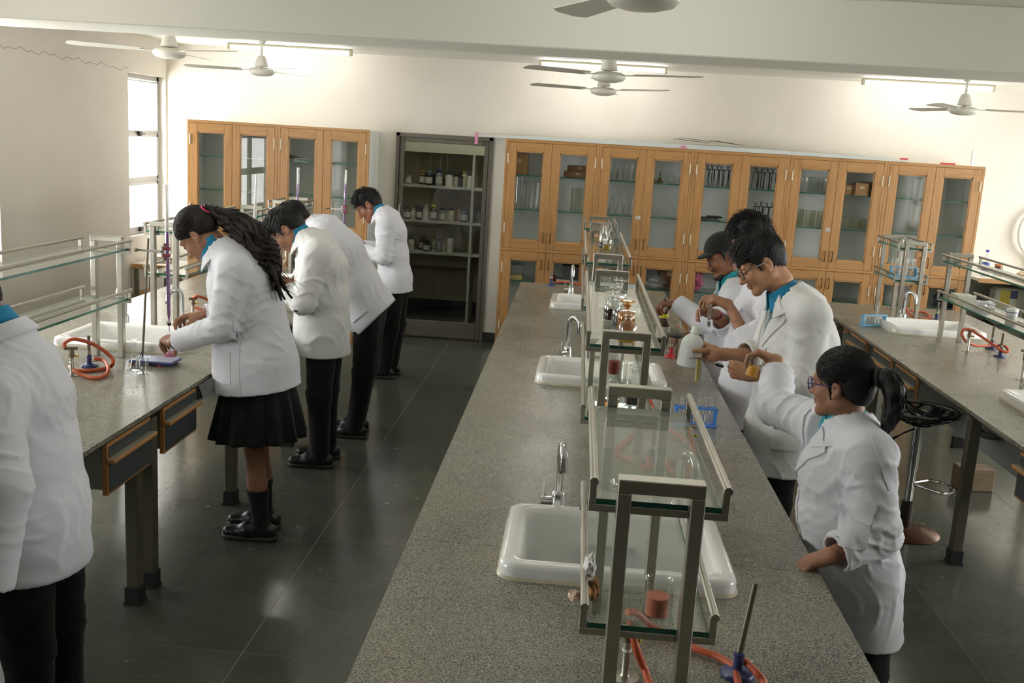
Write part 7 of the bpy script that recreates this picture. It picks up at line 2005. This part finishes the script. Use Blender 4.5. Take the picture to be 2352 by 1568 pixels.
# right side of the middle bench
reagent_bottle(.640, 6.93, BH, .088, .19, 'brown glass', 'yellow', 'brown glass bottle with yellow cap and white label on the middle bench', True, .72)
t = thing('tripod', 'black topped iron tripod carrying a beaker in front of the capped student', 'tripod', (.683, 6.44, BH))
MB().lathe([(.03, .128), (.062, .128), (.062, .14), (.03, .14), (.03, .128)], 24).cbox(.055, .09, -.012, .012, .128, .14, .003).build('tripod_ring', M_DKMET, t, smooth=True)
MB().box(-.05, .05, -.05, .05, .1402, .1418).build('wire_gauze', pbr('gauze_grey', rgb(96, 92, 86), 0.7), t)
for k in range(3):
    a = k * 2 * PI / 3 + .6; MB().tube([(.05 * math.cos(a), .05 * math.sin(a), .13), (.075 * math.cos(a), .075 * math.sin(a), .0)], .0042, 8).build('leg', M_DKMET, t, smooth=True)
b = vessel('beaker', beaker_mesh(.036, .095), M_CLEAR, 'clear beaker of water standing on the iron tripod', 'beaker', (.672, 6.43, BH + .1422), (.033, .004, .035, liquid('water', rgb(190, 196, 194), .25)))
MB().box(.008, .022, -.0375, -.036, .045, .065).build('printed_mark', pbr('print_orange', rgb(214, 140, 104), 0.6), b)
bunsen(.655, 6.40, 'red based bunsen burner under the iron tripod', base=pbr('red_enamel', rgb(190, 42, 58), 0.35), h=.11, inlet=2.5)
bunsen(-.19, 9.28, 'blue bunsen burner at the far left end of the middle bench', inlet=0)
hose([A3(-.15, 9.28, .935), A3(-.05, 9.27, .945), A3(.08, 9.25, .93), A3(.22, 9.22, .912)], 'orange hose running from the far left bunsen burner under the last rack')
gas_tap(.3, 9.2, 'gas tap behind the last rack of the middle bench')
# --- right bench
tube_rack(2.415, 8.215, .45, .23, 'pale blue test tube rack by the far sink of the right bench', M_BLUEL, 6)
for k in range(5):
    o_ = -.075 + .036 * k; x, y = 2.415 + o_ * math.cos(.45), 8.215 + o_ * math.sin(.45)
    single('test_tube', tube_mesh(.13 if k == 3 else .085), M_TUBEG, 'test tube, %s from the left in the rack by the far right sink' % ORD[k], 'tube', (x, y, BH + .0125 + (.045 if k == 3 else 0)), 'test tubes by the far right sink')
tube_rack(2.795, 8.84, .15, .235, 'pale blue rack crowded with test tubes on the right bench shelf', M_BLUEL, 6, BH + .308 + .0275)
for k in range(9):
    o_ = -.1 + .0245 * k; x, y = 2.795 + o_ * math.cos(.15), 8.84 + o_ * math.sin(.15) + .012 * (-1) ** k
    single('test_tube', tube_mesh(.15), M_TUBEG, 'test tube in the crowded pale blue shelf rack, %s from the left' % ORD[k], 'tube', (x, y, BH + .308 + .04), 'test tubes in the crowded rack')
bunsen(3.075, 7.53, 'blue bunsen burner, rear one of the pair on the right bench', inlet=-2.4, h=.17)
bunsen(3.02, 7.225, 'blue bunsen burner, front one of the pair on the right bench', inlet=2.6, h=.17)
gas_tap(2.844, 7.36, 'gas tap with yellow key beside the pair of right bench burners', -.3, .165)
hose([U(2208, 770, 'y', 7.36), U(2213, 757, 'y', 7.36), U(2228, 757, 'y', 7.36), U(2250, 770, 'y', 7.3), U(2275, 787, 'y', 7.25), U(2300, 805, 'y', 7.2), U(2315, 808, 'y', 7.2), U(2312, 798, 'y', 7.22), U(2300, 792, 'y', 7.24), U(2288, 796, 'y', 7.25)], 'orange hose from the right bench gas tap to the front burner')
hose([U(2210, 770, 'y', 7.38), U(2218, 783, 'y', 7.38), U(2240, 793, 'y', 7.42), U(2265, 794, 'y', 7.5), U(2285, 792, 'y', 7.55)], 'orange hose from the right bench gas tap to the rear burner')
p = U(2150, 738, 'z', .9); bunsen(p[0], p[1], 'blue and white bunsen burner behind the far sink of the right bench', inlet=3.0)
p2 = U(2105, 728, 'z', .9)
hose([A3(p[0] - .04, p[1], .934), U(2115, 733, 'z', .912), U(2090, 722, 'z', .93), U(2078, 700, 'z', 1.0), U(2070, 690, 'z', 1.03)], 'orange hose hanging at the far tap of the right bench')
hose([A3(p[0] - .04, p[1] + .03, .92), U(2125, 718, 'z', .912), U(2092, 713, 'z', .92)], 'second orange hose lying behind the far sink of the right bench')
p = U(2347, 872, 'z', .9); gas_tap(p[0], p[1], 'gas tap cut by the right frame edge on the right bench', 0, .2)
t = thing('plastic_jar', 'white jar with blue band on the lower shelf of the right rack', 'jar', (2.80, 6.62, BH + .308 + .0275))
MB().lathe([(0, 0), (.032, 0), (.034, .004), (.034, .06), (.031, .064), (.031, .07)], 18).build('jar_body', pbr('jar_white', rgb(206, 204, 200), 0.35, var=(30, .08)), t, smooth=True)
MB().lathe([(.0365, .064), (.0365, .088), (.035, .091), (0, .091)], 18).build('lid', M_WHITEP, t, smooth=True)
MB().lathe([(.0368, .066), (.0368, .071)], 18).build('blue_band', pbr('band_blue', rgb(44, 54, 120), 0.4), t, smooth=True)
crumple('plastic_bag', .075, .06, .028, glass('white_film', (0.9, 0.91, 0.93, 1), haze=.5, hazecol=(.85, .86, .9, 1), gloss=2), 'crumpled white plastic bag on the lower shelf of the right rack', 'bag', (2.87, 7.25, BH + .308 + .028), 21)
carton(2.82, 7.52, BH + .308 + .0275, .13, .16, .05, 'flat cream box at the far end of the lower right shelf', M_PLB, lid=False)
# --- things in hands
t = thing('wash_bottle', 'white translucent plastic bottle held up by the tall student', 'bottle', (.618, 5.175, 1.105)); t.rotation_euler = (-.05, .14, 0)
MB().lathe([(0, 0), (.05, 0), (.0575, .006), (.0585, .02), (.0585, .115), (.055, .135), (.045, .152), (.03, .166), (.023, .172), (.023, .178), (.026, .18), (.026, .186), (.023, .188), (.022, .206), (.018, .211), (0, .212)], 26).build('bottle_body', pbr('translucent_plastic', rgb(222, 226, 220), 0.35, spec=.4), t, smooth=True)
m = MB()
for k in range(7): m.box(.012 + .006 * k - .02, .016 + .006 * k - .02 - (k % 3) * .0012, -.0600 + .002 * abs(k - 3) * .3, -.0588, .052, .058)
m.build('printed_code', pbr('print_grey', rgb(110, 110, 110), 0.8), t)
q = U(1607, 812, 'y', 5.0); q2 = U(1600, 880, 'y', 5.0)
v = nrm(q - q2); L = float(np.linalg.norm(q - q2))
t = thing('test_tube', 'test tube of yellow liquid gripped by the tall student\'s holder', 'tube', L_(q2))
t.rotation_euler = Vector(v).to_track_quat('Z', 'Y').to_euler()
tube_mesh(L, .0125).build('glass_wall', M_TUBEG, t, smooth=True)
MB().lathe([(0, .004), (.0112, .012), (.0112, L * .88), (0, L * .88)], 14).build('liquid', liquid('yellow_green_solution', rgb(206, 186, 36), 1.3), t, smooth=True)
MB().tube([(.002, -.0128, .01), (.004, -.0127, L * .3), (-.002, -.0127, L * .5), (.003, -.0127, L * .75)], .0014, 5).build('dark_streak', pbr('streak', rgb(96, 84, 20), 0.5), t)
a = U(1597, 820, 'y', 4.99); b = U(1645, 836, 'y', 4.95)
t = thing('tube_holder', 'metal test tube holder in the tall student\'s fist', 'holder', (0, 0, 0))
MB().tube([L_(a), L_(a * .4 + b * .6), L_(b)], .0035, 8).build('holder_shaft', pbr('brass_dark', rgb(120, 104, 76), 0.35, metal=.7), t, smooth=True)
cc = U(1606, 822, 'y', 5.0)
MB().tube([L_(cc + A3(.016 * math.cos(x), .016 * math.sin(x), 0)) for x in np.linspace(0, 2 * PI, 14, endpoint=False)], .003, 6, closed=True).build('holder_ring', pbr('brass_dark', rgb(120, 104, 76), 0.35), t, smooth=True)
MB().tube([L_(b), L_(b + (b - a) * .35)], [.009, .0075], 10).build('holder_grip', M_BLACK, t, smooth=True)
q = U(1630, 692, 'y', 5.62); q2 = U(1628, 752, 'y', 5.66); v = nrm(q - q2); L = float(np.linalg.norm(q - q2))
t = thing('test_tube', 'test tube of grey liquid held upright by the curly-haired student', 'tube', L_(q2)); t.rotation_euler = Vector(v).to_track_quat('Z', 'Y').to_euler()
tube_mesh(L, .0105).build('glass_wall', M_TUBEG, t, smooth=True)
MB().lathe([(0, .004), (.009, .011), (.009, L * .22), (0, L * .22)], 12).build('liquid', pbr('grey_liquid', rgb(96, 98, 100), .2), t, smooth=True)
q = U(1530, 697, 'y', 6.5); q2 = U(1535, 722, 'y', 6.48); v = nrm(q - q2)
t = thing('dropper', 'glass dropper with dark bulb in the capped student\'s fingers', 'dropper', (0, 0, 0))
MB().tube([L_(q2), L_(q2 + v * .03), L_(q2 + v * .075)], [.0025, .007, .007], 10).build('glass_tube', M_TUBEG, t, smooth=True)
MB().tube([L_(q2 + v * .07), L_(q2 + v * .085), L_(q2 + v * .115)], [.0075, .0095, .004], 10).build('rubber_bulb', M_BLACK, t, smooth=True)
q = U(1729, 864, 'y', 4.05)
t = vessel('beaker', beaker_mesh(.0325, .085), M_CLEAR, 'beaker of bright orange liquid in the hand of the girl in front', 'beaker', q, (.0295, .004, .042, pbr('bright_orange_liquid', rgb(240, 164, 30), 0.2)), rot=(0.05, .16, 0))
# --- stool, floor block, pipes
t = thing('bar_stool', 'black lattice seated bar stool with chrome column and rusty base', 'stool', (2.11, 6.02, 0))
zs_ = .76
dish = lambda r, a: (r * math.cos(a), r * math.sin(a), zs_ + .004 - .075 * (1 - (r / .215) ** 2))
MB().tube([dish(.215, a) for a in np.linspace(0, 2 * PI, 48, endpoint=False)], .0115, 8, closed=True).build('seat_rim', M_BLACK, t, smooth=True)
rs = random.Random(4)
seat = bpy.data.objects.new('seat_lattice', None); COL.objects.link(seat); seat.parent = t
for k in range(19):
    a0 = k * 2 * PI / 19 + rs.uniform(-.2, .2); a1 = a0 + rs.uniform(1.5, 3.6)
    p0, p1 = np.array([math.cos(a0), math.sin(a0)]) * .212, np.array([math.cos(a1), math.sin(a1)]) * .212
    pts = []
    for s in np.linspace(0, 1, 12):
        xy = p0 * (1 - s) + p1 * s; pts.append((xy[0], xy[1], zs_ + .002 - .075 * (1 - (xy @ xy) / .215 ** 2)))
    d = nrm(A3(p1[1] - p0[1], -(p1[0] - p0[0]), 0)); w_ = rs.uniform(.008, .013); vs = []; fs = []
    for q in pts:
        for (e, h) in ((-w_, 0), (w_, 0), (w_, -.007), (-w_, -.007)): vs.append((q[0] + d[0] * e, q[1] + d[1] * e, q[2] + h))
    for i in range(11):
        for c in range(4): c2 = (c + 1) % 4; fs.append((i * 4 + c, i * 4 + c2, (i + 1) * 4 + c2, (i + 1) * 4 + c))
    MB().add(vs, fs).build('strip', M_BLACK, seat)
MB().lathe([(0, zs_ - .085), (.06, zs_ - .085), (.075, zs_ - .08), (.06, zs_ - .072), (0, zs_ - .07)], 24).build('seat_plate', M_BLACK, t, smooth=True)
MB().cyl((0, 0, .4), (0, 0, zs_ - .085), .03, n=18).cyl((0, 0, .2), (0, 0, .4), .024, n=18).build('column', M_CHROME, t, smooth=True)
MB().lathe([(.035, .03), (.035, .2), (.026, .205)], 18).build('lower_sleeve', pbr('dark_sleeve', rgb(56, 48, 42), 0.4, metal=.4), t, smooth=True)
MB().lathe([(0, .0), (.2, 0), (.205, .006), (.19, .016), (.09, .034), (.04, .042), (0, .043)], 40).build('stool_base', pbr('rusty_chrome', rgb(112, 78, 60), 0.3, metal=.7, var=(7, .35, .12)), t, smooth=True)
MB().tube([(.03, 0, .3)] + [(.14 + .0 + .11 * math.sin(a) * 1.0, -.12 * math.cos(a), .3) for a in np.linspace(0, PI, 12)] + [(.0, .03, .3)], .0075, 8).build('foot_ring', M_CHROME, t, smooth=True)
MB().tube([(0, 0, zs_ - .1), (-.1, -.05, zs_ - .13), (-.14, -.07, zs_ - .15)], .0055, 8).tube([(-.14, -.07, zs_ - .15), (-.19, -.095, zs_ - .17)], .009, 8).build('height_lever', M_BLACK, t, smooth=True)
t = thing('wooden_block', 'rough wooden block on the floor under the right bench', 'block', (2.87, 7.0, 0), .1)
MB().cbox(-.12, .12, -.07, .07, 0, .16, .006).build('block_body', wood('rough_block', rgb(142, 122, 98), rgb(104, 86, 66), 0, .8), t)
t = thing('floor_bracket', 'small black iron bracket on the floor under the right bench', 'bracket', (3.2, 8.05, 0))
MB().add([(-.1, -.03, 0), (.1, -.03, 0), (.1, .03, 0), (-.1, .03, 0), (-.1, -.02, .09), (-.04, -.02, .09), (-.04, .02, .09), (-.1, .02, .09)], [(3, 2, 1, 0), (4, 5, 6, 7), (0, 1, 5, 4), (1, 2, 6, 5), (2, 3, 7, 6), (3, 0, 4, 7)]).build('bracket_body', M_DKMET, t)
t = thing('drain_pipe', 'dark curved drain pipe under the right bench sink', 'pipe', (0, 0, 0))
MB().tube([L_(q) for q in spline([A3(2.50, 6.25, .72), A3(2.5, 6.15, .66), A3(2.5, 6.03, .64), A3(2.52, 5.93, .66), A3(2.6, 5.8, .695)], 6)], .02, 10).build('pipe', pbr('dark_pipe', rgb(66, 62, 58), 0.4), t, smooth=True)
t = thing('gas_cock', 'grey metal cock handle hanging under the left bench edge', 'handle', (0, 0, 0))
MB().tube([(-1.93, 5.06, .872), (-1.92, 5.07, .84), (-1.905, 5.09, .77)], [.014, .017, .019], 10).build('handle_bar', pbr('cock_grey', rgb(88, 88, 84), 0.4, metal=.4), t, smooth=True)
